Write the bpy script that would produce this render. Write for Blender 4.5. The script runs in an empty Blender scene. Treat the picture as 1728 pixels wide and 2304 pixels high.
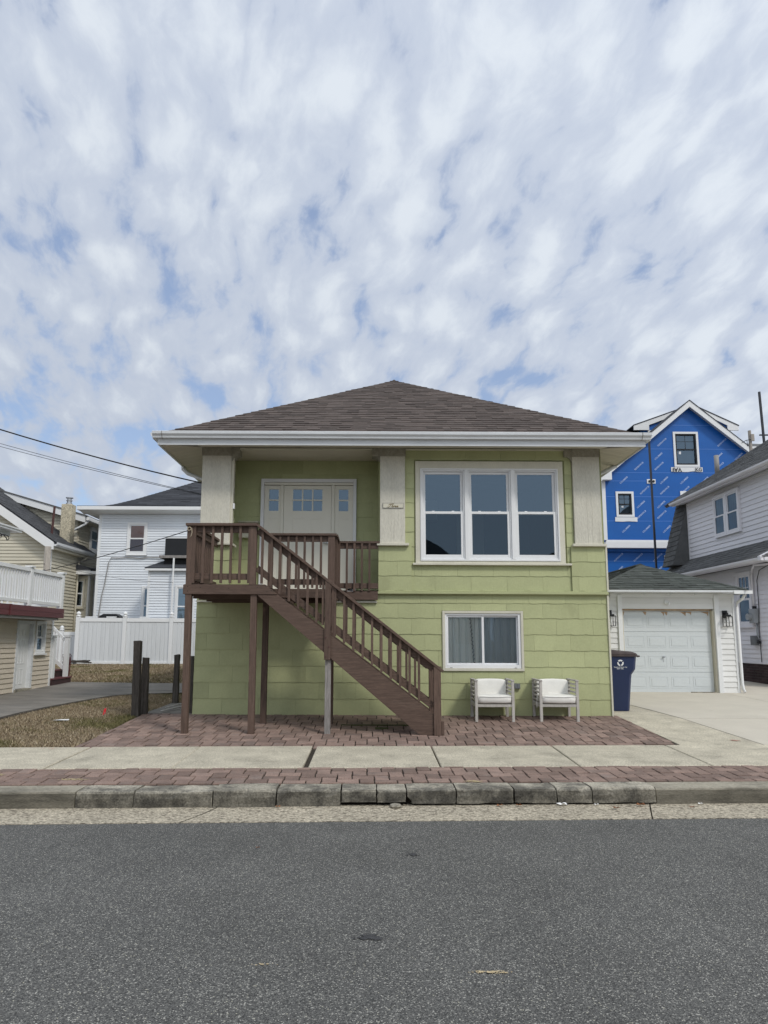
import bpy, math, random
from mathutils import Vector, Matrix, noise as mnoise
random.seed(7)
S = bpy.context.scene
COL = S.collection
R = math.radians

# ------------------------------------------------------------------ camera
cam_d = bpy.data.cameras.new('camera')
cam = bpy.data.objects.new('camera', cam_d)
COL.objects.link(cam)
S.camera = cam
cam_d.sensor_fit = 'VERTICAL'
cam_d.sensor_height = 36.0
cam_d.lens = 25.0
cam_d.shift_x = 26 / 2304
cam_d.shift_y = 43 / 2304
cam_d.clip_start = 0.05
cam_d.clip_end = 3000
_p, _r = math.atan(.151), .0042
_R0 = Vector((1, 0, 0)); _U0 = Vector((0, -math.sin(_p), math.cos(_p))); _F = Vector((0, math.cos(_p), math.sin(_p)))
_Rv = _R0 * math.cos(_r) + _U0 * math.sin(_r)
_Uv = _U0 * math.cos(_r) - _R0 * math.sin(_r)
cam.matrix_world = Matrix(((_Rv.x, _Uv.x, -_F.x, 0), (_Rv.y, _Uv.y, -_F.y, -11.76), (_Rv.z, _Uv.z, -_F.z, 1.55), (0, 0, 0, 1)))

# ------------------------------------------------------------------ sky, sun, exposure
SUN_DIR = Vector((0.50, -0.62, 0.80)).normalized()      # towards the sun: right, in front of the house, high
SUN_EL = math.asin(SUN_DIR.z)
SUN_ROT = math.atan2(SUN_DIR.x, SUN_DIR.y)
world = bpy.data.worlds.new('World')
S.world = world
world.use_nodes = True
wt = world.node_tree
wt.nodes.clear()


def wn(t, **kw):
    n = wt.nodes.new(t)
    for k, v in kw.items():
        setattr(n, k, v)
    return n


def wl(a, b):
    wt.links.new(a, b)


def wmath(op, a, b=None, c=None, clamp=False):
    n = wn('ShaderNodeMath', operation=op, use_clamp=clamp)
    for i, v in enumerate((a, b, c)):
        if v is None:
            continue
        if isinstance(v, (int, float)):
            n.inputs[i].default_value = v
        else:
            wl(v, n.inputs[i])
    return n.outputs[0]


sky = wn('ShaderNodeTexSky', sky_type='NISHITA')
sky.sun_disc = False
sky.sun_elevation = SUN_EL
sky.sun_rotation = SUN_ROT
sky.altitude = 0
sky.air_density = 1.0
sky.dust_density = 1.2
tc = wn('ShaderNodeTexCoord')
sep = wn('ShaderNodeSeparateXYZ')
wl(tc.outputs['Generated'], sep.inputs[0])
zc = wmath('ADD', wmath('MAXIMUM', sep.outputs[2], 0.0), 0.36)
px = wmath('DIVIDE', sep.outputs[0], zc)
py = wmath('DIVIDE', sep.outputs[1], zc)
comb = wn('ShaderNodeCombineXYZ')
wl(wmath('ADD', wmath('MULTIPLY', px, .966), wmath('MULTIPLY', py, .26)), comb.inputs[0])      # across the cloud rows
wl(wmath('ADD', wmath('MULTIPLY', px, -.26), wmath('MULTIPLY', py, .966)), comb.inputs[1])     # along them


def wnoise(scale, detail, rough, dist=0.0, loc=(0, 0, 0), vec=None, rot=0.0, sc=(1, 1, 1)):
    mp = wn('ShaderNodeMapping')
    mp.inputs['Location'].default_value = loc
    mp.inputs['Rotation'].default_value = (0, 0, rot)
    mp.inputs['Scale'].default_value = sc
    wl(vec or comb.outputs[0], mp.inputs[0])
    n = wn('ShaderNodeTexNoise')
    n.inputs['Scale'].default_value = scale
    n.inputs['Detail'].default_value = detail
    n.inputs['Roughness'].default_value = rough
    n.inputs['Distortion'].default_value = dist
    wl(mp.outputs[0], n.inputs['Vector'])
    return n


warp = wnoise(4.5, 4, .55, 0, (3.1, 7.7, 0))
wv = wn('ShaderNodeVectorMath', operation='MULTIPLY_ADD')
wl(warp.outputs['Color'], wv.inputs[0])
wv.inputs[1].default_value = (.095, .095, 0)
wl(comb.outputs[0], wv.inputs[2])
n_big = wnoise(.85, 3, .5, .0, (2.2, 1.2, 0), sc=(1.5, .7, 1))
n_band = wnoise(5.6, 2, .5, .0, (7.9, 3.1, 0), vec=wv.outputs[0], sc=(1.7, .30, 1))
n_mid = wnoise(14.0, 9, .60, .0, (9.3, 2.2, 0), vec=wv.outputs[0], sc=(1.35, .62, 1))
vor = wn('ShaderNodeTexVoronoi', feature='SMOOTH_F1')
vor.inputs['Scale'].default_value = 13.5
vor.inputs['Smoothness'].default_value = .25
vor.inputs['Randomness'].default_value = 1.0
vmap = wn('ShaderNodeMapping')
vmap.inputs['Scale'].default_value = (1.12, .74, 1)
wl(wv.outputs[0], vmap.inputs[0])
wl(vmap.outputs[0], vor.inputs['Vector'])
puff = wmath('SUBTRACT', .55, vor.outputs['Distance'])
dens = wmath('ADD', wmath('MULTIPLY_ADD', n_mid.outputs['Fac'], 1.15, -.20), wmath('MULTIPLY', puff, .66))
dens = wmath('ADD', dens, wmath('MULTIPLY', n_big.outputs['Fac'], .40))
streak = wmath('SUBTRACT', 1.0, wmath('MULTIPLY', wmath('ABSOLUTE', wmath('SUBTRACT', n_band.outputs['Fac'], .5)), 12.0), clamp=True)
n_gap = wnoise(8.5, 6, .6, .0, (1.3, 8.2, 0), vec=wv.outputs[0], sc=(1, .55, 1))
gapm = wmath('MULTIPLY_ADD', n_gap.outputs['Fac'], 4.0, -1.75, clamp=True)
dens = wmath('SUBTRACT', wmath('ADD', dens, .46), wmath('MULTIPLY', wmath('MULTIPLY', streak, gapm), .30))
# the deck thickens towards the sun's side of the sky
sdot = wn('ShaderNodeVectorMath', operation='DOT_PRODUCT')
wl(tc.outputs['Generated'], sdot.inputs[0])
sdot.inputs[1].default_value = SUN_DIR
side = wmath('MULTIPLY', sdot.outputs['Value'], .52)
dens = wmath('ADD', dens, side)
low = wmath('POWER', wmath('SUBTRACT', 1.0, wmath('MAXIMUM', sep.outputs[2], 0.0)), 4.0)
dens = wmath('ADD', dens, wmath('MULTIPLY', low, .42))
cover = wn('ShaderNodeMapRange', interpolation_type='SMOOTHSTEP')
cover.inputs['From Min'].default_value = .58
cover.inputs['From Max'].default_value = .94
cover.inputs['To Min'].default_value = .30
wl(dens, cover.inputs['Value'])
tone = wn('ShaderNodeMapRange', interpolation_type='SMOOTHSTEP')
tone.inputs['From Min'].default_value = .90
tone.inputs['From Max'].default_value = 1.42
wl(dens, tone.inputs['Value'])
ccol = wn('ShaderNodeMix', data_type='RGBA')
ccol.inputs['A'].default_value = (5.3, 5.9, 7.0, 1)
ccol.inputs['B'].default_value = (7.0, 7.55, 8.25, 1)
wl(tone.outputs['Result'], ccol.inputs['Factor'])
gl = wn('ShaderNodeMapRange')
gl.inputs['From Min'].default_value = -.5
gl.inputs['From Max'].default_value = 1.0
gl.inputs['To Min'].default_value = .90
gl.inputs['To Max'].default_value = 1.16
wl(sdot.outputs['Value'], gl.inputs['Value'])
cg = wn('ShaderNodeVectorMath', operation='SCALE')
wl(ccol.outputs['Result'], cg.inputs[0]); wl(gl.outputs[0], cg.inputs['Scale'])
sk = wn('ShaderNodeVectorMath', operation='MULTIPLY_ADD')
wl(sky.outputs[0], sk.inputs[0]); sk.inputs[1].default_value = (1.0, 1.0, 1.0); sk.inputs[2].default_value = (.45, .85, 1.85)
allsky = wn('ShaderNodeMix', data_type='RGBA')
wl(cover.outputs['Result'], allsky.inputs['Factor'])
wl(sk.outputs[0], allsky.inputs['A']); wl(cg.outputs[0], allsky.inputs['B'])
bg = wn('ShaderNodeBackground')
bg.inputs['Strength'].default_value = 0.10
wl(allsky.outputs['Result'], bg.inputs['Color'])
wo = wn('ShaderNodeOutputWorld')
wl(bg.outputs[0], wo.inputs[0])

sun_d = bpy.data.lights.new('sun', 'SUN')
sun_d.energy = 1.5
sun_d.angle = R(10)
sun_d.color = (1.0, .95, .87)
sun = bpy.data.objects.new('sun', sun_d)
COL.objects.link(sun)
sun.rotation_euler = SUN_DIR.to_track_quat('Z', 'Y').to_euler()
S.view_settings.view_transform = 'Standard'
S.view_settings.look = 'None'
S.view_settings.exposure = 0.12
S.view_settings.gamma = 1.0
S.view_settings.use_curve_mapping = False


# ------------------------------------------------------------------ materials
def M(name, col, rough=.6, var=.12, vs=3.0, stretch=(1, 1, 1), fine=0.0, fs=60.0, bump=.15, bs=80.0, bst=None,
      rnd=0.0, spec=.3, dirt=None, attr=False, metal=0.0, bdist=.004, blotch=None):
    m = bpy.data.materials.new(name)
    m.use_nodes = True
    t = m.node_tree
    N, L = t.nodes, t.links
    b = N['Principled BSDF']
    b.inputs['Roughness'].default_value = rough
    b.inputs['Metallic'].default_value = metal
    b.inputs['Specular IOR Level'].default_value = spec
    co = N.new('ShaderNodeTexCoord')
    oi = N.new('ShaderNodeObjectInfo')
    off = N.new('ShaderNodeMath'); off.operation = 'MULTIPLY'
    L.new(oi.outputs['Random'], off.inputs[0]); off.inputs[1].default_value = 53.0 if rnd or attr else 0.0
    ad = N.new('ShaderNodeVectorMath'); ad.operation = 'ADD'
    L.new(co.outputs['Object'], ad.inputs[0]); L.new(off.outputs[0], ad.inputs[1])

    def tex(scale, st, detail=5, ro=.55):
        mp = N.new('ShaderNodeMapping'); mp.inputs['Scale'].default_value = st
        L.new(ad.outputs[0], mp.inputs[0])
        n = N.new('ShaderNodeTexNoise')
        n.inputs['Scale'].default_value = scale; n.inputs['Detail'].default_value = detail; n.inputs['Roughness'].default_value = ro
        L.new(mp.outputs[0], n.inputs['Vector'])
        return n.outputs['Fac']

    def rng(v, a):
        r = N.new('ShaderNodeMapRange')
        r.inputs['From Min'].default_value = .25; r.inputs['From Max'].default_value = .75
        r.inputs['To Min'].default_value = 1 - a; r.inputs['To Max'].default_value = 1 + a
        L.new(v, r.inputs['Value'])
        return r.outputs[0]

    fac = rng(tex(vs, stretch), var)

    def mul(a, c):
        k = N.new('ShaderNodeMath'); k.operation = 'MULTIPLY'
        L.new(a, k.inputs[0]); L.new(c, k.inputs[1])
        return k.outputs[0]
    if fine:
        fac = mul(fac, rng(tex(fs, stretch, 2, .6), fine))
    if rnd:
        r = N.new('ShaderNodeMapRange')
        r.inputs['To Min'].default_value = 1 - rnd; r.inputs['To Max'].default_value = 1 + rnd
        L.new(oi.outputs['Random'], r.inputs['Value'])
        fac = mul(fac, r.outputs[0])
    if attr:
        at = N.new('ShaderNodeAttribute'); at.attribute_name = 'tone'
        fac = mul(fac, at.outputs['Fac'])
    base = N.new('ShaderNodeRGB'); base.outputs[0].default_value = (*col, 1)
    colour = base.outputs[0]
    for dd in ([dirt] if dirt else []) + (blotch or []):
        dc, amount, ds, lo, hi = dd[:5]
        dst = dd[5] if len(dd) > 5 else (1, 1, 1)
        r = N.new('ShaderNodeMapRange'); r.interpolation_type = 'SMOOTHSTEP'
        r.inputs['From Min'].default_value = lo; r.inputs['From Max'].default_value = hi
        r.inputs['To Max'].default_value = amount
        L.new(tex(ds, dst, 8, .65), r.inputs['Value'])
        mx = N.new('ShaderNodeMix'); mx.data_type = 'RGBA'
        L.new(r.outputs[0], mx.inputs['Factor'])
        L.new(colour, mx.inputs['A']); mx.inputs['B'].default_value = (*dc, 1)
        colour = mx.outputs['Result']
    sc = N.new('ShaderNodeVectorMath'); sc.operation = 'SCALE'
    L.new(colour, sc.inputs[0]); L.new(fac, sc.inputs['Scale'])
    L.new(sc.outputs[0], b.inputs['Base Color'])
    if bump:
        bp = N.new('ShaderNodeBump')
        bp.inputs['Strength'].default_value = bump; bp.inputs['Distance'].default_value = bdist
        L.new(tex(bs, bst or stretch, 4, .6), bp.inputs['Height'])
        L.new(bp.outputs[0], b.inputs['Normal'])
    return m


def glass(name, tint, refl, wave=.02):
    m = bpy.data.materials.new(name)
    m.use_nodes = True
    t = m.node_tree; N, L = t.nodes, t.links
    N.remove(N['Principled BSDF'])
    o = N['Material Output']
    tr = N.new('ShaderNodeBsdfTransparent'); tr.inputs[0].default_value = (*tint, 1)
    g = N.new('ShaderNodeBsdfGlossy'); g.inputs['Roughness'].default_value = .01
    g.inputs['Color'].default_value = (.58, .79, 1.0, 1)
    co = N.new('ShaderNodeTexCoord')
    n = N.new('ShaderNodeTexNoise'); n.inputs['Scale'].default_value = 1.6; n.inputs['Detail'].default_value = 1
    L.new(co.outputs['Object'], n.inputs['Vector'])
    bp = N.new('ShaderNodeBump'); bp.inputs['Strength'].default_value = wave * 5; bp.inputs['Distance'].default_value = .02
    L.new(n.outputs['Fac'], bp.inputs['Height']); L.new(bp.outputs[0], g.inputs['Normal'])
    fr = N.new('ShaderNodeFresnel'); fr.inputs['IOR'].default_value = 1.5
    ad = N.new('ShaderNodeMath'); ad.operation = 'ADD'; ad.use_clamp = True
    L.new(fr.outputs[0], ad.inputs[0]); ad.inputs[1].default_value = refl - .04
    mx = N.new('ShaderNodeMixShader')
    L.new(ad.outputs[0], mx.inputs[0]); L.new(tr.outputs[0], mx.inputs[1]); L.new(g.outputs[0], mx.inputs[2])
    L.new(mx.outputs[0], o.inputs['Surface'])
    return m


def asphalt(name, base, speck, scale):
    m = bpy.data.materials.new(name)
    m.use_nodes = True
    t = m.node_tree; N, L = t.nodes, t.links
    b = N['Principled BSDF']
    b.inputs['Roughness'].default_value = .8; b.inputs['Specular IOR Level'].default_value = .25
    co = N.new('ShaderNodeTexCoord')
    v = N.new('ShaderNodeTexVoronoi'); v.inputs['Scale'].default_value = scale
    L.new(co.outputs['Object'], v.inputs['Vector'])
    sp = N.new('ShaderNodeSeparateColor'); L.new(v.outputs['Color'], sp.inputs[0])
    # aggregate: every cell its own grey, a few of them pale stones
    cr = N.new('ShaderNodeValToRGB')
    e = cr.color_ramp.elements
    e[0].position = 0; e[0].color = (base[0] * .40, base[1] * .40, base[2] * .41, 1)
    e[1].position = .74; e[1].color = (base[0] * 1.32, base[1] * 1.32, base[2] * 1.31, 1)
    x = e.new(.90); x.color = (base[0] * 1.6, base[1] * 1.6, base[2] * 1.55, 1)
    x = e.new(.985); x.color = (*speck, 1)
    L.new(sp.outputs[0], cr.inputs[0])
    v2 = N.new('ShaderNodeTexVoronoi'); v2.inputs['Scale'].default_value = scale * .27
    L.new(co.outputs['Object'], v2.inputs['Vector'])
    sp2 = N.new('ShaderNodeSeparateColor'); L.new(v2.outputs['Color'], sp2.inputs[0])
    g1 = N.new('ShaderNodeMath'); g1.operation = 'GREATER_THAN'; g1.inputs[1].default_value = .80
    L.new(sp2.outputs[1], g1.inputs[0])
    g2 = N.new('ShaderNodeMath'); g2.operation = 'LESS_THAN'; g2.inputs[1].default_value = .17
    L.new(v2.outputs['Distance'], g2.inputs[0])
    g3 = N.new('ShaderNodeMath'); g3.operation = 'MULTIPLY'
    L.new(g1.outputs[0], g3.inputs[0]); L.new(g2.outputs[0], g3.inputs[1])
    mx = N.new('ShaderNodeMix'); mx.data_type = 'RGBA'
    L.new(g3.outputs[0], mx.inputs['Factor']); L.new(cr.outputs[0], mx.inputs['A'])
    mx.inputs['B'].default_value = (speck[0] * 1.1, speck[1] * 1.08, speck[2] * .95, 1)
    n = N.new('ShaderNodeTexNoise'); n.inputs['Scale'].default_value = .8; n.inputs['Detail'].default_value = 7
    n.inputs['Roughness'].default_value = .6
    L.new(co.outputs['Object'], n.inputs['Vector'])
    r = N.new('ShaderNodeMapRange'); r.inputs['From Min'].default_value = .3; r.inputs['From Max'].default_value = .7
    r.inputs['To Min'].default_value = .84; r.inputs['To Max'].default_value = 1.16
    L.new(n.outputs['Fac'], r.inputs['Value'])
    s = N.new('ShaderNodeVectorMath'); s.operation = 'SCALE'
    L.new(mx.outputs['Result'], s.inputs[0]); L.new(r.outputs[0], s.inputs['Scale'])
    L.new(s.outputs[0], b.inputs['Base Color'])
    bp = N.new('ShaderNodeBump'); bp.inputs['Strength'].default_value = .7; bp.inputs['Distance'].default_value = .004
    L.new(v.outputs['Distance'], bp.inputs['Height']); L.new(bp.outputs[0], b.inputs['Normal'])
    return m


MT = dict(
    road=asphalt('asphalt', (.102, .101, .097), (.42, .41, .37), 185),
    drive_asphalt=M('old_asphalt', (.20, .185, .165), .85, .30, 1.2, (1, 3, 1), .25, 90, .5, 120, bdist=.006,
                    dirt=((.10, .10, .10), .6, 2.2, .5, .7, (.5, 2, 1))),
    concrete=M('concrete', (.475, .435, .345), .85, .20, 3.2, (1, 1, 1), .42, 70, .5, 160, bdist=.004, rnd=.06,
               dirt=((.30, .275, .22), .55, 2.3, .50, .72)),
    concrete_drive=M('drive_concrete', (.545, .505, .43), .85, .09, 1.2, (1, 1, 1), .10, 130, .25, 160, bdist=.003, rnd=.05,
                     dirt=((.30, .27, .23), .35, 6.0, .60, .78)),
    aggregate=M('exposed_aggregate', (.46, .41, .32), .85, .16, 2.0, (1, 1, 1), .65, 45, 1.0, 50, bdist=.014,
                dirt=((.13, .11, .085), .85, 17, .50, .60, (1, 2.2, 1))),
    joint=M('joint_dirt', (.045, .038, .030), .95, .3, 8, bump=.3),
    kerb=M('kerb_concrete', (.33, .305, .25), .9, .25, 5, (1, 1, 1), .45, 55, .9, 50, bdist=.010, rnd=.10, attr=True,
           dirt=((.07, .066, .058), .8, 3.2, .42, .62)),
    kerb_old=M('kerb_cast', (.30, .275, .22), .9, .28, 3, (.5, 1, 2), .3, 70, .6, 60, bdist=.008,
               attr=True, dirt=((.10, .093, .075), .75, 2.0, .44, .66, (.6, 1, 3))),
    brick=M('paver_brick', (.238, .168, .140), .85, .22, 6, (1, 1, 1), .30, 90, .6, 120, bdist=.004, rnd=.26, attr=True,
            dirt=((.17, .14, .125), .6, 2, .48, .7)),
    soil=M('dead_turf', (.25, .20, .13), .95, .35, 5, (1, 1, 1), .35, 60, .9, 50, bdist=.03,
           dirt=((.10, .10, .045), .7, .7, .48, .62)),
    green=M('green_shingle_paint', (.43, .455, .25), .62, .07, 2.2, (1, 1, 1), .05, 40, .30, 14, (3.0, 3.0, .35), rnd=.045, bdist=.006,
            dirt=((.27, .275, .15), .45, 1.7, .52, .8, (1, 1, .6))),
    green_base=M('green_wall', (.30, .315, .165), .7, .08, 2, bump=.1),
    cream=M('cream_trim', (.62, .60, .50), .6, .08, 3, (1, 1, .4), .05, 50, .25, 40, bdist=.004, rnd=.03,
            dirt=((.33, .30, .24), .30, 2.6, .56, .80, (1, 1, .5))),
    stucco=M('cracked_stucco', (.60, .58, .50), .8, .10, 3, (1, 1, .35), .10, 60, .7, 30, (1.4, 1.4, .55), bdist=.010,
             dirt=((.27, .255, .21), .45, 4.0, .55, .78, (2.2, 1, .35))),
    white=M('white_vinyl', (.78, .79, .80), .42, .03, 3, bump=.04, rnd=.02),
    white_dirty=M('white_metal', (.66, .68, .70), .45, .07, 2, (1, 1, 3), .05, 30, .08, 30,
                  dirt=((.42, .42, .42), .45, 5, .55, .75, (.6, 1, 4))),
    offwhite=M('door_paint', (.76, .74, .65), .5, .03, 2, bump=.05),
    soffit=M('soffit_board', (.62, .58, .49), .6, .06, 2, (1, 1, 1), bump=.06, rnd=.05),
    roof=M('brown_shingle', (.098, .079, .071), .92, .16, 9, (1, 1, 1), .22, 90, .5, 120, attr=True, bdist=.004),
    roof_dark=M('charcoal_shingle', (.050, .053, .062), .92, .16, 9, (1, 1, 1), .2, 60, .5, 90, attr=True),
    roof_grey=M('grey_green_shingle', (.078, .087, .080), .92, .16, 6, (1, 1, 1), .2, 60, .5, 90, attr=True),
    roof_slate=M('slate_shingle', (.125, .127, .128), .92, .16, 6, (1, 1, 1), .2, 60, .5, 90, attr=True),
    wood_v=M('stained_wood_upright', (.108, .072, .056), .65, .30, 7, (6, 6, .5), .22, 30, .35, 14, (9, 9, .7), rnd=.14, bdist=.004,
             dirt=((.19, .135, .11), .5, 3.0, .55, .75, (4, 4, .5))),
    wood_h=M('stained_wood_level', (.102, .068, .053), .65, .30, 7, (.5, 6, 6), .22, 30, .35, 14, (.7, 9, 9), rnd=.12, bdist=.004,
             dirt=((.18, .13, .105), .45, 3.0, .55, .75, (.5, 4, 4))),
    wood_s=M('stained_wood_cut', (.102, .068, .053), .65, .30, 7, (6, .5, 6), .22, 30, .35, 14, (9, .7, 9), rnd=.12, bdist=.004),
    wood_grey=M('weathered_post', (.26, .245, .235), .85, .30, 8, (6, 6, .4), .25, 30, .6, 14, (9, 9, .6), bdist=.006,
                dirt=((.13, .12, .11), .7, 4, .48, .68, (5, 5, .4))),
    stake=M('old_stake', (.075, .066, .058), .9, .4, 6, (6, 6, .5), .3, 30, .8, 14, (9, 9, .7), bdist=.008, rnd=.15,
            dirt=((.16, .15, .135), .6, 4, .52, .72, (5, 5, .4))),
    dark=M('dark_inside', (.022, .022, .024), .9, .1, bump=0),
    room=M('room_wall', (.16, .17, .18), .9, .1, bump=0),
    curtain=M('curtain_cloth', (.84, .84, .78), .9, .10, 3, (1, 1, .2), bump=.05),
    lace=M('curtain_edge', (.03, .035, .05), .9, .1, bump=0),
    cushion=M('cushion_cloth', (.80, .79, .75), .9, .05, 6, fine=.03, bump=.25, bs=16, bdist=.01),
    chairwood=M('grey_chair_wood', (.46, .44, .41), .75, .14, 6, (3, 3, 1), .1, 40, .2, 30, rnd=.08),
    bin=M('bin_plastic', (.010, .022, .075), .42, .08, 4, bump=.12, bs=120, spec=.5),
    lid=M('bin_lid', (.075, .058, .058), .7, .25, 6, fine=.1, bump=.2, dirt=((.20, .18, .17), .6, 5, .5, .7)),
    print_white=M('white_print', (.75, .76, .78), .6, .02, bump=0),
    print_black=M('black_print', (.015, .015, .018), .6, .02, bump=0),
    garage_door=M('garage_door_paint', (.62, .66, .68), .5, .04, 1.2, (1, 1, 1), .03, 40, .06, 40,
                  dirt=((.50, .42, .32), .22, 1.6, .60, .8)),
    rot=M('peeling_wood', (.42, .30, .20), .9, .3, 8, bump=.4),
    vinyl_garage=M('garage_vinyl', (.74, .74, .73), .5, .04, 2, bump=.05, rnd=.04),
    vinyl_house=M('lavender_white_vinyl', (.78, .77, .81), .5, .04, 2, bump=.05, rnd=.04),
    vinyl_white=M('white_siding', (.72, .755, .80), .5, .05, 1.5, bump=.05, attr=True),
    vinyl_cream=M('cream_siding', (.585, .55, .45), .55, .06, 1.5, bump=.05, attr=True),
    clap=M('peach_clapboard', (.62, .55, .455), .6, .06, 2, (1, 1, 1), .08, 30, .2, 10, (1, 8, 1), rnd=.05),
    maroon=M('maroon_board', (.130, .040, .045), .5, .15, 4, (1, .5, 5), bump=.1, rnd=.08),
    maroon_dark=M('maroon_step', (.060, .030, .030), .6, .2, 4, bump=.1, rnd=.1),
    gutter_grey=M('grey_metal', (.30, .29, .28), .5, .1, bump=.05),
    blue=M('blue_housewrap', (.011, .112, .41), .38, .07, 1.2, (1, 1, 1), .04, 20, .25, 5, bdist=.02, spec=.35),
    blue_seam=M('wrap_seam', (.10, .24, .62), .5, .1, bump=0),
    black=M('black_frame', (.016, .017, .020), .45, .1, bump=0),
    pole=M('dark_pipe', (.030, .033, .042), .5, .15, bump=.05),
    chimney=M('pebbledash', (.50, .45, .34), .95, .2, 8, (1, 1, 1), .45, 22, 1.0, 20, bdist=.02),
    steel=M('steel', (.45, .46, .48), .3, .1, bump=.05, metal=.9),
    rust=M('rusty_pipe', (.085, .040, .038), .7, .3, 5, bump=.1),
    utility=M('utility_pole_wood', (.33, .30, .265), .9, .25, 6, (5, 5, .5), .2, 30, .4, 12, (6, 6, .5)),
    meter=M('meter_grey', (.33, .35, .37), .5, .1, bump=.05),
    wire=M('black_wire', (.013, .013, .015), .6, .1, bump=0),
    base_brick=M('foundation_brick', (.055, .035, .035), .8, .2, 6, bump=.2, rnd=.3),
    mortar=M('foundation_mortar', (.11, .10, .095), .9, .2, bump=.2),
    brass=M('brass', (.30, .23, .10), .45, .1, bump=0, metal=.6),
    leaf=M('dry_leaf', (.24, .105, .05), .8, .2, 20, bump=.2, rnd=.35),
    paper=M('litter_white', (.80, .80, .80), .6, .05, bump=.1),
    red=M('flag_red', (.75, .05, .06), .5, .1, bump=0),
    orange_paint=M('orange_spray', (.60, .26, .15), .8, .3, 14, bump=.1),
    sand=M('sand_spill', (.52, .42, .26), .9, .2, 40, bump=.4),
    oil=M('oil_stain', (.055, .055, .058), .6, .3, 18, bump=.3),
    moss_shadow=M('moss_shadow', (.07, .075, .03), .95, .3, 20, bump=.5),
    brown_glass=M('brown_shade', (.44, .24, .17), .8, .2, 2.2, bump=.1, bs=3, spec=.6),
    dark_glass=M('dark_shade', (.070, .055, .058), .25, .2, 2.2, bump=0, spec=.6),
    rope=M('rope', (.42, .36, .27), .9, .2, 30, bump=.3),
    outlet=M('outlet_grey', (.16, .17, .18), .6, .2, bump=.1),
)
MT['pane'] = glass('window_glass', (.60, .66, .70), .16)
MT['pane_clear'] = glass('clear_glass', (.92, .94, .94), .055)
MT['pane_screen'] = glass('screen_glass', (.62, .65, .68), .07)
MT['roof_charcoal'] = M('charcoal_single', (.070, .072, .078), .92, .16, 9, fine=.2, fs=60, bump=.5, bs=90, attr=True)
MT['wrap_print'] = M('wrap_print', (.42, .53, .78), .6, .02, bump=0)
MT['stucco_grimy'] = M('grimy_stucco', (.33, .315, .26), .85, .2, 4, (1, 1, 1), .2, 40, .8, 30, (1.6, 1.6, .6), bdist=.012, dirt=((.17, .165, .14), .7, 5, .46, .7))
MT['pane_dark'] = glass('screened_glass', (.38, .42, .44), .085)
MT['roof_slate_s'] = M('slate_single', (.095, .097, .098), .92, .16, 9, fine=.2, fs=60, bump=.5, bs=90, rnd=.22)
MT['fence_board'] = M('fence_board', (.66, .68, .70), .5, .05, 3, (6, 6, .4), .04, 30, bump=.05, rnd=.035)
MT['red_spray'] = M('red_spray', (.52, .30, .24), .8, .3, 14, bump=.1)
MT['straw'] = M('straw', (.42, .34, .20), .9, .3, 30, bump=.3)
MT['grass'] = M('grass_blade', (.30, .235, .13), .9, .2, 3, bump=0, attr=False)
_t = MT['grass'].node_tree
_a = _t.nodes.new('ShaderNodeAttribute'); _a.attribute_name = 'col'
_t.links.new(_a.outputs['Color'], _t.nodes['Principled BSDF'].inputs['Base Color'])


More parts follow.
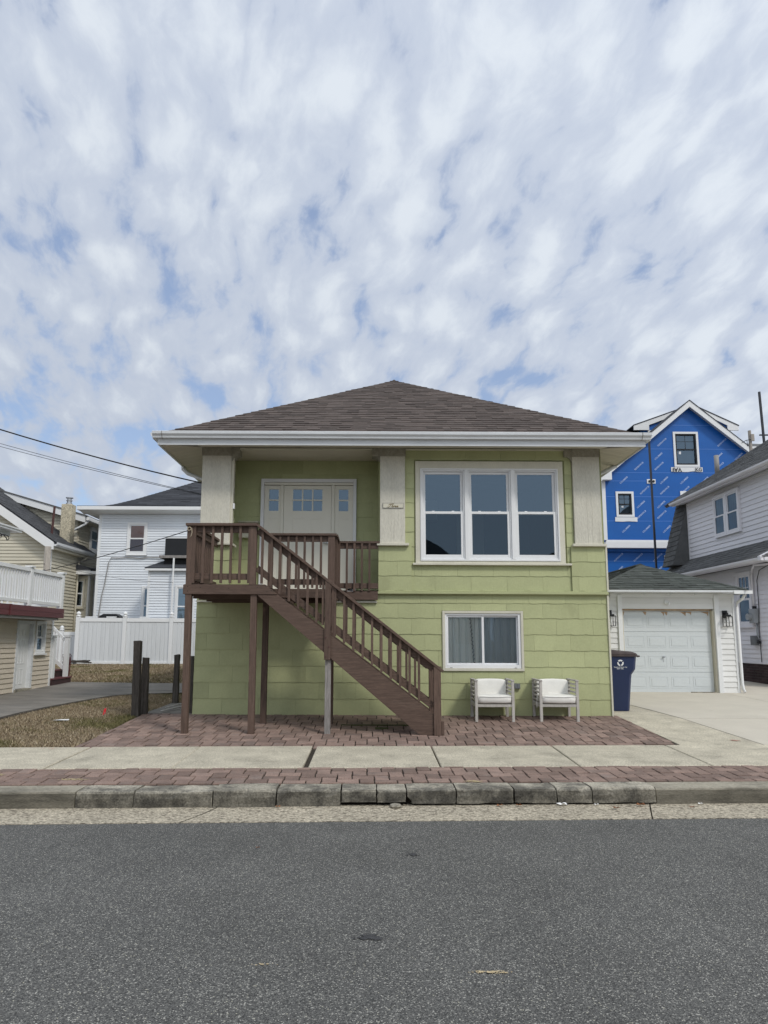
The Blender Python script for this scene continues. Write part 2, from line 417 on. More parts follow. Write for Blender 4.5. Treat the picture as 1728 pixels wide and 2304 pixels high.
# ------------------------------------------------------------------ mesh helpers
class MB:
    def __init__(s):
        s.v, s.f, s.t = [], [], []

    def face(s, pts, tone=1.0):
        i = len(s.v)
        s.v += [tuple(p) for p in pts]
        s.f.append(tuple(range(i, i + len(pts))))
        s.t.append(tone)

    def hexa(s, p, tone=1.0):          # 8 corners: bottom 0-3 counter-clockwise, top 4-7
        i = len(s.v)
        s.v += [tuple(q) for q in p]
        for q in ((3, 2, 1, 0), (4, 5, 6, 7), (0, 1, 5, 4), (1, 2, 6, 5), (2, 3, 7, 6), (3, 0, 4, 7)):
            s.f.append(tuple(i + k for k in q)); s.t.append(tone)

    def box(s, x0, x1, y0, y1, z0, z1, tone=1.0):
        s.hexa(((x0, y0, z0), (x1, y0, z0), (x1, y1, z0), (x0, y1, z0), (x0, y0, z1), (x1, y0, z1), (x1, y1, z1), (x0, y1, z1)), tone)

    def prism(s, poly, ext, tone=1.0):  # poly: points in order, ext: vector
        n = len(poly); i = len(s.v); e = Vector(ext)
        s.v += [tuple(p) for p in poly] + [tuple(Vector(p) + e) for p in poly]
        s.f.append(tuple(range(i, i + n))); s.t.append(tone)
        s.f.append(tuple(range(i + 2 * n - 1, i + n - 1, -1))); s.t.append(tone)
        for k in range(n):
            j = (k + 1) % n
            s.f.append((i + k, i + n + k, i + n + j, i + j)); s.t.append(tone)

    def bar(s, a, b, w, h, up=(0, 0, 1), tone=1.0):   # box of section w x h from a to b
        a, b = Vector(a), Vector(b)
        d = (b - a).normalized(); up = Vector(up)
        sx = d.cross(up).normalized() * (w / 2); sz = sx.cross(d).normalized() * (h / 2)
        s.hexa((a - sx - sz, b - sx - sz, b + sx - sz, a + sx - sz, a - sx + sz, b - sx + sz, b + sx + sz, a + sx + sz), tone)

    def tube(s, pts, r, n=8, tone=1.0, cap=True):
        pts = [Vector(p) for p in pts]
        rr = r if isinstance(r, (list, tuple)) else [r] * len(pts)
        base = len(s.v)
        for k, p in enumerate(pts):
            d = (pts[min(k + 1, len(pts) - 1)] - pts[max(k - 1, 0)]).normalized()
            a = Vector((0, 0, 1)) if abs(d.z) < .9 else Vector((1, 0, 0))
            x = d.cross(a).normalized(); y = d.cross(x)
            for j in range(n):
                q = 2 * math.pi * j / n
                s.v.append(tuple(p + (x * math.cos(q) + y * math.sin(q)) * rr[k]))
        for k in range(len(pts) - 1):
            for j in range(n):
                j2 = (j + 1) % n
                s.f.append((base + k * n + j, base + k * n + j2, base + (k + 1) * n + j2, base + (k + 1) * n + j)); s.t.append(tone)
        if cap:
            s.f.append(tuple(base + j for j in range(n - 1, -1, -1))); s.t.append(tone)
            e = base + (len(pts) - 1) * n
            s.f.append(tuple(e + j for j in range(n))); s.t.append(tone)

    def disc(s, c, r, nrm, n=16, tone=1.0):
        nrm = Vector(nrm).normalized()
        a = Vector((0, 0, 1)) if abs(nrm.z) < .9 else Vector((1, 0, 0))
        x = a.cross(nrm).normalized(); y = nrm.cross(x)
        s.face([Vector(c) + (x * math.cos(2 * math.pi * j / n) + y * math.sin(2 * math.pi * j / n)) * r for j in range(n)], tone)

    def lathe(s, c, prof, n=12, tone=1.0):      # prof: (radius, z) from bottom to top about the vertical through c
        s_pts = []
        base = len(s.v)
        for r, z in prof:
            for j in range(n):
                q = 2 * math.pi * j / n
                s.v.append((c[0] + r * math.cos(q), c[1] + r * math.sin(q), c[2] + z))
        for k in range(len(prof) - 1):
            for j in range(n):
                j2 = (j + 1) % n
                s.f.append((base + k * n + j, base + k * n + j2, base + (k + 1) * n + j2, base + (k + 1) * n + j)); s.t.append(tone)
        s.f.append(tuple(base + j for j in range(n - 1, -1, -1))); s.t.append(tone)
        e = base + (len(prof) - 1) * n
        s.f.append(tuple(e + j for j in range(n))); s.t.append(tone)

    def mesh(s, name, mat, smooth=False, origin=(0, 0, 0)):
        me = bpy.data.meshes.new(name)
        o = origin
        vv = s.v if o == (0, 0, 0) else [(a - o[0], b - o[1], c - o[2]) for a, b, c in s.v]
        me.from_pydata(vv, [], s.f)
        if any(t != 1.0 for t in s.t):
            pass
        at = me.attributes.new('tone', 'FLOAT', 'FACE')
        at.data.foreach_set('value', s.t)
        me.materials.append(MT[mat] if isinstance(mat, str) else mat)
        if smooth:
            me.polygons.foreach_set('use_smooth', [True] * len(me.polygons))
        me.update()
        return me


def link(name, me, parent=None):
    o = bpy.data.objects.new(name, me)
    COL.objects.link(o)
    if parent is not None:
        o.parent = parent
        if parent.location.length > 0 and parent.parent is None:
            o.matrix_parent_inverse = Matrix.Translation(parent.location).inverted()
    return o


def obj(name, mb, mat, parent=None, smooth=False, bevel=0.0, **props):
    # the origin sits at the piece's own lower centre
    xs = [v[0] for v in mb.v]; ys = [v[1] for v in mb.v]; zs = [v[2] for v in mb.v]
    org = ((min(xs) + max(xs)) / 2, (min(ys) + max(ys)) / 2, min(zs))
    me = mb.mesh(name, mat, smooth, org)
    o = bpy.data.objects.new(name, me)
    COL.objects.link(o)
    o.location = org
    if parent is not None:
        o.parent = parent
        if parent not in ABS:
            ABS[parent] = Vector(parent.location) if parent.parent is None else ABS[parent.parent] + Vector(parent.location)
        o.location = Vector(org) - ABS[parent]
        ABS[o] = Vector(org)
    else:
        ABS[o] = Vector(org)
    if bevel:
        b = o.modifiers.new('edges', 'BEVEL'); b.width = bevel; b.segments = 2; b.limit_method = 'ANGLE'
    for k, v in props.items():
        o[k] = v
    return o


ABS = {}


def inst(name, me, loc, parent, scale=(1, 1, 1), rotz=0.0):
    o = bpy.data.objects.new(name, me)
    COL.objects.link(o)
    if parent is not None:
        o.parent = parent
        if parent not in ABS:
            ABS[parent] = Vector(parent.location) if parent.parent is None else ABS[parent.parent] + Vector(parent.location)
        o.location = Vector(loc) - ABS[parent]
    else:
        o.location = loc
    ABS[o] = Vector(loc)
    o.scale = scale
    if rotz:
        o.rotation_euler = (0, 0, rotz)
    return o


def thing(name, label, cat, loc=(0, 0, 0), group=None):
    o = bpy.data.objects.new(name, None)
    COL.objects.link(o)
    o.location = loc
    o.empty_display_size = .1
    ABS[o] = Vector(loc)
    o['label'] = label; o['category'] = cat
    if group:
        o['group'] = group
    return o


def tag(o, label, cat, group=None):
    o['label'] = label; o['category'] = cat
    if group:
        o['group'] = group
    return o


def struct(o, label=None):
    o['kind'] = 'structure'
    if label:
        o['label'] = label
    return o


class Wall:
    """A vertical wall plane: P0 its lower left corner seen from outside, u its horizontal direction; d is measured outwards."""

    def __init__(s, P0, u):
        s.P = Vector(P0); s.u = Vector(u).normalized(); s.n = s.u.cross(Vector((0, 0, 1)))

    def p(s, a, z, d=0.0):
        return s.P + s.u * a + s.n * d + Vector((0, 0, z))

    def box(s, mb, a0, a1, z0, z1, d0, d1, tone=1.0):
        mb.hexa((s.p(a0, z0, d1), s.p(a1, z0, d1), s.p(a1, z0, d0), s.p(a0, z0, d0),
                 s.p(a0, z1, d1), s.p(a1, z1, d1), s.p(a1, z1, d0), s.p(a0, z1, d0)), tone)

    def frame(s, mb, a0, a1, z0, z1, wl, wr, wb, wt, d0, d1):   # a rectangular ring, butted
        s.box(mb, a0, a0 + wl, z0, z1, d0, d1)
        s.box(mb, a1 - wr, a1, z0, z1, d0, d1)
        s.box(mb, a0 + wl, a1 - wr, z0, z0 + wb, d0, d1)
        s.box(mb, a0 + wl, a1 - wr, z1 - wt, z1, d0, d1)

    def lap(s, mb, a0, a1, z0, z1, th, a0t=None, a1t=None, tone=1.0, back=.0, d=0.0):
        a0t = a0 if a0t is None else a0t; a1t = a1 if a1t is None else a1t
        mb.hexa((s.p(a0, z0, d + th), s.p(a1, z0, d + th), s.p(a1, z0, d - back), s.p(a0, z0, d - back),
                 s.p(a0t, z1, d + th * .25), s.p(a1t, z1, d + th * .25), s.p(a1t, z1, d - back), s.p(a0t, z1, d - back)), tone)


def spans(a0, a1, z0, z1, holes):
    """Free intervals of a row after the holes (a0,a1,z0,z1) are taken out, each with the z range that stays free."""
    cuts = sorted({a0, a1} | {h[k] for h in holes for k in (0, 1) if a0 < h[k] < a1})
    out = []
    for p, q in zip(cuts, cuts[1:]):
        if q - p < .004:
            continue
        lo, hi = z0, z1
        mid = (p + q) / 2
        for h in holes:
            if h[0] <= mid <= h[1] and h[3] > lo + 1e-4 and h[2] < hi - 1e-4:
                if h[2] <= lo and h[3] >= hi:
                    lo = hi
                elif h[2] - lo > hi - h[3]:
                    hi = h[2]
                else:
                    lo = h[3]
        if hi - lo > .012:
            if out and abs(out[-1][1] - p) < 1e-6 and abs(out[-1][2] - lo) < 1e-6 and abs(out[-1][3] - hi) < 1e-6:
                out[-1] = (out[-1][0], q, lo, hi)
            else:
                out.append((p, q, lo, hi))
    return out


def siding(W, parent, name, a0, a1, z0, z1, expo, mat, holes=(), th=.016, single=True, lim=None, d=0.0):
    """Lapped boards. single: one object per board, otherwise one joined part. lim(z) -> (a_min, a_max) for gables."""
    mb = MB()
    z = z0
    while z < z1 - .01:
        zt = min(z + expo, z1)
        for p, q, lo, hi in spans(a0, a1, z, zt, holes):
            pt, qt = p, q
            if lim:
                l0, r0 = lim(lo); l1, r1 = lim(hi)
                p, q, pt, qt = max(p, l0), min(q, r0), max(pt, l1), min(qt, r1)
                if q - p < .02:
                    continue
                if qt < pt:
                    pt = qt = (pt + qt) / 2
            if single:
                b = MB()
                W.lap(b, p, q, lo, hi, th, pt, qt, d=d)
                obj(name, b, mat, parent)
            else:
                W.lap(mb, p, q, lo, hi, th, pt, qt, tone=random.uniform(.96, 1.04), d=d)
        z = zt
    if not single:
        o = obj(name, mb, mat, parent)
        o['kind'] = 'stuff'
        return o


def shingled(mb, P0, u, v, n, vmax, Lf, Rf, expo, tabs=(.14, .34), th=.010, tonev=.16):
    """Roof courses on the plane P0 + u*a + v*b; Lf/Rf give the left and right limits at b. Real overlapping tabs."""
    P0, u, v, n = Vector(P0), Vector(u).normalized(), Vector(v).normalized(), Vector(n).normalized()
    b = 0.0
    while b < vmax - 1e-3:
        b1 = min(b + expo, vmax)
        L0, R0 = Lf(b), Rf(b)
        L1, R1 = Lf(b1), Rf(b1)
        a = min(L0, L1) - random.uniform(0, .3)
        end = max(R0, R1)
        while a < end:
            w = random.uniform(*tabs)
            a1 = a + w
            c = lambda x, l, r: max(l, min(r, x))
            p, q, pt, qt = c(a, L0, R0), c(a1, L0, R0), c(a, L1, R1), c(a1, L1, R1)
            if q - p > .003 or qt - pt > .003:
                t = th * random.uniform(.7, 1.5)
                tn = random.uniform(1 - tonev, 1 + tonev)
                A = P0 + u * p + v * b + n * t; B = P0 + u * q + v * b + n * t
                Cc = P0 + u * qt + v * b1 + n * (t * .3); D = P0 + u * pt + v * b1 + n * (t * .3)
                mb.face((A, B, Cc, D), tn)
                mb.face((A - n * (t + .004), B - n * (t + .004), B, A), tn)
            a = a1
        b = b1


def ridgecap(mb, a, b, n1, n2, w=.13, step=.16, th=.018):
    """Overlapping cap tabs along the line a-b; n1, n2 point down either slope."""
    a, b = Vector(a), Vector(b); L = (b - a).length; d = (b - a) / L
    n1, n2 = Vector(n1).normalized(), Vector(n2).normalized()
    up = -(n1 + n2).normalized()
    k = 0.0
    while k < L:
        e = min(k + step * 1.1, L)
        t = random.uniform(.84, 1.14)
        A, B = a + d * k + up * (th + .01), a + d * e + up * .008
        for nn in (n1, n2):
            mb.face((A, B, B + nn * w, A + nn * w), t)
            mb.face((A, A + nn * w, A + nn * w - up * (th + .012), A - up * (th + .012)), t)
        k += step


# ------------------------------------------------------------------ the lie of the land
def nrm(x, y):
    return y - .05 * x


def zg(x, y):
    xc = max(-14, min(14, x))
    n = y - .05 * xc
    if n < -2.47:
        return .2 + .0257 * (max(n, -4.8) + 2.47)
    if y < 0:
        t = (n + 2.47) / (2.47 - .05 * xc)
        return .2 + .13 * max(0, min(1, t))
    return .33 + .0207 * min(y, 22)


def street(x, n):       # point on the street-aligned frame
    return (x, n + .05 * x)


# ================================================================== GROUND
def grid_sheet(name, xs, rows, mat, off=0.0, zf=None):
    """xs: x positions; rows: functions x -> y."""
    mb = MB()
    for i in range(len(rows)):
        for x in xs:
            y = rows[i](x)
            z = (zf(x, y) if zf else zg(x, y)) + off
            mb.v.append((x, y, z))
    W = len(xs)
    for i in range(len(rows) - 1):
        for j in range(W - 1):
            a = i * W + j
            mb.f.append((a, a + 1, a + W + 1, a + W)); mb.t.append(1.0)
    return mb


def const_n(n):
    return lambda x: n + .05 * max(-14, min(14, x))


gx = [-700, -120, -40, -20] + [-14 + k for k in range(0, 29)] + [20, 40, 120, 700]
rows = [const_n(n) for n in (-700, -90, -40, -20, -14, -10, -6, -4.83, -4.48, -4.47, -3.6, -2.9, -2.47)]
rows += [(lambda t: (lambda x: (-2.47 + .05 * max(-14, min(14, x))) * (1 - t)))(t) for t in (.2, .4, .6, .8, 1.0)]
rows += [(lambda y: (lambda x: y))(y) for y in (.8, 2, 4, 6, 9, 13, 17, 22, 40, 120, 700)]


def zground(x, y):
    n = nrm(x, y) if abs(x) < 14 else y - .05 * max(-14, min(14, x))
    if n < -4.475:
        return -.06
    return zg(x, y) - .03


g = grid_sheet('ground', gx, rows, 'soil', 0, zground)
ground = obj('ground', g, 'soil')
struct(ground, 'brown dormant turf and bare soil around the houses')

# road: one sheet with a slight camber, along the street
xs_r = [-60, -25, -14, -9, -6, -4, -2, 0, 2, 4, 6, 9, 14, 25, 60]
mb = grid_sheet('road', xs_r, [(lambda n: (lambda x: n + .05 * x))(n) for n in (-18, -15, -12.6, -10, -8, -6.6, -5.37)], 'road', 0, lambda x, y: .0 + .012 * min(1, max(0, (-(y - .05 * x) - 5.37) / 4)))
road = obj('road', mb, 'road')
struct(road, 'grey asphalt road running across the front of the house')
# concrete gutter strip, poured in lengths
gut = thing('gutter_strip', 'pale exposed aggregate gutter strip between kerb and asphalt', 'gutter', (0, -5.1, 0))
del gut['category']
struct(gut)
jx = [-60, -9.2, -5.6, -1.52, 2.55, 6.3, 10.5, 60]
for a, b in zip(jx, jx[1:]):
    mb = MB()
    N = max(2, int(min(b - a, 12) / .8))
    for k in range(N):
        xa, xb = a + .006 + (b - a - .012) * k / N, a + .006 + (b - a - .012) * (k + 1) / N
        sl = .30 if b < 3 else .0
        P = []
        for x in (xa, xb):
            for n, z in ((-5.372, .006), (-5.0, -.002), (-4.74, .004)):
                xx = x + (n + 5.1) * .35
                P.append((*street(xx, n), z))
        mb.face((P[0], P[3], P[4], P[1])); mb.face((P[1], P[4], P[5], P[2]))
        mb.face((Vector(P[0]) - Vector((0, 0, .05)), Vector(P[3]) - Vector((0, 0, .05)), P[3], P[0]))
    obj('slab', mb, 'aggregate', gut)

# kerb: cracked cast stones
kerb = thing('kerb', 'cracked weathered concrete kerb along the road', 'kerb', (0, -4.65, 0))
del kerb['category']
struct(kerb)
KJ = [-14, -9.5, -6.2, -2.72, -2.19, -1.47, -.885, -.285, .09 - .04, .33, .80, 1.35, 1.76, 2.10, 2.72, 4.78, 8.2, 14]
for i, (a, b) in enumerate(zip(KJ, KJ[1:])):
    rnd_ = random.Random(i * 13 + 5)
    old = b <= -2.7
    smooth_ = 2.7 < a < 5
    broken = -2.8 < a < 2.7
    NX = max(4, int((b - a) / .09)) if b - a < 4 else 24
    prof = [(-4.815, -.03), (-4.812, .03), (-4.808, .085), (-4.803, .128), (-4.795, .141), (-4.76, .146), (-4.63, .147), (-4.52, .146), (-4.485, .140), (-4.485, -.03)]
    dz0 = rnd_.uniform(-.008, .008) if broken else 0
    dn0 = rnd_.uniform(-.014, .010) if broken else 0
    mb = MB()
    gap = .003
    ja = [rnd_.uniform(-.009, .009) if broken else 0 for _ in prof]
    jb = [rnd_.uniform(-.009, .009) if broken else 0 for _ in prof]
    if i == 9:      # the missing lower corner
        ja[0] = ja[1] = .05
    for k in range(NX + 1):
        t = k / NX
        for q, (n, z) in enumerate(prof):
            x = a + gap + (b - a - 2 * gap) * t
            if k == 0:
                x += abs(ja[q]) if broken else 0
            if k == NX:
                x -= abs(jb[q]) if broken else 0
            ns = mnoise.noise(Vector((x * 5, q * 1.7, 3.3))) * (.010 if broken else .004)
            nz = mnoise.noise(Vector((x * 6, q * 1.3, 9.3))) * (.008 if broken else .003)
            zz = z + dz0 + nz
            if broken and q in (0,) and 7 <= i <= 13:      # undermined, the lower edge hangs clear of the gutter
                zz = .016 + .02 * abs(mnoise.noise(Vector((x * 4, 2.2, 1)))) + (.018 if i in (7, 8) else 0)
            if broken and q == 1 and 7 <= i <= 13:
                zz = max(zz, .045)
            if broken and q in (3, 4) and mnoise.noise(Vector((x * 14, 1, 5))) > .22:
                zz -= .012; ns += .012
            y = street(x, n + ns + dn0)
            mb.v.append((y[0], y[1], zz))
    n_ = len(prof)
    for k in range(NX):
        for q in range(n_ - 1):
            A = k * n_ + q
            mb.f.append((A, A + n_, A + n_ + 1, A + 1)); mb.t.append((.50, .46, .52, .80, 1.05, 1.15, 1.15, 1.05, .8)[q])   # tone holds road grime plus the light: face darkened, lit top brightened
    mb.f.append(tuple(range(n_))); mb.t.append(1)
    mb.f.append(tuple(NX * n_ + q for q in range(n_ - 1, -1, -1))); mb.t.append(1)
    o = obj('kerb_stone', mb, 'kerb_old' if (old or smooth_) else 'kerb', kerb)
mb = MB()
for x0, x1 in zip(range(-14, 14), range(-13, 15)):
    A = [(*street(x, n), z) for x, n, z in ((x0, -4.72, -.03), (x1, -4.72, -.03), (x1, -4.50, -.03), (x0, -4.50, -.03), (x0, -4.70, .09), (x1, -4.70, .09), (x1, -4.50, .10), (x0, -4.50, .10))]
    mb.hexa(A)
obj('bedding', mb, 'joint', kerb)

# herringbone paving -------------------------------------------------
BL, BW = .228, .150


def brick_mesh(l, w, name, h=.05, c=.004):
    mb = MB()
    x, y = l / 2, w / 2
    b = [(-x, -y, -h), (x, -y, -h), (x, y, -h), (-x, y, -h)]
    m = [(-x, -y, -c), (x, -y, -c), (x, y, -c), (-x, y, -c)]
    t = [(-x + c, -y + c, 0), (x - c, -y + c, 0), (x - c, y - c, 0), (-x + c, y - c, 0)]
    mb.v += b + m + t
    for k in range(4):
        j = (k + 1) % 4
        mb.f += [(k, j, 4 + j, 4 + k), (4 + k, 4 + j, 8 + j, 8 + k)]; mb.t += [1, 1]
    mb.f.append((8, 9, 10, 11)); mb.t.append(1)
    return mb.mesh(name, 'brick')


ME_H = brick_mesh(BL - .013, BW - .013, 'brick_level')
ME_V = brick_mesh(BW - .013, BL - .013, 'brick_upright')


def herringbone(x0, x1, y0, y1):
    L, Wd = BL, BW
    out = []
    rng_ = range(-80, 81)
    for m in rng_:
        for k in rng_:
            ox, oy = k * Wd + m * L, k * Wd - m * L
            for kind, (a, b, c, d) in (('h', (ox, oy, ox + L, oy + Wd)), ('v', (ox + L, oy + Wd - L, ox + L + Wd, oy + Wd))):
                a2, b2, c2, d2 = max(a, x0), max(b, y0), min(c, x1), min(d, y1)
                if c2 - a2 > .03 and d2 - b2 > .03:
                    out.append((kind, (a2 + c2) / 2, (b2 + d2) / 2, (c2 - a2) / (c - a), (d2 - b2) / (d - b)))
    return out


def lay(parent, cells, to_world, tilt, keep, stuff_name):
    cells.sort(key=lambda c: c[2] * 1.0 + abs(c[1]) * .02)
    rest = MB()
    rr = random.Random(3)
    for i, (kind, x, y, sx, sy) in enumerate(cells):
        wx, wy, wz = to_world(x, y)
        wz += rr.uniform(-.004, .004)
        me = ME_H if kind == 'h' else ME_V
        if i < keep:
            o = inst('brick', me, (wx, wy, wz), parent, (sx, sy, 1))
            o.rotation_euler = (tilt + rr.uniform(-.008, .008), rr.uniform(-.008, .008), math.atan(.05) if stuff_name == 'strip' else 0)
        else:
            l, w = (BL, BW) if kind == 'h' else (BW, BL)
            a, b = (l - .013) * sx / 2, (w - .013) * sy / 2
            tn = 1 + rr.uniform(-.2, .2)
            c = .004
            zf = lambda dx, dy, dz: (wx + dx, wy + dy, wz + dy * math.tan(tilt) + dz)
            p = [zf(-a, -b, -.03), zf(a, -b, -.03), zf(a, b, -.03), zf(-a, b, -.03)]
            m = [zf(-a, -b, -c), zf(a, -b, -c), zf(a, b, -c), zf(-a, b, -c)]
            t = [zf(-a + c, -b + c, 0), zf(a - c, -b + c, 0), zf(a - c, b - c, 0), zf(-a + c, b - c, 0)]
            for k in range(4):
                j = (k + 1) % 4
                rest.face((p[k], p[j], m[j], m[k]), tn); rest.face((m[k], m[j], t[j], t[k]), tn)
            rest.face(t, tn)
    return rest


strip = thing('brick_strip', 'strip of red herringbone pavers between kerb and sidewalk', 'paving', (0, -4.1, .15))
del strip['category']; struct(strip)
cells = [c for c in herringbone(-5.3, 5.6, -4.485, -3.75)]
cells = [c for c in cells]
rest = lay(strip, cells, lambda x, y: (*street(x, y), zg(*street(x, y)) + .002), math.atan(.0257), 330, 'strip')
mb = grid_sheet('bed', [-14 + k for k in range(29)], [const_n(-4.5), const_n(-3.74)], 'joint', -.014)
obj('joint_bed', mb, 'joint', strip)
if rest.f:
    o = obj('brick_run', rest, MT['brick'], strip); o['kind'] = 'stuff'
mb = MB()                                                 # beyond the frame the strip goes on as plain laid pavers
for sx0, sx1 in ((-14, -5.3), (5.6, 14)):
    x = sx0
    while x < sx1:
        for n in (-4.40, -4.25, -4.10, -3.95, -3.80):
            A, B = street(x + .004, n - .07), street(min(x + BL, sx1) - .004, n - .07)
            C_, D = street(min(x + BL, sx1) - .004, n + .07), street(x + .004, n + .07)
            z = zg(*A)
            mb.face([(*q, zg(*q) + .002) for q in (A, B, C_, D)], random.uniform(.85, 1.15))
        x += BL
o = obj('brick_run', mb, 'brick', strip); o['kind'] = 'stuff'

# sidewalk -----------------------------------------------------------
walk = thing('sidewalk', 'pale concrete sidewalk of big slabs', 'sidewalk', (0, -3.1, .18))
del walk['category']; struct(walk)
SJ = [-14, -11, -8, -6.5, -5.0, -3.47, -2.135, -.715, .755, 2.295, 3.78, 5.3, 6.8, 8.3, 11, 14]
for i, (a, b) in enumerate(zip(SJ, SJ[1:])):
    ga = .030 if abs(a + .715) < .01 else (.016 if abs(a + 3.47) < .01 else (.003 if abs(a + 2.135) < .01 else .009))
    gb = .030 if abs(b + .715) < .01 else (.016 if abs(b + 3.47) < .01 else (.003 if abs(b + 2.135) < .01 else .009))
    r2 = random.Random(i)
    h = r2.uniform(.004, .012)
    mb = MB()
    c = .008
    top = []
    for (x, n) in ((a + ga, -3.765), (b - gb, -3.765), (b - gb, -2.475), (a + ga, -2.475)):
        X, Y = street(x, n)
        top.append((X, Y, zg(X, Y) + h))
    lo = [(p[0], p[1], p[2] - .08) for p in top]
    md = [(p[0], p[1], p[2] - c) for p in top]
    cx_, cy_ = sum(p[0] for p in top) / 4, sum(p[1] for p in top) / 4
    ti = [(p[0] + (c if p[0] < cx_ else -c), p[1] + (c if p[1] < cy_ else -c), p[2]) for p in top]
    for k in range(4):
        j = (k + 1) % 4
        mb.face((lo[k], lo[j], md[j], md[k])); mb.face((md[k], md[j], ti[j], ti[k]))
    mb.face(ti)
    obj('slab', mb, 'concrete', walk)
mb = grid_sheet('bed', [-14 + k for k in range(29)], [const_n(-3.77), const_n(-2.46)], 'joint', -.022)
obj('joint_bed', mb, 'joint', walk)

# patio of herringbone pavers ---------------------------------------
patio = thing('patio', 'red herringbone paver patio in front of the green house', 'patio', (0, -1.2, .26))
del patio['category']; struct(patio)
cells = herringbone(-3.68, 3.97, -2.75, .06)
cells = [c for c in cells if nrm(c[1], c[2]) > -2.56]
rest = lay(patio, cells, lambda x, y: (x, y, zg(x, max(y, -2.47 + .05 * x)) + (.004 if nrm(x, y) > -2.4 else -.004)), math.atan(.0526), 300, 'patio')
o = obj('brick_run', rest, MT['brick'], patio); o['kind'] = 'stuff'
mb = MB()
for x0, x1 in zip([-3.70 + k * .7 for k in range(11)], [-3.0 + k * .7 for k in range(11)]):
    for t0, t1 in ((0, .5), (.5, 1)):
        f_ = lambda x, t: (x, (-2.47 + .05 * x) * (1 - t), zg(x, (-2.47 + .05 * x) * (1 - t)) - .012)
        x1c = min(x1, 3.99)
        mb.face((f_(x0, t0), f_(x1c, t0), f_(x1c, t1), f_(x0, t1)))
obj('joint_bed', mb, 'joint', patio)
mb = MB()                                        # mossy line of bricks, stair's shadow edge painted in; dark patch under the stairs
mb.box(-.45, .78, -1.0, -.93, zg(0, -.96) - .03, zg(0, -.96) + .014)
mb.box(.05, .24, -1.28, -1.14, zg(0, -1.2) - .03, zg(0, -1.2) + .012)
obj('moss_shadow_edging', mb, 'moss_shadow', patio)
mb = MB()
for x0, x1, y0, y1 in ((-3.68, -2.92, .07, .62), (-3.66, -2.92, .64, 1.62)):
    mb.hexa([(x, y, zg(x, y) + dz) for x, y, dz in ((x0, y0, -.05), (x1, y0, -.05), (x1, y1, -.05), (x0, y1, -.05), (x0, y0, .006), (x1, y0, .006), (x1, y1, .006), (x0, y1, .006))])
obj('concrete_pad', mb, 'drive_asphalt', patio)

# right driveway of concrete slabs ----------------------------------
drv = thing('driveway', 'pale concrete driveway in front of the white garage', 'driveway', (6.5, 1, .33))
del drv['category']; struct(drv)


def quad_slab(parent, pts, mat, off=.0, gap=.006, name='slab', sub=1):
    """pts: four corners (x,y) counter-clockwise from the lower left."""
    mb = MB()
    cx_ = sum(p[0] for p in pts) / 4; cy_ = sum(p[1] for p in pts) / 4
    def inset(p):
        d = Vector((cx_ - p[0], cy_ - p[1], 0))
        return (p[0] + (gap if d.x > 0 else -gap), p[1] + (gap if d.y > 0 else -gap))
    q = [inset(p) for p in pts]
    N = sub
    P = [[None] * (N + 1) for _ in range(N + 1)]
    for i in range(N + 1):
        for j in range(N + 1):
            s, t = j / N, i / N
            x = (q[0][0] * (1 - s) + q[1][0] * s) * (1 - t) + (q[3][0] * (1 - s) + q[2][0] * s) * t
            y = (q[0][1] * (1 - s) + q[1][1] * s) * (1 - t) + (q[3][1] * (1 - s) + q[2][1] * s) * t
            P[i][j] = (x, y, zg(x, y) + off)
    for i in range(N):
        for j in range(N):
            mb.face((P[i][j], P[i][j + 1], P[i + 1][j + 1], P[i + 1][j]))
    c = [P[0][0], P[0][N], P[N][N], P[N][0]]
    for k in range(4):
        a, b = c[k], c[(k + 1) % 4]
        mb.face(((a[0], a[1], a[2] - .05), (b[0], b[1], b[2] - .05), b, a))
    return obj(name, mb, mat, parent)


n0 = lambda x: -2.465 + .05 * x
quad_slab(drv, [(3.99, n0(3.99)), (5.10, n0(5.1)), (4.70, 1.80), (3.91, 1.80)], 'concrete', .003, sub=4)
quad_slab(drv, [(3.91, 1.80), (4.70, 1.80), (4.55, 4.12), (3.91, 4.12)], 'concrete_drive', .002, sub=2)
quad_slab(drv, [(5.10, n0(5.1)), (7.6, n0(7.6)), (7.6, -.23), (4.90, -.23)], 'concrete_drive', .006, sub=3)
quad_slab(drv, [(7.6, n0(7.6)), (9.84, n0(9.84)), (9.84, -.23), (7.6, -.23)], 'concrete_drive', .005, sub=3)
quad_slab(drv, [(4.90, -.23), (7.6, -.23), (7.6, 1.81), (4.70, 1.81)], 'concrete_drive', .008, gap=.004, sub=2)
quad_slab(drv, [(7.6, -.23), (9.84, -.23), (9.84, 1.81), (7.6, 1.81)], 'concrete_drive', .006, gap=.004, sub=2)
quad_slab(drv, [(4.70, 1.81), (7.6, 1.81), (7.6, 4.12), (4.55, 4.12)], 'concrete_drive', .006, gap=.004, sub=2)
quad_slab(drv, [(7.6, 1.81), (9.84, 1.81), (9.84, 4.12), (7.6, 4.12)], 'concrete_drive', .007, gap=.004, sub=2)
quad_slab(drv, [(7.98, 4.12), (9.84, 4.12), (9.84, 11), (7.98, 11)], 'concrete_drive', .005, sub=4)
mb = grid_sheet('bed', [3.91, 6, 8, 9.84], [lambda x: n0(x), lambda x: n0(x) * .5, lambda x: 0, lambda x: 2, lambda x: 4.2], 'joint', -.012)
obj('joint_bed', mb, 'joint', drv)

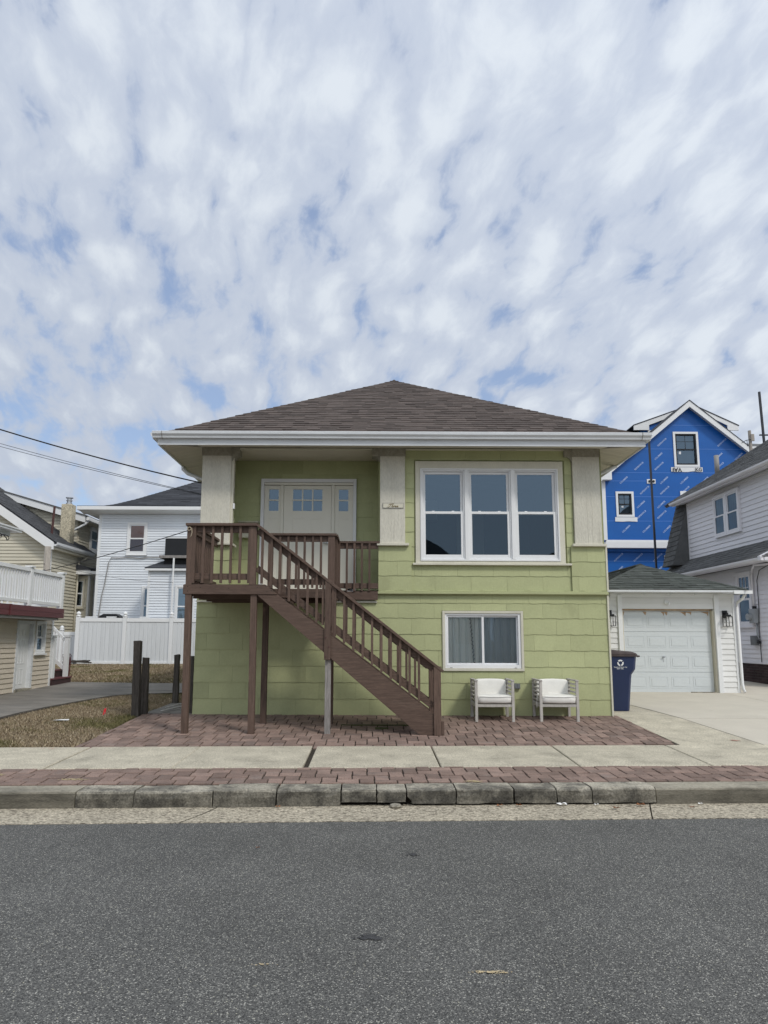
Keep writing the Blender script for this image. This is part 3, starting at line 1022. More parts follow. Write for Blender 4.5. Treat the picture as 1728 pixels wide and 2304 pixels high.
# left asphalt drive --------------------------------------------------
ad = thing('driveway', 'worn dark asphalt drive passing the peach garage', 'driveway', (-6.5, 2, .36))
del ad['category']; struct(ad)
edge_r = [(-5.80, -2.75), (-5.73, -.49), (-5.61, .85), (-5.38, 2.1), (-5.18, 2.89), (-4.90, 3.2), (-4.17, 3.48), (-3.0, 3.6), (1.0, 3.7)]
edge_l = [(-9.0, -2.9), (-9.0, -.5), (-9.0, .9), (-9.0, 2.1), (-9.0, 3.2), (-9.0, 6.35), (-5.85, 5.98), (-4.64, 5.94), (1.0, 5.9)]


def chain_mesh(A, B, mat, off, n=6):
    mb = MB()
    for i in range(len(A) - 1):
        for k in range(n):
            t0, t1 = k / n, (k + 1) / n
            P = lambda i_, t: (A[i_][0] * (1 - t) + B[i_][0] * t, A[i_][1] * (1 - t) + B[i_][1] * t)
            q = [P(i, t0), P(i + 1, t0), P(i + 1, t1), P(i, t1)]
            mb.face([(x, y, zg(x, y) + off) for x, y in reversed(q)])
    return mb


obj('surface', chain_mesh(edge_r, edge_l, 'drive_asphalt', .002), 'drive_asphalt', ad)
mb = MB()
for (x0, y0), (x1, y1) in zip(edge_r[:-1], edge_r[1:]):        # the dug edge between asphalt and turf
    N = 6
    for k in range(N):
        t0, t1 = k / N, (k + 1) / N
        p = (x0 + (x1 - x0) * t0, y0 + (y1 - y0) * t0); q = (x0 + (x1 - x0) * t1, y0 + (y1 - y0) * t1)
        w = .07 + .05 * mnoise.noise(Vector((p[0] * 3, p[1] * 3, 1)))
        w2 = .07 + .05 * mnoise.noise(Vector((q[0] * 3, q[1] * 3, 1)))
        mb.face([(x, y, zg(x, y) + .006) for x, y in ((p[0] - .05, p[1]), (p[0] + w, p[1] - w * .4), (q[0] + w2, q[1] - w2 * .4), (q[0] - .05, q[1]))])
obj('soil_edge', mb, 'joint', ad)

# dormant grass -------------------------------------------------------


def inside(poly, x, y):
    c = False
    j = len(poly) - 1
    for i in range(len(poly)):
        xi, yi = poly[i]; xj, yj = poly[j]
        if (yi > y) != (yj > y) and x < (xj - xi) * (y - yi) / (yj - yi) + xi:
            c = not c
        j = i
    return c


def lawn(label, poly, count, hmin, hmax, seed, wid):
    r = random.Random(seed)
    v, f, col = [], [], []
    x0, x1 = min(p[0] for p in poly), max(p[0] for p in poly)
    y0, y1 = min(p[1] for p in poly), max(p[1] for p in poly)
    n = 0
    straw = ((.36, .295, .20), (.30, .235, .15), (.22, .165, .105), (.44, .37, .27), (.15, .115, .075))
    grn = ((.15, .14, .06), (.19, .165, .08), (.11, .105, .045))
    while n < count:
        x, y = r.uniform(x0, x1), r.uniform(y0, y1)
        if not inside(poly, x, y):
            continue
        n += 1
        z = zg(x, y) - .028
        q = mnoise.noise(Vector((x * .7, y * .7, 4.0))) + .6 * mnoise.noise(Vector((x * 2.3, y * 2.3, 1.0)))
        c = r.choice(grn) if q + r.uniform(-.35, .35) > .34 else r.choice(straw)
        k = r.uniform(.85, 1.4)
        h = r.uniform(hmin, hmax)
        a = r.uniform(0, 6.283)
        lean = r.uniform(.2, 1.3) * h
        dx, dy = math.cos(a), math.sin(a)
        b = r.uniform(0, 6.283)
        wx, wy = math.cos(b) * wid, math.sin(b) * wid
        i = len(v)
        v += [(x - wx, y - wy, z), (x + wx, y + wy, z), (x + dx * lean, y + dy * lean, z + h)]
        f.append((i, i + 1, i + 2))
        col += [c[0] * k, c[1] * k, c[2] * k, 1.0]
    me = bpy.data.meshes.new('grass')
    me.from_pydata(v, [], f)
    at = me.attributes.new('col', 'FLOAT_COLOR', 'FACE')
    at.data.foreach_set('color', col)
    me.materials.append(MT['grass'])
    o = bpy.data.objects.new('grass', me)
    COL.objects.link(o)
    o['kind'] = 'stuff'; o['label'] = label
    return o


lawn('short dormant brown grass between the asphalt drive and the patio', [(-5.75, -2.72), (-3.70, -2.62), (-3.72, -.1), (-3.70, 1.65), (-2.95, 1.75), (-2.95, 3.5), (-4.17, 3.36), (-4.9, 3.08), (-5.12, 2.85), (-5.30, 2.1), (-5.53, .85), (-5.66, -.49)], 80000, .02, .055, 1, .007)
lawn('brown grass bank in front of the white vinyl fence', [(-7.45, 6.35), (-5.85, 6.03), (-4.0, 6.0), (-4.0, 14.2), (-12.5, 13.6), (-9.0, 9.0)], 70000, .025, .07, 2, .013)


# ================================================================== GREEN HOUSE
def window(W, parent, a0, a1, z0, z1, trim=.06, sash=.045, style='hung', mat='white', trim_mat='cream', depth=.02, sill=True,
           glassm=('pane', 'pane'), back=None, muntins=None, proud=.03, name='window', head=None, off=0.0):
    """A framed window in wall W: window (its frame) > sill, sash, pane, muntin ... back: dark or curtain object behind the glass."""
    proud = max(proud, off - .012) if off else proud
    mb = MB()
    W.frame(mb, a0, a1, z0, z1, trim, trim, trim, head or trim, -.05, proud)
    w = obj(name, mb, trim_mat, parent)
    if sill:
        mb = MB(); W.box(mb, a0 - .03, a1 + .03, z0 - .03, z0 - .001, -.02, proud + .035)
        obj('sill', mb, trim_mat, w)
    i0, i1, j0, j1 = a0 + trim, a1 - trim, z0 + trim, z1 - (head or trim)
    mid = (j0 + j1) / 2
    if style == 'hung':
        parts = [(i0, i1, mid - sash * .4, j1, -.035, glassm[0]), (i0, i1, j0, mid + sash * .4, -.012, glassm[1])]
    elif style == 'slider':
        mm = (i0 + i1) / 2
        parts = [(i0, mm + .02, j0, j1, -.012, glassm[0]), (mm - .02, i1, j0, j1, -.035, glassm[1])]
    else:
        parts = [(i0, i1, j0, j1, -.02, glassm[0])]
    for k, (p, q, r, s, d, gm) in enumerate(parts):
        d += off
        mb = MB(); W.frame(mb, p, q, r, s, sash, sash, sash, sash, d - .022, d)
        obj('sash', mb, mat, w)
        mb = MB()
        mb.face([W.p(x, z, d - .014) for x, z in ((p + sash, r + sash), (q - sash, r + sash), (q - sash, s - sash), (p + sash, s - sash))])
        obj('pane', mb, gm, w)
        if muntins and k in muntins:
            nx, nz = muntins[k]
            mb = MB()
            for i in range(1, nx):
                x = p + sash + (q - p - 2 * sash) * i / nx
                W.box(mb, x - .006, x + .006, r + sash, s - sash, d - .013, d - .004)
            for i in range(1, nz):
                z = r + sash + (s - r - 2 * sash) * i / nz
                W.box(mb, p + sash, q - sash, z - .006, z + .006, d - .0125, d - .0045)
            obj('muntin', mb, mat, w)
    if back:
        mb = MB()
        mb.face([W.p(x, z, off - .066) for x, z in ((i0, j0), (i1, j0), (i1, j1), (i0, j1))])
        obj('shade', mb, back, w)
    return w


def wall_open(W, a0, a1, z0, z1, d0, d1, holes):
    """A wall slab pierced by holes, as butted boxes."""
    mb = MB()
    za = sorted({z0, z1} | {h[k] for h in holes for k in (2, 3)})
    for lo, hi in zip(za, za[1:]):
        for p, q, l_, h_ in spans(a0, a1, lo, hi, holes):
            W.box(mb, p, q, l_, h_, d0, d1)
    return mb


def pocket(W, parent, a0, a1, z0, z1, depth, mat='room', name='room'):
    mb = MB()
    A = [W.p(a0, z0, -.06), W.p(a1, z0, -.06), W.p(a1, z1, -.06), W.p(a0, z1, -.06)]
    B = [W.p(a0, z0, -depth), W.p(a1, z0, -depth), W.p(a1, z1, -depth), W.p(a0, z1, -depth)]
    mb.face(B)
    for k in range(4):
        j = (k + 1) % 4
        mb.face((A[k], A[j], B[j], B[k]))
    return obj(name, mb, mat, parent)


house = thing('green_house', 'green shingled bungalow with brown hip roof and white triple window', 'house', (.49, 0, .3))
F = Wall((0, 0, 0), (1, 0, 0))        # street front; a = X
XL, XR = -2.89, 3.87
BW_ = (.74, 3.20, 2.81, 4.51)         # big window opening
LW_ = (1.17, 2.46, 1.05, 1.99)        # lower window
body = wall_open(F, XL, XR, .22, 4.78, -.25, -.012, [BW_, LW_, (-2.47, .10, 2.335, 4.78)])
body.box(XL, XL + .2, .25, 9.5, .22, 4.78)
body.box(XR - .2, XR, .25, 9.5, .22, 4.78)
body.box(XL + .2, XR - .2, 9.3, 9.5, .22, 4.78)
body.box(-2.67, -2.47, .25, .95, 2.335, 4.78)
body.box(.10, .30, .25, .95, 2.335, 4.78)
body.box(-2.47, -1.96, .76, .95, 2.335, 4.78)
body.box(-.32, .10, .76, .95, 2.335, 4.78)
body.box(-1.96, -.32, .76, .95, 4.36, 4.78)
body.box(XL + .2, XR - .2, .96, 9.3, 4.70, 4.76)
obj('wall', body, 'green_base', house)
mb = MB(); mb.box(XL + .01, XR - .01, -.004, .2, .0, .325)
obj('foundation', mb, 'joint', house)
mb = MB(); mb.box(-2.67, .30, .0, 1.1, 2.25, 2.335)
obj('porch_floor', mb, 'wood_h', house)
mb = MB(); mb.box(-2.47, .10, .02, .75, 4.715, 4.76)
obj('porch_ceiling', mb, 'soffit', house)
pocket(F, house, *BW_, 2.6)
pocket(F, house, *LW_, 1.2)


def wavy(W, a0, a1, z0, z1, d0, d1, seed, amp=.006):
    """One asbestos shingle: a wavy lower edge, leaning out to d1 at the bottom."""
    r = random.Random(seed)
    N = max(2, int((a1 - a0) / .055))
    ph, fq = r.uniform(0, 6), r.uniform(14, 22)
    mb = MB()
    for i in range(N + 1):
        a = a0 + (a1 - a0) * i / N
        z = z0 + amp * math.sin(a * fq + ph) + amp * .6 * math.sin(a * fq * 2.3 + ph * 2)
        mb.v += [tuple(W.p(a, z, d1)), tuple(W.p(a, z1, d0)), tuple(W.p(a, z, d0 - .012))]
    for i in range(N):
        k = i * 3
        mb.f += [(k, k + 3, k + 4, k + 1), (k + 2, k + 5, k + 3, k)]; mb.t += [1, 1]
    mb.f += [(0, 1, 2), (N * 3, N * 3 + 2, N * 3 + 1)]; mb.t += [1, 1]
    return mb


def shingle_rows(W, rows, a0, a1, holes, d=.0, width=.595, seed=0, amp=.0042, out=.0090, parent=None):
    for i in range(len(rows) - 1):
        z0, z1 = rows[i], rows[i + 1]
        off = ((i * .37 + seed * .21) % 1) * width
        for p, q, lo, hi in spans(a0, a1, z0, z1, holes):
            js = [p]
            x = a0 - off
            while x < q:
                if x > p + .06 and x < q - .06:
                    js.append(x)
                x += width
            js.append(q)
            for s, e in zip(js, js[1:]):
                r = random.Random(int(s * 1000) + i * 77 + seed)
                o_ = out + r.uniform(-.0015, .003)
                mb = wavy(W, s + .0012, e - .0012, lo, hi + (.004 if hi == z1 else 0), d + .001, d + o_, int(s * 100) + i + seed, amp if lo == z0 else 0)
                obj('shingle', mb, 'green', parent or house)


low = [.318, .585, .843, 1.103, 1.364, 1.624, 1.886, 2.13, 2.262]
shingle_rows(F, low, XL, XR, [(LW_[0] - .02, LW_[1] + .02, LW_[2] - .02, LW_[3] + .02)], seed=1)
up = [2.335, 2.578, 2.822, 3.067, 3.314, 3.562, 3.81, 4.057, 4.305, 4.55, 4.74]
bigh = (.70, 3.24, 2.765, 4.54)
shingle_rows(F, up[:4], .10, XR, [bigh, (.10, .655, 2.335, 3.07), (3.30, XR, 2.335, 3.07)], seed=2)
shingle_rows(F, up[3:], .545, 3.36, [bigh], seed=5)
# pier faces stand a little proud under the pillars
for p0, p1 in ((.10, .655), (3.30, 3.87), (-2.89, -2.36)):
    mb = MB(); F.box(mb, p0, p1, 2.336, 3.07, -.01, .030)
    obj('pier', mb, 'green_base', house)
    shingle_rows(F, up[:4], p0, p1, [], d=.032, seed=int(p0 * 10) + 9)
PW = Wall((0, .76, 0), (1, 0, 0))     # the porch's back wall
DOOR = (-2.0, -.28, 2.3, 4.37)
shingle_rows(PW, [2.335, 2.42, 2.67, 2.925, 3.18, 3.435, 3.69, 3.95, 4.21, 4.47, 4.74], -2.47, .10, [DOOR], seed=3, out=.008, amp=.003)
SW = Wall((-2.47, .0, 0), (0, 1, 0))   # its left cheek
shingle_rows(SW, [2.335, 2.42, 2.67, 2.925, 3.18, 3.435, 3.69, 3.95, 4.21, 4.47, 4.74], .01, .75, [], seed=4, out=.008, amp=.003)
# belt moulding and corner strips
mb = MB()
mb.box(.085, XR + .012, -.075, .0, 2.275, 2.315); mb.box(.10, XR + .004, -.05, .0, 2.315, 2.334); mb.box(.10, XR + .004, -.04, .0, 2.262, 2.275)
obj('belt_moulding', mb, 'green', house, bevel=.008)
mb = MB(); mb.box(XL, .085, -.045, .0, 2.130, 2.160)
obj('ledge_strip', mb, 'cream', house)
mb = MB(); mb.box(XR - .004, XR + .022, -.030, .03, .31, 2.26)
obj('corner_strip', mb, 'cream', house)
mb = MB(); mb.box(XR - .004, XR + .024, -.05, .03, 2.34, 3.07)
obj('corner_strip', mb, 'cream', house)

# pillars with bracketed capitals
for nm, p0, p1, lbr, rbr in (('left', -2.875, -2.385, False, True), ('mid', .125, .545, True, False), ('right', 3.37, 3.825, True, False)):
    mb = MB(); F.box(mb, p0, p1, 3.115, 4.62, -.30 if nm != 'right' else -.02, .055)
    pil = obj('pillar', mb, 'stucco', house, bevel=.006)
    mb = MB(); F.box(mb, p0 - .012, p1 + .012, 4.60, 4.745, -.30 if nm != 'right' else -.02, .066)
    obj('capital', mb, 'stucco_grimy', pil)
    for on, sgn, e in ((lbr, -1, p0), (rbr, 1, p1)):
        if on:
            poly = []
            for k in range(9):
                q = k / 8 * math.pi / 2
                poly.append(F.p(e + sgn * (.125 - .085 * math.sin(q)), 4.515 + .10 * (1 - math.cos(q)), .05) if False else F.p(e + sgn * (.015 + .10 * (1 - math.cos(q))), 4.515 + .09 * math.sin(q), .05))
            poly += [F.p(e + sgn * .135, 4.605, .05), F.p(e + sgn * .135, 4.742, .05), F.p(e + sgn * .0125, 4.742, .05), F.p(e + sgn * .0, 4.515, .05)]
            if sgn < 0:
                poly = poly[::-1]
            mb = MB(); mb.prism(poly, (0, .22 if nm != 'right' else .06, 0))
            obj('bracket', mb, 'stucco_grimy', pil)
    mb = MB(); F.box(mb, p0 - .05, p1 + (.06 if nm != 'right' else .055), 3.072, 3.115, -.30 if nm != 'right' else -.02, .105)
    obj('ledge', mb, 'cream', pil, bevel=.006)
    rr = random.Random(len(nm))                                            # hairline cracks, raised as ragged ribs
    for cxx in ([p0 + .22, p0 + .30] if nm != 'mid' else [p0 + .19, p0 + .24]):
        pts = []
        z = 3.14
        while z < 4.58:
            pts.append(F.p(cxx + rr.uniform(-.008, .008), z, .0555)); z += rr.uniform(.04, .10)
        mb = MB(); mb.tube(pts, .0028, 4)
        obj('crack', mb, 'stucco', pil)
mb = MB(); mb.box(-2.385, -2.345, -.02, .02, 3.115, 4.60)
obj('pillar_strip', mb, 'cream', house)
mb = MB(); mb.box(-2.87, 3.84, -.048, .02, 4.715, 4.735)
obj('frieze', mb, 'cream', house)

# roof: hip, 7 in 12
EX0, EX1, EY = -3.50, 4.43, -.60
EZ = 4.80
CX = (EX0 + EX1) / 2
HW = (EX1 - EX0) / 2
SL = 2.40 / HW
PK = (CX, EY + HW, EZ + 2.40)
RB = (CX, 10.1 - HW, EZ + 2.40)
deck = MB()
c0, c1, c2, c3 = (EX0, EY, EZ), (EX1, EY, EZ), (EX1, 10.1, EZ), (EX0, 10.1, EZ)
deck.face((c0, c1, PK)); deck.face((c1, c2, RB, PK)); deck.face((c2, c3, RB)); deck.face((c3, c0, PK, RB))
roof = obj('roof', deck, 'roof', house)
lenS = math.hypot(HW, 2.40)
vF = Vector((0, HW, 2.40)).normalized()
nF = Vector((0, -2.40, HW)).normalized()
mb = MB()
shingled(mb, (EX0, EY - .03, EZ + .004), (1, 0, 0), vF, nF, lenS, lambda b: b / lenS * HW, lambda b: 2 * HW - b / lenS * HW, .137, (.13, .30), .012, .24)
o = obj('roof_shingles', mb, 'roof', roof); o['kind'] = 'stuff'
ev = Vector((HW, 0, 2.40)).normalized()
mb = MB()
LD = 10.7
shingled(mb, (EX0 - .02, 10.1, EZ + .004), (0, -1, 0), ev, Vector((-2.40, 0, HW)), lenS, lambda b: b / lenS * HW, lambda b: LD - b / lenS * HW, .137)
shingled(mb, (EX1 + .02, EY, EZ + .004), (0, 1, 0), Vector((-HW, 0, 2.40)), Vector((2.40, 0, HW)), lenS, lambda b: b / lenS * HW, lambda b: LD - b / lenS * HW, .137)
o = obj('side_shingles', mb, 'roof', roof); o['kind'] = 'stuff'
mb = MB()
dF = Vector((0, -HW, -2.40)); dL = Vector((-HW, 0, -2.40)); dR = Vector((HW, 0, -2.40))
ridgecap(mb, (EX0 + .05, EY + .05, EZ + .035), (PK[0], PK[1], PK[2] - .012), dF, dL)
ridgecap(mb, (EX1 - .05, EY + .05, EZ + .035), (PK[0], PK[1], PK[2] - .012), dF, dR)
ridgecap(mb, (PK[0], PK[1] - .03, PK[2] + .004), (RB[0], RB[1], RB[2] + .02), dL, dR)
o = obj('hip_caps', mb, 'roof', roof); o['kind'] = 'stuff'
# gutter (K profile), fascia, sloping soffit boards
gp = [(-.60, 4.735), (-.665, 4.735), (-.672, 4.765), (-.700, 4.795), (-.704, 4.835), (-.694, 4.842), (-.690, 4.80), (-.60, 4.80)]
mb = MB(); mb.prism([(EX0 - .05, y, z) for y, z in gp], (EX1 - EX0 + .10, 0, 0))
gt = obj('gutter', mb, 'white_dirty', house)
for x in (EX0 + .10, EX1 - .10):
    mb = MB(); mb.prism([(x, y - .004 if y < -.6 else y, z - .002) for y, z in gp], (.012, 0, 0)); obj('joint_clip', mb, 'gutter_grey', gt)
for sx, ex in ((-1, EX0), (1, EX1)):
    mb = MB(); mb.prism([(ex + sx * (-.60 - y) * -1 * -1 if False else ex + sx * (-(y + .60)), -.60, z) for y, z in gp], (0, 10.7, 0)); obj('side_gutter', mb, 'white_dirty', house)
mb = MB()
mb.box(EX0 + .02, EX1 - .02, -.60, -.57, 4.635, 4.80)
mb.box(EX0 + .02, EX0 + .05, -.57, 10.0, 4.635, 4.80); mb.box(EX1 - .05, EX1 - .02, -.57, 10.0, 4.635, 4.80)
obj('fascia', mb, 'white_dirty', house)
zin, zout = 4.757, 4.648


def soffit_board(pts):
    mb = MB(); mb.prism(pts, (0, 0, .02)); obj('soffit_board', mb, 'soffit', house)


k = 0                                      # front soffit: boards run back to the wall
x = XL + .0
mb = MB()
soffit_board([(XL, -.575, zout), (XR, -.575, zout), (XR, .0, zin), (XL, .0, zin)])
for sx, e, w in ((-1, EX0 + .045, XL), (1, EX1 - .045, XR)):
    y = -.575                               # side soffits: narrow boards from fascia to wall
    while y < 9.5:
        y1 = min(y + .093, 9.5)
        a = lambda yy: w if yy >= 0 else e + (w - e) * 0 + (w - e) * max(0, (yy + .575) / .575)
        z_ = lambda xx: zout + (zin - zout) * abs(xx - e) / abs(w - e)
        p0, p1 = a(y + .004), a(y1 - .004)
        if y < 6 or int(y * 10) % 2:
            soffit_board([(e, y + .004, zout), (p0, y + .004, z_(p0) if y < 0 else zin), (p1, y1 - .004, z_(p1) if y1 < 0 else zin), (e, y1 - .004, zout)])
        y = y1
    mb = MB(); mb.prism([(e, -.575, zout + .022), (w, 0, zin + .022), (w, 9.5, zin + .022), (e, 9.5, zout + .022)], (0, 0, .01))
    obj('soffit_backing', mb, 'dark', house)
# downspout elbows under both side eaves
for sx, e, w, nm in ((-1, EX0, XL, 'l'), (1, EX1, XR, 'r')):
    pts = [(e - sx * .02, .95, 4.74), (e - sx * .03, .95, 4.60), (e - sx * .12, .95, 4.52), (w + sx * .06, .95, 4.36), (w + sx * .05, .95, 4.1), (w + sx * .05, .95, .5)] if nm == 'l' else \
        [(e - sx * .02, .75, 4.74), (e - sx * .05, .75, 4.64), (e - sx * .14, .75, 4.60), (w + sx * .06, .75, 4.42), (w + sx * .04, .9, 4.2)]
    mb = MB(); mb.tube(pts, .036, 8); obj('downspout', mb, 'white_dirty', house, smooth=True)

# the triple window: one casing, three double-hung units, one sill
mb = MB()
F.frame(mb, .72, 3.21, 2.79, 4.525, .08, .085, .035, .125, -.04, .028)
big = obj('window', mb, 'cream', house, bevel=.004)
big['label'] = 'big triple window with white double-hung sashes'
mb = MB(); F.box(mb, .67, 3.30, 2.755, 2.789, -.02, .075)
obj('sill', mb, 'cream', big, bevel=.005)
mb = MB()
F.frame(mb, .801, 3.124, 2.826, 4.399, .025, .025, .03, .025, -.10, .040)
F.box(mb, 1.545, 1.605, 2.857, 4.373, -.10, .0385); F.box(mb, 2.325, 2.385, 2.857, 4.373, -.10, .0385)
obj('frame', mb, 'white', big, bevel=.004)
for q, (p0, p1) in enumerate(((.827, 1.544), (1.606, 2.324), (2.386, 3.098))):
    mb = MB(); F.frame(mb, p0, p1, 2.857, 4.373, .022, .022, .025, .022, -.09, .018); obj('track', mb, 'white', big, bevel=.003)
    p0 += .023; p1 -= .023
    for z0, z1, d, gm in ((3.61, 4.35, -.028, 'pane'), (2.883, 3.665, .006, 'pane_dark')):
        mb = MB(); F.frame(mb, p0, p1, z0, z1, .040, .040, .052, .042, d - .025, d); obj('sash', mb, 'white', big, bevel=.003)
        mb = MB(); mb.face([F.p(x, z, d - .014) for x, z in ((p0 + .04, z0 + .052), (p1 - .04, z0 + .052), (p1 - .04, z1 - .042), (p0 + .04, z1 - .042))])
        obj('pane', mb, gm, big)
    for x in (p0 + .17, p1 - .17):
        mb = MB(); F.box(mb, x - .022, x + .022, 3.666, 3.677, -.020, -.002); obj('sash_lock', mb, 'white', big)
# a room behind: door, shelf and pale curtains at the sides
mb = MB(); mb.box(1.70, 2.25, 2.45, 2.50, 2.82, 4.1); mb.box(.95, 1.3, 2.3, 2.5, 3.9, 4.3)
obj('room_furniture', mb, 'soffit', big)

# lower sliding window
mb = MB(); F.frame(mb, 1.15, 2.475, 1.035, 2.005, .042, .042, .042, .042, -.03, .030)
lw = obj('window', mb, 'cream', house, bevel=.004)
lw['label'] = 'low sliding window with pale curtains'
mb = MB(); F.frame(mb, 1.193, 2.432, 1.078, 1.962, .030, .040, .055, .030, -.09, .012); obj('frame', mb, 'white', lw, bevel=.004)
for a0, a1, d, gm in ((1.224, 1.835, -.010, 'pane_clear'), (1.790, 2.391, -.036, 'pane_screen')):
    mb = MB(); F.frame(mb, a0, a1, 1.134, 1.931, .026, .038 if d > -.02 else .022, .028, .030, d - .022, d); obj('sash', mb, 'white', lw, bevel=.003)
    mb = MB(); mb.face([F.p(x, z, d - .012) for x, z in ((a0 + .026, 1.162), (a1 - .022, 1.162), (a1 - .022, 1.901), (a0 + .026, 1.901))]); obj('pane', mb, gm, lw)
for x in (1.29, 2.34):
    mb = MB(); F.box(mb, x - .02, x + .02, 1.083, 1.092, .010, .018); obj('weep_cover', mb, 'gutter_grey', lw)


def curtain(a0, a1, z0, z1, d, folds, parent, seed):
    mb = MB()
    N = folds * 8
    P = []
    for i in range(N + 1):
        t = i / N
        x = a0 + (a1 - a0) * t
        dd = d + .022 * math.sin(t * folds * 6.283 + seed) + .01 * math.sin(t * folds * 2.1 * 6.283)
        P.append((F.p(x, z0, dd), F.p(x, z1, dd * .6 + d * .4)))
    for a, b in zip(P, P[1:]):
        mb.face((a[0], b[0], b[1], a[1]))
    return obj('curtain', mb, 'curtain', parent, smooth=True)


curtain(1.22, 1.68, 1.09, 1.95, -.075, 4, lw, 1)
curtain(1.62, 2.41, 1.09, 1.95, -.110, 6, lw, 2.5)
mb = MB()
for k in range(34):                                       # the dark crocheted edge of the left curtain
    z = 1.14 + k * .0225
    x = 1.672 - .0016 * k + .006 * math.sin(k * 2.1)
    mb.box(x - .011, x + .011, .050, .054, z, z + .012)
o = obj('curtain_edge', mb, 'lace', lw)

# entrance: door with two sidelights
mb = MB()
PW.frame(mb, -1.995, -.290, 2.335, 4.375, .055, .055, .001, .060, -.03, .055)
door = obj('door', mb, 'white', house, bevel=.005)
door['label'] = 'cream front door with six small panes and sidelights'
mb = MB(); PW.box(mb, -1.939, -.346, 4.27, 4.314, -.05, .02)
PW.box(mb, -1.645, -1.592, 2.34, 4.269, -.05, .018); PW.box(mb, -.735, -.682, 2.34, 4.269, -.05, .018)
obj('jamb', mb, 'offwhite', door, bevel=.004)


def leaf(a0, a1, z0, z1, panes, panels, d):
    holes = panes + panels
    mb = wall_open(PW, a0, a1, z0, z1, d - .035, d, holes)
    lf = obj('door_leaf', mb, 'offwhite', door)
    for p in panels:
        mb = MB(); PW.box(mb, p[0], p[1], p[2], p[3], d - .030, d - .008); obj('panel', mb, 'offwhite', door)
    for p in panes:
        mb = MB(); mb.face([PW.p(x, z, d - .012) for x, z in ((p[0], p[2]), (p[1], p[2]), (p[1], p[3]), (p[0], p[3]))]); obj('pane', mb, 'pane', door)


dz0, dz1 = 2.36, 4.262
xs = [(-1.592 + .166 + k * .182, -1.592 + .166 + k * .182 + .160) for k in range(3)]
leaf(-1.588, -.739, dz0, dz1, [(a, b, z, z + .185) for a, b in xs for z in (3.800, 4.007)], [(-1.425, -1.215, 2.50, 3.655), (-1.095, -.885, 2.50, 3.655)], .0)
leaf(-1.938, -1.646, dz0, dz1, [(-1.855, -1.685, z, z + .185) for z in (3.800, 4.007)], [(-1.86, -1.685, 2.50, 3.655)], -.004)
leaf(-.681, -.347, dz0, dz1, [(-.605, -.435, z, z + .185) for z in (3.800, 4.007)], [(-.61, -.435, 2.50, 3.655)], -.004)
pocket(PW, house, -1.96, -.32, 2.34, 4.36, 1.5)
mb = MB(); mb.tube([PW.p(-.80, 3.22, .0), PW.p(-.80, 3.22, .05)], .014, 8); mb.tube([PW.p(-.80, 3.22, .045), PW.p(-.88, 3.22, .05)], .010, 8)
obj('handle', mb, 'steel', door)
mb = MB(); PW.box(mb, -2.0, -.28, 2.336, 2.36, -.03, .10)
obj('threshold', mb, 'white', door)

# small fittings on the house: things of their own
pl = thing('name_plaque', 'cream plaque with the word Three in script on middle pillar', 'plaque', (.345, -.06, 3.71))
mb = MB(); F.box(mb, .175, .515, 3.712, 3.790, .056, .068)
obj('plate', mb, 'cream', pl, bevel=.003)
mb = MB(); F.frame(mb, .172, .518, 3.709, 3.793, .004, .004, .004, .004, .0565, .071)
obj('rim', mb, 'gutter_grey', pl)
STROKES = [[(.0, .62), (.12, .95), (.5, 1.0), (.95, 1.12)], [(.52, 1.0), (.36, .45), (.18, .06), (-.06, .02), (-.14, .16)],
           [(.95, 1.05), (.72, .45), (.58, .0), (.74, .42), (.88, .46), (.84, .06), (.95, .05)], [(.98, .10), (1.14, .48), (1.12, .0), (1.2, .34), (1.36, .46)],
           [(1.36, .22), (1.6, .32), (1.56, .46), (1.42, .36), (1.44, .05), (1.66, .10)], [(1.70, .22), (1.94, .32), (1.90, .46), (1.76, .36), (1.78, .05), (2.05, .16)]]
mb = MB()
for st in STROKES:
    mb.tube([F.p(.262 + a * .082 + z * .012, 3.722 + z * .052, .071) for a, z in st], .0042, 6)
obj('lettering', mb, 'brass', pl)

ob_ = thing('outlet_box', 'small grey outdoor socket box on green wall between the chairs', 'socket box', (2.35, -.02, .76))
mb = MB(); F.box(mb, 2.30, 2.345, .765, .84, .016, .07); F.box(mb, 2.348, 2.392, .765, .84, .016, .06)
obj('cover', mb, 'outlet', ob_, bevel=.004)
mb = MB(); F.box(mb, 2.295, 2.397, .757, .764, .014, .05)
obj('hinge_plate', mb, 'gutter_grey', ob_)
mbx = thing('mailbox', 'cream wall mailbox left of the front door', 'mailbox', (-2.2, .7, 3.3))
mb = MB(); PW.box(mb, -2.36, -2.04, 3.30, 3.56, .012, .12)
obj('box', mb, 'cream', mbx, bevel=.004)
mb = MB(); PW.lap(mb, -2.38, -2.02, 3.565, 3.61, .15, back=0)
obj('lid', mb, 'cream', mbx)
sb = thing('sensor_box', 'tiny pale sensor box on inner edge of left pillar', 'sensor', (-2.36, -.02, 3.69))
mb = MB(); mb.box(-2.343, -2.315, -.03, .01, 3.69, 3.785)
obj('case', mb, 'white', sb, bevel=.004)
mb = MB(); mb.tube([(-2.335, -.0, 3.69), (-2.34, .03, 3.6), (-2.33, .06, 3.5), (-2.36, .04, 3.4)], .004, 5)
obj('cable', mb, 'green', sb)

# ================================================================== WOODEN STAIR AND LANDING
st = thing('wooden_stairs', 'brown stained timber stair and landing up to the front door', 'stairs', (-.9, -1.2, .25))


def wood(name, mb, mat='wood_v', bevel=.004, parent=None, **kw):
    return obj(name, mb, mat, parent or st, bevel=bevel, **kw)


DZ = 2.30
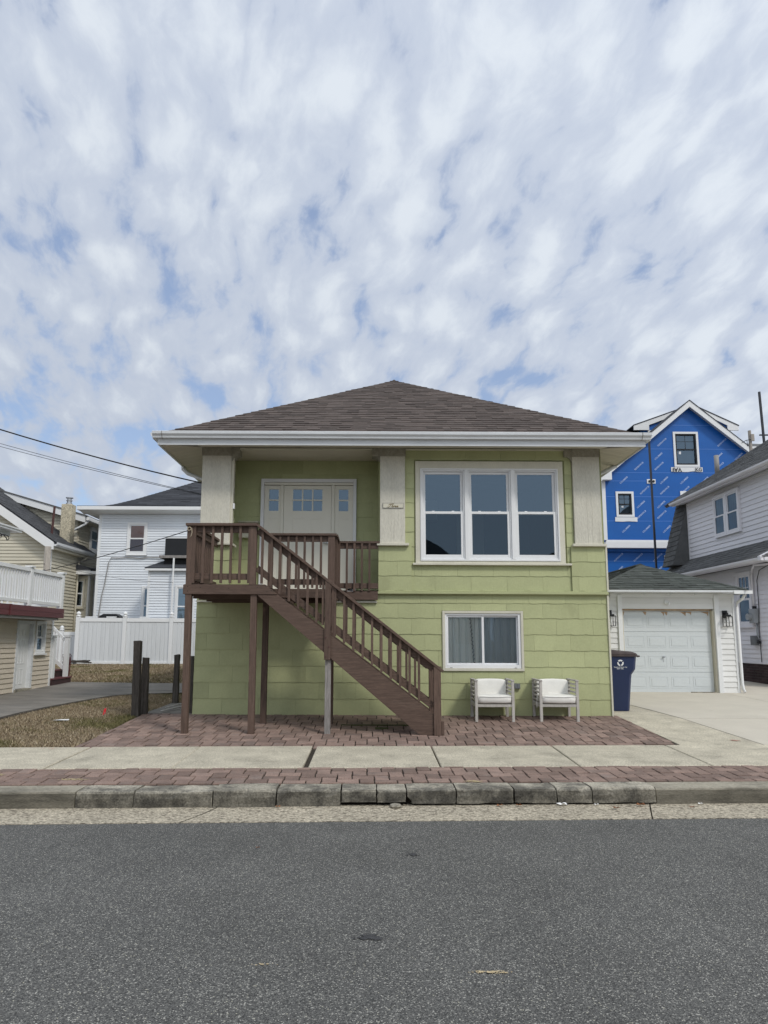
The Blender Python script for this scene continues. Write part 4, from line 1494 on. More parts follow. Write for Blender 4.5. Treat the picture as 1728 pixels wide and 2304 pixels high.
# deck boards
n = 0
for y in [(-1.70 + k * .124) for k in range(7)]:
    mb = MB(); mb.box(-2.66, -1.52, y + .002, min(y + .120, -.83), DZ - .028, DZ); wood('deck_board', mb, 'wood_h', .002)
for y in [(-.83 + k * .124) for k in range(7)]:
    mb = MB(); mb.box(-2.66, -.57, y + .004, min(y + .121, -.01), DZ - .028, DZ); wood('deck_board', mb, 'wood_h', .002)
mb = MB(); mb.prism([(-2.665, -1.735, 2.158), (-1.335, -1.735, 2.158), (-1.50, -1.735, 2.292), (-2.665, -1.735, 2.292)], (0, .036, 0)); wood('fascia', mb, 'wood_h', .003)
mb = MB(); mb.box(-2.665, -2.629, -1.698, -.02, 2.16, 2.271); wood('fascia', mb, 'wood_s', .003)
mb = MB(); mb.box(-1.54, -.56, -.865, -.829, 2.16, 2.296); wood('fascia', mb, 'wood_h', .003)
mb = MB(); mb.box(-.56, .094, -.085, -.047, 2.175, 2.312); wood('fascia', mb, 'wood_h', .003)
mb = MB(); mb.box(-.598, -.562, -.828, -.05, 2.16, 2.271); wood('fascia', mb, 'wood_s', .003)
for y in (-1.30, -.95, -.45, -.05):
    mb = MB(); mb.box(-2.628, -.60 if y > -.83 else -1.55, y, y + .04, 2.12, 2.271); wood('joist', mb, 'wood_h', 0)
# posts
def post(x, y, z0, z1, mat='wood_v', s=.088, dx=0.0, name='post'):
    mb = MB(); h = s / 2
    mb.hexa([(x - h + dx, y - h, z0), (x + h + dx, y - h, z0), (x + h + dx, y + h, z0), (x - h + dx, y + h, z0), (x - h, y - h, z1), (x + h, y - h, z1), (x + h, y + h, z1), (x - h, y + h, z1)])
    return wood(name, mb, mat)


post(-2.60, -1.68, zg(-2.57, -1.68), 3.128, dx=.028)
post(-1.672, -1.665, zg(-1.66, -1.66), 2.157, dx=.012)
post(-1.695, -1.68, 2.293, 3.128)
post(-1.625, -.81, zg(-1.63, -.81), 2.157)
post(-.622, -1.705, 1.255, 2.36)
p_ = post(-.612, -1.64, zg(-.61, -1.64) , 1.254, 'wood_grey', .082); p_['label'] = 'bare grey prop under the stair'
post(-.625, -.80, zg(-.6, -.8), 3.122)
post(.905, -1.70, zg(.9, -1.7), 1.17, s=.10)
post(.905, -.80, zg(.9, -.8), 1.17)
post(-.57, -.07, 2.313, 3.105, s=.07)
post(-1.575, -.80, 2.301, 3.122, s=.075)
mb = MB(); mb.box(.957, .995, -1.745, -1.66, .25, .43); wood('post_foot', mb, 'wood_v')
# stringers
STR = [(-1.63, 2.156), (-1.336, 2.156), (.855, .52), (.855, .25), (.67, .235)]
for y in (-1.722, -.853):
    mb = MB(); mb.prism([(x, y, z) for x, z in STR], (0, .042, 0)); wood('stringer', mb, 'wood_h', .003)
# treads and risers
for k in range(10):
    x = -1.46 + .2345 * k
    z = DZ - .203 * (k + 1)
    if z < .3:
        break
    mb = MB(); mb.box(x, x + .26, -1.678, -.855, z - .036, z); wood('tread', mb, 'wood_s', .003)
    mb = MB(); mb.box(x - .002, x + .018, -1.676, -.857, z + .001, z + .165); wood('riser', mb, 'wood_s', 0)


def railing(fn_pts, y, capz, out, balx, zb_fn, zt_fn, up_rail, lo_rail, along='x'):
    pass


def seg(name, a, b, w, h, mat, up=(0, 0, 1)):
    mb = MB(); mb.bar(a, b, w, h, up); return wood(name, mb, mat, .003)


BAL = MB(); BAL.box(-.017, .017, -.017, .017, 0, 1)
ME_BAL = BAL.mesh('baluster', 'wood_v')


def baluster(x, y, z0, z1):
    inst('baluster', ME_BAL, (x, y, z0), st, (1, 1, z1 - z0))


# landing front rail
seg('rail_cap', (-2.66, -1.69, 3.150), (-1.645, -1.69, 3.150), .135, .038, 'wood_h')
seg('rail', (-2.556, -1.672, 3.084), (-1.739, -1.672, 3.084), .036, .090, 'wood_h')
seg('rail', (-2.556, -1.672, 2.410), (-1.739, -1.672, 2.410), .036, .088, 'wood_h')
for k in range(7):
    baluster(-2.535 + .1305 * k, -1.707, 2.315, 3.128)
# landing left rail, back to the house
seg('rail_cap', (-2.60, -1.622, 3.150), (-2.60, -.06, 3.150), .135, .0378, 'wood_s')
seg('rail', (-2.585, -1.636, 3.084), (-2.585, -.045, 3.084), .036, .090, 'wood_s')
seg('rail', (-2.585, -1.636, 2.410), (-2.585, -.045, 2.410), .036, .088, 'wood_s')
for k in range(12):
    baluster(-2.622, -1.54 + .125 * k, 2.30, 3.128)
# rear rail over the stair, its return and the porch rail
seg('rail_cap', (-1.62, -.80, 3.141), (-.555, -.80, 3.141), .130, .036, 'wood_h')
seg('rail', (-1.536, -.79, 3.078), (-.670, -.79, 3.078), .036, .088, 'wood_h')
seg('rail', (-1.536, -.79, 2.408), (-.670, -.79, 2.408), .036, .088, 'wood_h')
for k in range(7):
    baluster(-1.43 + .127 * k, -.826, 2.315, 3.122)
seg('rail_cap', (-.60, -.734, 3.141), (-.60, -.10, 3.141), .125, .0358, 'wood_s')
seg('rail', (-.61, -.755, 3.078), (-.61, -.108, 3.078), .036, .088, 'wood_s')
seg('rail', (-.61, -.755, 2.408), (-.61, -.108, 2.408), .036, .088, 'wood_s')
for k in range(5):
    baluster(-.575, -.66 + .125 * k, 2.30, 3.122)
seg('rail_cap', (-.60, -.06, 3.124), (.12, -.06, 3.124), .10, .036, 'wood_h')
seg('rail', (-.533, -.055, 3.062), (.095, -.055, 3.062), .034, .088, 'wood_h')
seg('rail', (-.533, -.055, 2.405), (.095, -.055, 2.405), .034, .088, 'wood_h')
for k in range(5):
    baluster(-.545 + .1245 * k, -.090, 2.316, 3.105)
# stair handrails
top = lambda x: 3.150 - .0 - (x + 1.645) * .778
for y, x0, x1 in ((-1.69, -1.645, .985), (-.80, -.56, .985)):
    seg('rail_cap', (x0, y, top(x0)), (x1, y, top(x1)), .135, .036, 'wood_h')
    yy = y + .020 if y < -1 else y + .015
    xa = max(x0, -1.64) + (.0 if y < -1 else .0)
    mid = [(-1.640, -.668), (-.576, .852)] if y < -1 else [(-.575, .852)]
    for a, b in mid:
        seg('rail', (a, yy, top(a) - .075), (b, yy, top(b) - .075), .036, .088, 'wood_h')
        lo = lambda x: 2.50 - (x + 1.54) * .765 - .045
        seg('rail', (a, yy, lo(a)), (b, yy, lo(b)), .036, .092, 'wood_h')
    up_ = lambda x: 2.156 - (x + 1.336) * .747
    for k in range(18):
        x = -1.565 + .1305 * k
        if y > -1 and x < -.5:
            continue
        if abs(x + .62) < .075 or x > .80:
            continue
        zb = max(up_(x) + .03, 0) if x > -1.38 else (2.31 if x < -1.5 else 2.25)
        if y > -1:
            zb += .05
        baluster(x, y - .018, zb, top(x) - .02)
    for x in ((-.69, -.55) if y < -1 else ()):
        baluster(x, y - .018, up_(x) + .06, top(x) - .02)
# bolts on the mid post, knot and nail heads on the boards
for z in (1.30, 1.43, 1.56):
    mb = MB(); mb.tube([(-.645 if z != 1.43 else -.60, -1.750, z), (-.645 if z != 1.43 else -.60, -1.757, z)], .011, 8); wood('bolt', mb, 'rust', 0)
for x, z in ((-2.60, 2.265), (-2.60, 2.20), (-2.42, 2.25), (-2.02, 2.24), (-1.62, 2.25), (-1.50, 2.27), (-1.44, 2.27), (-2.35, 2.18), (-1.48, 2.20), (-1.42, 2.215)):
    mb = MB(); mb.tube([(x, -1.7352, z), (x, -1.738, z)], .006, 6); wood('nail', mb, 'dark', 0)

rk = thing('rope_knot', 'pale knotted rope hanging on the corner post of the landing', 'rope', (-2.60, -1.74, 3.02))
mb = MB()
mb.tube([(-2.61 + .022 * math.cos(t), -1.735 - .012 * (t % 2), 3.085 + .025 * math.sin(t)) for t in [k * .5 for k in range(26)]], .007, 6)
obj('coil', mb, 'rope', rk)
mb = MB(); mb.tube([(-2.60, -1.74, 3.11), (-2.575, -1.745, 3.09), (-2.57, -1.74, 3.03), (-2.585, -1.735, 2.98), (-2.60, -1.735, 2.965)], .006, 6)
obj('rope_end', mb, 'rope', rk)

vb = thing('vent_block', 'small white vent block under the porch rail beside the fascia', 'vent', (-.37, -.06, 2.33))
mb = MB(); F.frame(mb, -.43, -.315, 2.316, 2.362, .012, .012, .010, .010, .01, .040)
obj('frame', mb, 'white', vb)
mb = MB(); mb.box(-.418, -.327, -.025, -.012, 2.326, 2.352)
obj('opening', mb, 'dark', vb)


# ================================================================== PATIO CHAIRS AND BIN
def rounded(a0, a1, b0, b1, c0, c1, r, mat, name, parent, sag=0.0):
    """A soft cushion: rounded box with a bulge."""
    mb = MB()
    NU, NV = 10, 6
    cx, cy, cz = (a0 + a1) / 2, (b0 + b1) / 2, (c0 + c1) / 2
    hx, hy, hz = (a1 - a0) / 2, (b1 - b0) / 2, (c1 - c0) / 2
    n_lat, n_lon = 10, 28
    for i in range(n_lat + 1):
        th = -math.pi / 2 + math.pi * i / n_lat
        for j in range(n_lon):
            ph = 2 * math.pi * j / n_lon
            e = .28
            f = lambda c: math.copysign(abs(c) ** e, c)
            x = f(math.cos(th)) * f(math.cos(ph)); y = f(math.cos(th)) * f(math.sin(ph)); z = f(math.sin(th))
            b = mnoise.noise(Vector((x * 2 + cx * 3, y * 2, z * 2))) * .006
            mb.v.append((cx + x * hx, cy + y * hy, cz + z * hz * (1 - .10 * (x * x + y * y) / 2 * (1 if z > 0 else 0)) + b - sag * (1 - x * x) * (1 if z > 0 else .0)))
    for i in range(n_lat):
        for j in range(n_lon):
            k = (j + 1) % n_lon
            mb.f.append((i * n_lon + j, i * n_lon + k, (i + 1) * n_lon + k, (i + 1) * n_lon + j)); mb.t.append(1)
    return obj(name, mb, mat, parent, smooth=True)


def chair(cx, label, dy=0.0):
    zb, zf = zg(cx, -.09 + dy), zg(cx, -.59 + dy)
    c = thing('patio_chair', label, 'chair', (cx, -.35 + dy, zb), 'patio chairs by the green wall')
    hw = .302
    yf, yb = -.59 + dy, -.10 + dy
    for sx in (-1, 1):
        x0, x1 = (cx + sx * hw, cx + sx * (hw - .042))
        x0, x1 = min(x0, x1), max(x0, x1)
        mb = MB(); mb.box(x0, x1, yf - .02, yf + .022, zf, .905); obj('leg', mb, 'chairwood', c, bevel=.004)
        mb = MB(); mb.box(x0, x1, yb - .02, yb + .022, zb, .925); obj('leg', mb, 'chairwood', c, bevel=.004)
        mb = MB(); mb.box(x0 - .004, x1 + .004, yf - .026, yb + .026, .9055, .928); obj('arm_rail', mb, 'chairwood', c, bevel=.004)
        for z in (.615, .675, .735, .795, .855):
            mb = MB(); mb.box(x0 + .010, x1 - .010, yf + .022, yb - .02, z - .013, z + .013); obj('slat', mb, 'chairwood', c, bevel=.002)
        mb = MB(); mb.box(x0 + .006, x1 - .006, yf + .022, yb - .02, .515, .565); obj('apron', mb, 'chairwood', c, bevel=.003)
    mb = MB(); mb.box(cx - hw + .042, cx + hw - .042, yf - .015, yf + .012, .520, .560); obj('apron', mb, 'chairwood', c, bevel=.003)
    mb = MB(); mb.box(cx - hw + .042, cx + hw - .042, yb - .012, yb + .012, .520, .560); obj('apron', mb, 'chairwood', c, bevel=.003)
    for z in (.70, .80, .89):
        mb = MB(); mb.box(cx - hw + .042, cx + hw - .042, yb - .008, yb + .012, z - .02, z + .02); obj('back_slat', mb, 'chairwood', c, bevel=.002)
    for k in range(5):
        y = yf + .03 + k * .095
        mb = MB(); mb.box(cx - hw + .012, cx + hw - .012, y, y + .06, .5605, .575); obj('seat_slat', mb, 'chairwood', c)
    rounded(cx - hw + .030, cx + hw - .030, yf - .035, yb - .07, .573, .705, .04, 'cushion', 'seat_cushion', c, .010)
    rounded(cx - hw + .046, cx + hw - .046, yb - .125, yb - .012, .66, .925, .04, 'cushion', 'back_cushion', c)
    mb = MB(); mb.tube([(cx - hw + .045, yf - .034, .683), (cx - .1, yf - .042, .674), (cx + .1, yf - .042, .674), (cx + hw - .045, yf - .034, .683)], .005, 6); obj('piping', mb, 'cushion', c)
    return c


ch1 = chair(1.885, 'grey slatted armchair with white cushions left of the socket box')
ch2 = chair(2.885, 'grey slatted armchair with white cushions nearer the blue bin, a tie hanging from its arm', .04)
mb = MB(); mb.tube([(2.60, -.42, .70), (2.572, -.45, .70), (2.566, -.47, .66), (2.560, -.46, .58), (2.562, -.45, .50)], .006, 6)
obj('cushion_tie', mb, 'cushion', ch2)
mb = MB(); mb.tube([(2.12, -.12, .55), (2.135, -.11, .48), (2.13, -.115, .42), (2.14, -.11, .36)], .004, 5)
obj('cushion_tie', mb, 'cushion', ch1)

bn = thing('recycling_bin', 'dark blue wheeled recycling bin with grey-brown lid beside the green house', 'bin', (4.2, .95, .35))
bz = zg(4.2, .9)
def ring(x0, x1, y0, y1, z):
    c = .05
    return [(x0 + c, y0, z), (x1 - c, y0, z), (x1, y0 + c, z), (x1, y1 - c, z), (x1 - c, y1, z), (x0 + c, y1, z), (x0, y1 - c, z), (x0, y0 + c, z)]
rings = [ring(3.975, 4.400, .64, 1.14, bz), ring(3.955, 4.445, .615, 1.17, .88), ring(3.950, 4.455, .612, 1.175, .955), ring(3.945, 4.520, .608, 1.18, 1.045), ring(3.935, 4.545, .602, 1.19, 1.275)]
mb = MB()
for r_ in rings:
    mb.v += r_
for k in range(len(rings) - 1):
    for j in range(8):
        j2 = (j + 1) % 8
        mb.f.append((k * 8 + j, k * 8 + j2, k * 8 + 8 + j2, k * 8 + 8 + j)); mb.t.append(1)
mb.f.append(tuple(range(7, -1, -1))); mb.t.append(1)
mb.f.append(tuple(len(rings) * 8 - 8 + j for j in range(8))); mb.t.append(1)
obj('body', mb, 'bin', bn, bevel=.008)
mb = MB(); mb.v = ring(3.905, 4.560, .575, 1.215, 1.262) + ring(3.905, 4.560, .575, 1.215, 1.300)
for j in range(8):
    j2 = (j + 1) % 8
    mb.f.append((j, j2, 8 + j2, 8 + j)); mb.t.append(1)
mb.f += [tuple(range(7, -1, -1)), tuple(range(8, 16))]; mb.t += [1, 1]
obj('rim', mb, 'lid', bn, bevel=.005)
mb = MB(); mb.v = ring(3.895, 4.555, .570, 1.22, 1.302) + [(x, y, z + (.05 if x < 4.3 else .0)) for x, y, z in ring(3.92, 4.53, .60, 1.19, 1.325)] + [(x, y, z + (.035 if x < 4.3 else 0)) for x, y, z in ring(4.0, 4.48, .68, 1.1, 1.35)]
for k in range(2):
    for j in range(8):
        j2 = (j + 1) % 8
        mb.f.append((k * 8 + j, k * 8 + j2, k * 8 + 8 + j2, k * 8 + 8 + j)); mb.t.append(1)
mb.f += [tuple(range(7, -1, -1)), tuple(range(16, 24))]; mb.t += [1, 1]
obj('lid', mb, 'lid', bn, bevel=.005)
mb = MB(); mb.tube([(4.56, .66, 1.262), (4.60, .66, 1.268), (4.60, 1.12, 1.268), (4.56, 1.12, 1.262)], .014, 8)
obj('handle', mb, 'lid', bn)
for y in (1.19,):
    mb = MB(); mb.tube([(4.30, y - .02, bz + .10), (4.30, y + .03, bz + .10)], .10, 18)
    obj('wheel', mb, 'black', bn)


def text_mesh(body, size, mat, name, shear=0.0, bold=0.0, align='CENTER'):
    cu = bpy.data.curves.new(name, 'FONT')
    cu.body = body; cu.size = size; cu.align_x = align; cu.align_y = 'CENTER'; cu.shear = shear; cu.offset = bold
    cu.resolution_u = 2
    o = bpy.data.objects.new(name, cu)
    COL.objects.link(o)
    dg = bpy.context.evaluated_depsgraph_get()
    me = bpy.data.meshes.new_from_object(o.evaluated_get(dg))
    bpy.data.objects.remove(o)
    bpy.data.curves.remove(cu)
    me.name = name
    me.materials.clear(); me.materials.append(MT[mat])
    return me


def place_text(name, me, loc, parent, rot_in_plane=0.0, facing='front', flip=False):
    o = inst(name, me, loc, parent)
    m = Matrix.Rotation(R(90), 4, 'X')
    if flip:
        m = m @ Matrix.Rotation(R(180), 4, 'Z') if flip == 'down' else m @ Matrix.Scale(-1, 4, (1, 0, 0))
    o.rotation_euler = (m @ Matrix.Rotation(rot_in_plane, 4, 'Z')).to_euler()
    if flip == 'mirror':
        o.scale = (-1, 1, 1)
        o.rotation_euler = (R(90), 0, 0)
    return o


# recycling mark: three bent arrows
mb = MB()
cxr, czr, Rr = 4.252, 1.155, .045
for k in range(3):
    q = R(90) + k * R(120)
    pts2 = []
    ang = lambda t: (cxr + Rr * math.cos(t), czr + Rr * math.sin(t))
    V = [ang(q + R(d)) for d in (52, 30, 8, -8, -30, -44)]
    ro = [(cxr + (x - cxr) * 1.22, czr + (z - czr) * 1.22) for x, z in V]
    ri = [(cxr + (x - cxr) * .66, czr + (z - czr) * .66) for x, z in V]
    for a in range(5):
        mb.face([(ro[a][0], .6005, ro[a][1]), (ri[a][0], .6005, ri[a][1]), (ri[a + 1][0], .6005, ri[a + 1][1]), (ro[a + 1][0], .6005, ro[a + 1][1])])
obj('recycling_mark', mb, 'print_white', bn)
place_text('lettering', text_mesh('Property of Ventnor City', .0215, 'print_white', 'bin_lettering', bold=.0006), (4.252, .6055, 1.083), bn)
place_text('lettering', text_mesh('84547 14406', .0215, 'print_white', 'bin_number', bold=.0006), (4.245, .607, 1.055), bn)


# ================================================================== WHITE GARAGE (right)
gar = thing('garage', 'white detached garage with panelled door and dark hip roof', 'garage', (6.5, 4, .41))
GW = Wall((0, 4.0, 0), (1, 0, 0))
gz = .40
mb = MB()
GW.box(mb, 5.03, 5.41, gz, 2.56, -.15, 0); GW.box(mb, 7.62, 7.97, gz, 2.56, -.15, 0); GW.box(mb, 5.41, 7.62, 2.22, 2.56, -.15, 0)
mb.box(7.82, 7.97, 4.15, 8.9, gz, 2.56); mb.box(5.03, 5.18, 4.15, 8.9, gz, 2.56); mb.box(5.03, 7.97, 8.9, 9.0, gz, 2.56)
obj('wall', mb, 'vinyl_garage', gar)
siding(GW, gar, 'plank', 5.03, 5.41, gz + .02, 2.50, .117, 'vinyl_garage', th=.024)
siding(GW, gar, 'plank', 7.63, 7.94, gz + .02, 2.50, .117, 'vinyl_garage', th=.024)
siding(GW, gar, 'plank', 5.50, 7.52, 2.225, 2.46, .117, 'vinyl_garage', th=.024, d=.002)
RW_ = Wall((7.97, 4.0, 0), (0, 1, 0))
siding(RW_, gar, 'plank', .03, 5.0, gz + .02, 2.50, .117, 'vinyl_garage', single=False)
for a, b in ((5.40, 5.495), (7.525, 7.625)):
    mb = MB(); GW.box(mb, a, b, gz, 2.52, -.08, .055); obj('door_post', mb, 'white', gar, bevel=.005)
mb = MB(); GW.box(mb, 5.25, 7.98, 2.47, 2.565, .0, .03); GW.box(mb, 7.935, 7.985, gz, 2.47, -.02, .03); obj('trim', mb, 'white', gar)
for a, b in ((7.49, 7.524), (5.496, 5.53)):
    mb = MB(); GW.box(mb, a, b, gz, 2.189, -.13, .0); obj('jamb', mb, 'vinyl_cream', gar)
mb = MB(); GW.box(mb, 5.53, 7.49, 2.190, 2.219, -.13, -.05); obj('head_jamb', mb, 'rot', gar)
gd = MB(); GW.box(gd, 5.53, 7.49, gz + .005, 2.189, -.16, -.112)
gdo = obj('garage_door', gd, 'garage_door', gar)
for r in range(4):
    z0 = gz + .012 + r * .4385
    mb = MB(); GW.box(mb, 5.535, 7.485, z0, z0 + .430, -.112, -.100)
    obj('door_section', mb, 'garage_door', gdo, bevel=.004)
    for c in range(4):
        x0 = 5.60 + c * .478
        for w, d0, d1 in ((0, -.100, -.0945), (.035, -.0945, -.088)):
            pass
        mb = MB()
        a0, a1, b0, b1 = x0, x0 + .408, z0 + .085, z0 + .345
        GW.frame(mb, a0, a1, b0, b1, .012, .012, .012, .012, -.0995, -.0960)
        mb.hexa((GW.p(a0 + .03, b0 + .03, -.0995), GW.p(a1 - .03, b0 + .03, -.0995), GW.p(a1 - .03, b0 + .03, -.0998), GW.p(a0 + .03, b0 + .03, -.0998),
                 GW.p(a0 + .03, b1 - .03, -.0995), GW.p(a1 - .03, b1 - .03, -.0995), GW.p(a1 - .03, b1 - .03, -.0998), GW.p(a0 + .03, b1 - .03, -.0998)))
        mb.prism([GW.p(a0 + .045, b0 + .045, -.0994), GW.p(a1 - .045, b0 + .045, -.0994), GW.p(a1 - .045, b1 - .045, -.0994), GW.p(a0 + .045, b1 - .045, -.0994)], (0, -.0062, 0))
        obj('door_panel', mb, 'garage_door', gdo, bevel=.003)
mb = MB()
for a in (5.56, 6.05, 6.45, 6.52, 6.93, 7.05, 7.43):                         # paint worn to the wood along the top
    r = random.Random(int(a * 100))
    pts = [GW.p(a - r.uniform(.02, .2), 2.163, -.0985), GW.p(a - .01, 2.13 - r.uniform(0, .05), -.0985), GW.p(a + .012, 2.10 - r.uniform(0, .04), -.0985), GW.p(a + .03, 2.163, -.0985)]
    mb.prism(pts, (0, -.002, 0))
obj('peeled_patch', mb, 'rot', gdo)
mb = MB(); mb.tube([GW.p(6.40, 1.175, -.09), GW.p(6.40, 1.175, -.055)], .018, 8); GW.box(mb, 6.365, 6.435, 1.168, 1.182, -.06, -.048); mb.tube([GW.p(6.40, 1.09, -.099), GW.p(6.40, 1.09, -.085)], .012, 8)
obj('handle', mb, 'steel', gdo)
for x in (5.98, 6.55, 7.09):
    mb = MB(); mb.tube([(x, 3.86, 2.57), (x, 3.86, 2.53)], [.020, .032], 8); obj('lamp_socket', mb, 'white_dirty', gar)
mb = MB(); mb.tube([(6.47, 3.99, 2.36), (6.47, 3.93, 2.36)], .04, 10); mb.tube([(6.47, 3.95, 2.35), (6.52, 3.90, 2.33)], [.02, .035], 8)
obj('floodlight', mb, 'white', gar)
# hip roof
ex0, ex1, ey0, ey1, ez = 4.80, 8.08, 3.62, 9.2, 2.615
hw = (ex1 - ex0) / 2; rise = .70
pk = ((ex0 + ex1) / 2, ey0 + hw, ez + rise); rb = ((ex0 + ex1) / 2, ey1 - hw, ez + rise)
mb = MB(); q = [(ex0, ey0, ez), (ex1, ey0, ez), (ex1, ey1, ez), (ex0, ey1, ez)]
mb.face((q[0], q[1], pk)); mb.face((q[1], q[2], rb, pk)); mb.face((q[2], q[3], rb)); mb.face((q[3], q[0], pk, rb)); mb.face(q[::-1])
gr = obj('roof', mb, 'roof_grey', gar)
ls = math.hypot(hw, rise)
mb = MB()
shingled(mb, (ex0, ey0 - .02, ez + .003), (1, 0, 0), (0, hw, rise), (0, -rise, hw), ls, lambda b: b / ls * hw, lambda b: 2 * hw - b / ls * hw, .125, th=.014, tonev=.25)
shingled(mb, (ex1 + .02, ey0, ez + .003), (0, 1, 0), (-hw, 0, rise), (rise, 0, hw), ls, lambda b: b / ls * hw, lambda b: 5.58 - b / ls * hw, .125, th=.014, tonev=.25)
shingled(mb, (ex0 - .02, ey1, ez + .003), (0, -1, 0), (hw, 0, rise), (-rise, 0, hw), ls, lambda b: b / ls * hw, lambda b: 5.58 - b / ls * hw, .125, th=.014, tonev=.25)
ridgecap(mb, (ex0, ey0, ez + .03), (pk[0], pk[1], pk[2] + .01), (0, -hw, -rise), (-hw, 0, -rise), .12, .15)
ridgecap(mb, (ex1, ey0, ez + .03), (pk[0], pk[1], pk[2] + .01), (0, -hw, -rise), (hw, 0, -rise), .12, .15)
ridgecap(mb, (pk[0], pk[1], pk[2] + .02), (rb[0], rb[1], rb[2] + .02), (-hw, 0, -rise), (hw, 0, -rise), .12, .15)
o = obj('roof_shingles', mb, 'roof_grey', gr); o['kind'] = 'stuff'
mb = MB(); mb.box(4.80, 8.08, 3.60, 3.619, 2.57, 2.612); mb.box(4.82, 8.06, 3.622, 3.96, 2.568, 2.58)
obj('fascia', mb, 'white_dirty', gar)
mb = MB(); mb.prism([(x, 3.60, z) for x, z in ((8.085, 2.535), (8.16, 2.545), (8.20, 2.575), (8.21, 2.61), (8.195, 2.612), (8.19, 2.58), (8.085, 2.58))], (0, 5.6, 0))
mb.box(7.80, 8.20, 3.585, 3.598, 2.535, 2.608)
obj('gutter', mb, 'white', gar)
mb = MB(); mb.tube([(8.10, 3.72, 2.53), (8.08, 3.80, 2.44), (8.02, 3.93, 2.36), (8.02, 3.945, 2.25), (8.02, 3.945, .62), (8.025, 3.93, .50), (8.04, 3.88, .44)], .032, 10)
obj('downspout', mb, 'white', gar, smooth=True)
mb = MB(); GW.box(mb, 6.93, 7.45, gz + .002, gz + .035, -.02, .03)
obj('worn_sill', mb, 'kerb', gar)


def lantern(x, label):
    t = thing('wall_lantern', label, 'lamp', (x, 3.9, 1.86), 'lanterns on the white garage')
    y = 3.984
    mb = MB(); mb.box(x - .055, x + .055, y - .02, y, 2.03, 2.19); obj('back_plate', mb, 'black', t, bevel=.003)
    mb = MB(); mb.box(x - .02, x + .02, y - .13, y - .02, 2.10, 2.14); mb.box(x - .055, x + .055, y - .18, y - .055, 2.065, 2.098); obj('hood', mb, 'black', t, bevel=.003)
    x0, x1, y0, y1 = x - .068, x + .068, y - .19, y - .045
    mb = MB()
    for a, b in ((x0, y0), (x1, y0), (x0, y1), (x1, y1)):
        mb.box(a - .006, a + .006, b - .006, b + .006, 1.845, 2.062)
    for z in (1.838, 2.055):
        mb.box(x0 - .008, x1 + .008, y0 - .008, y0 + .005, z, z + .012); mb.box(x0 - .008, x1 + .008, y1 - .005, y1 + .008, z, z + .012)
        mb.box(x0 - .0075, x0 + .005, y0 + .005, y1 - .005, z, z + .012); mb.box(x1 - .005, x1 + .0075, y0 + .005, y1 - .005, z, z + .012)
    obj('cage', mb, 'black', t)
    mb = MB(); mb.tube([(x, y - .115, 2.065), (x, y - .115, 2.0)], .016, 8); mb.tube([(x, y - .115, 2.0), (x, y - .115, 1.93)], [.012, .022], 8)
    obj('bulb', mb, 'white', t)


lantern(7.755, 'black cage lantern on the garage wall right of the door')
lantern(5.215, 'black cage lantern left of the garage door, half hidden by the green house')

# ================================================================== WHITE GAMBREL HOUSE (far right)
gh = thing('white_house', 'white sided gambrel house with grey roof behind the garage', 'house', (9.9, 8, .45))
L1 = Wall((9.85, 11.6, 0), (0, -1, 0))       # lower wall facing left: a = 11.6 - Y
z0b = .42
mb = MB(); mb.box(9.87, 16.5, 4.9, 11.6, z0b, 3.55); mb.box(9.97, 16.5, 4.95, 10.40, 3.55, 5.92); mb.box(9.98, 16.5, 10.40, 11.2, 3.55, 4.0)
obj('wall', mb, 'vinyl_house', gh)
LWH = (11.6 - 7.40, 11.6 - 6.64, 1.90, 3.32)
siding(L1, gh, 'plank', 0, 6.7, .985, 3.50, .1135, 'vinyl_house', holes=[LWH], th=.026)
mb = MB(); mb.box(9.80, 9.868, 4.9, 11.6, .955, .984); obj('skirt_board', mb, 'vinyl_house', gh)
mb = MB(); mb.box(9.835, 9.868, 4.9, 11.6, z0b - .05, .954); fnd = obj('foundation', mb, 'mortar', gh)
for r in range(8):
    for k in range(-1, 32):
        y = 4.9 + k * .215 + (r % 2) * .107
        if 5.7 < y < 8.6:
            mb = MB(); zz = .955 - (r + 1) * .068
            mb.box(9.822, 9.836, y, y + .203, zz, zz + .056)
            obj('brick', mb, 'base_brick', fnd)
lwn = window(L1, gh, *LWH, trim=.085, sash=.045, style='hung', mat='vinyl_house', trim_mat='vinyl_house', muntins={0: (3, 2)}, proud=.035, back='dark', off=.075, glassm=('pane_dark', 'pane_dark'))
U1 = Wall((9.95, 10.35, 0), (0, -1, 0))      # upper dormer wall
UW = [(10.35 - 8.54, 10.35 - 7.835, 4.44, 5.64), (10.35 - 7.825, 10.35 - 7.10, 4.44, 5.64)]
siding(U1, gh, 'plank', .05, 5.4, 4.0, 5.80, .132, 'vinyl_house', holes=[(UW[0][0], UW[1][1], 4.44, 5.66)], th=.028)
mb = MB(); U1.box(mb, 0, .055, 4.02, 5.80, -.02, .03); obj('corner_post', mb, 'vinyl_house', gh)
for h in UW:
    w = window(U1, gh, *h, trim=.075, sash=.04, mat='vinyl_house', trim_mat='vinyl_house', proud=.035, sill=False, back='dark', off=.10, glassm=('pane_dark', 'pane_dark'))
    mb = MB()
    for k in range(10):
        a = h[0] + .09 + k * .056
        mb.face([U1.p(a, 4.53, .037 + .01 * (k % 2)), U1.p(a + .056, 4.53, .047 - .01 * (k % 2)), U1.p(a + .056, 5.56, .047 - .01 * (k % 2)), U1.p(a, 5.56, .037 + .01 * (k % 2))])
    obj('curtain', mb, 'room', w)
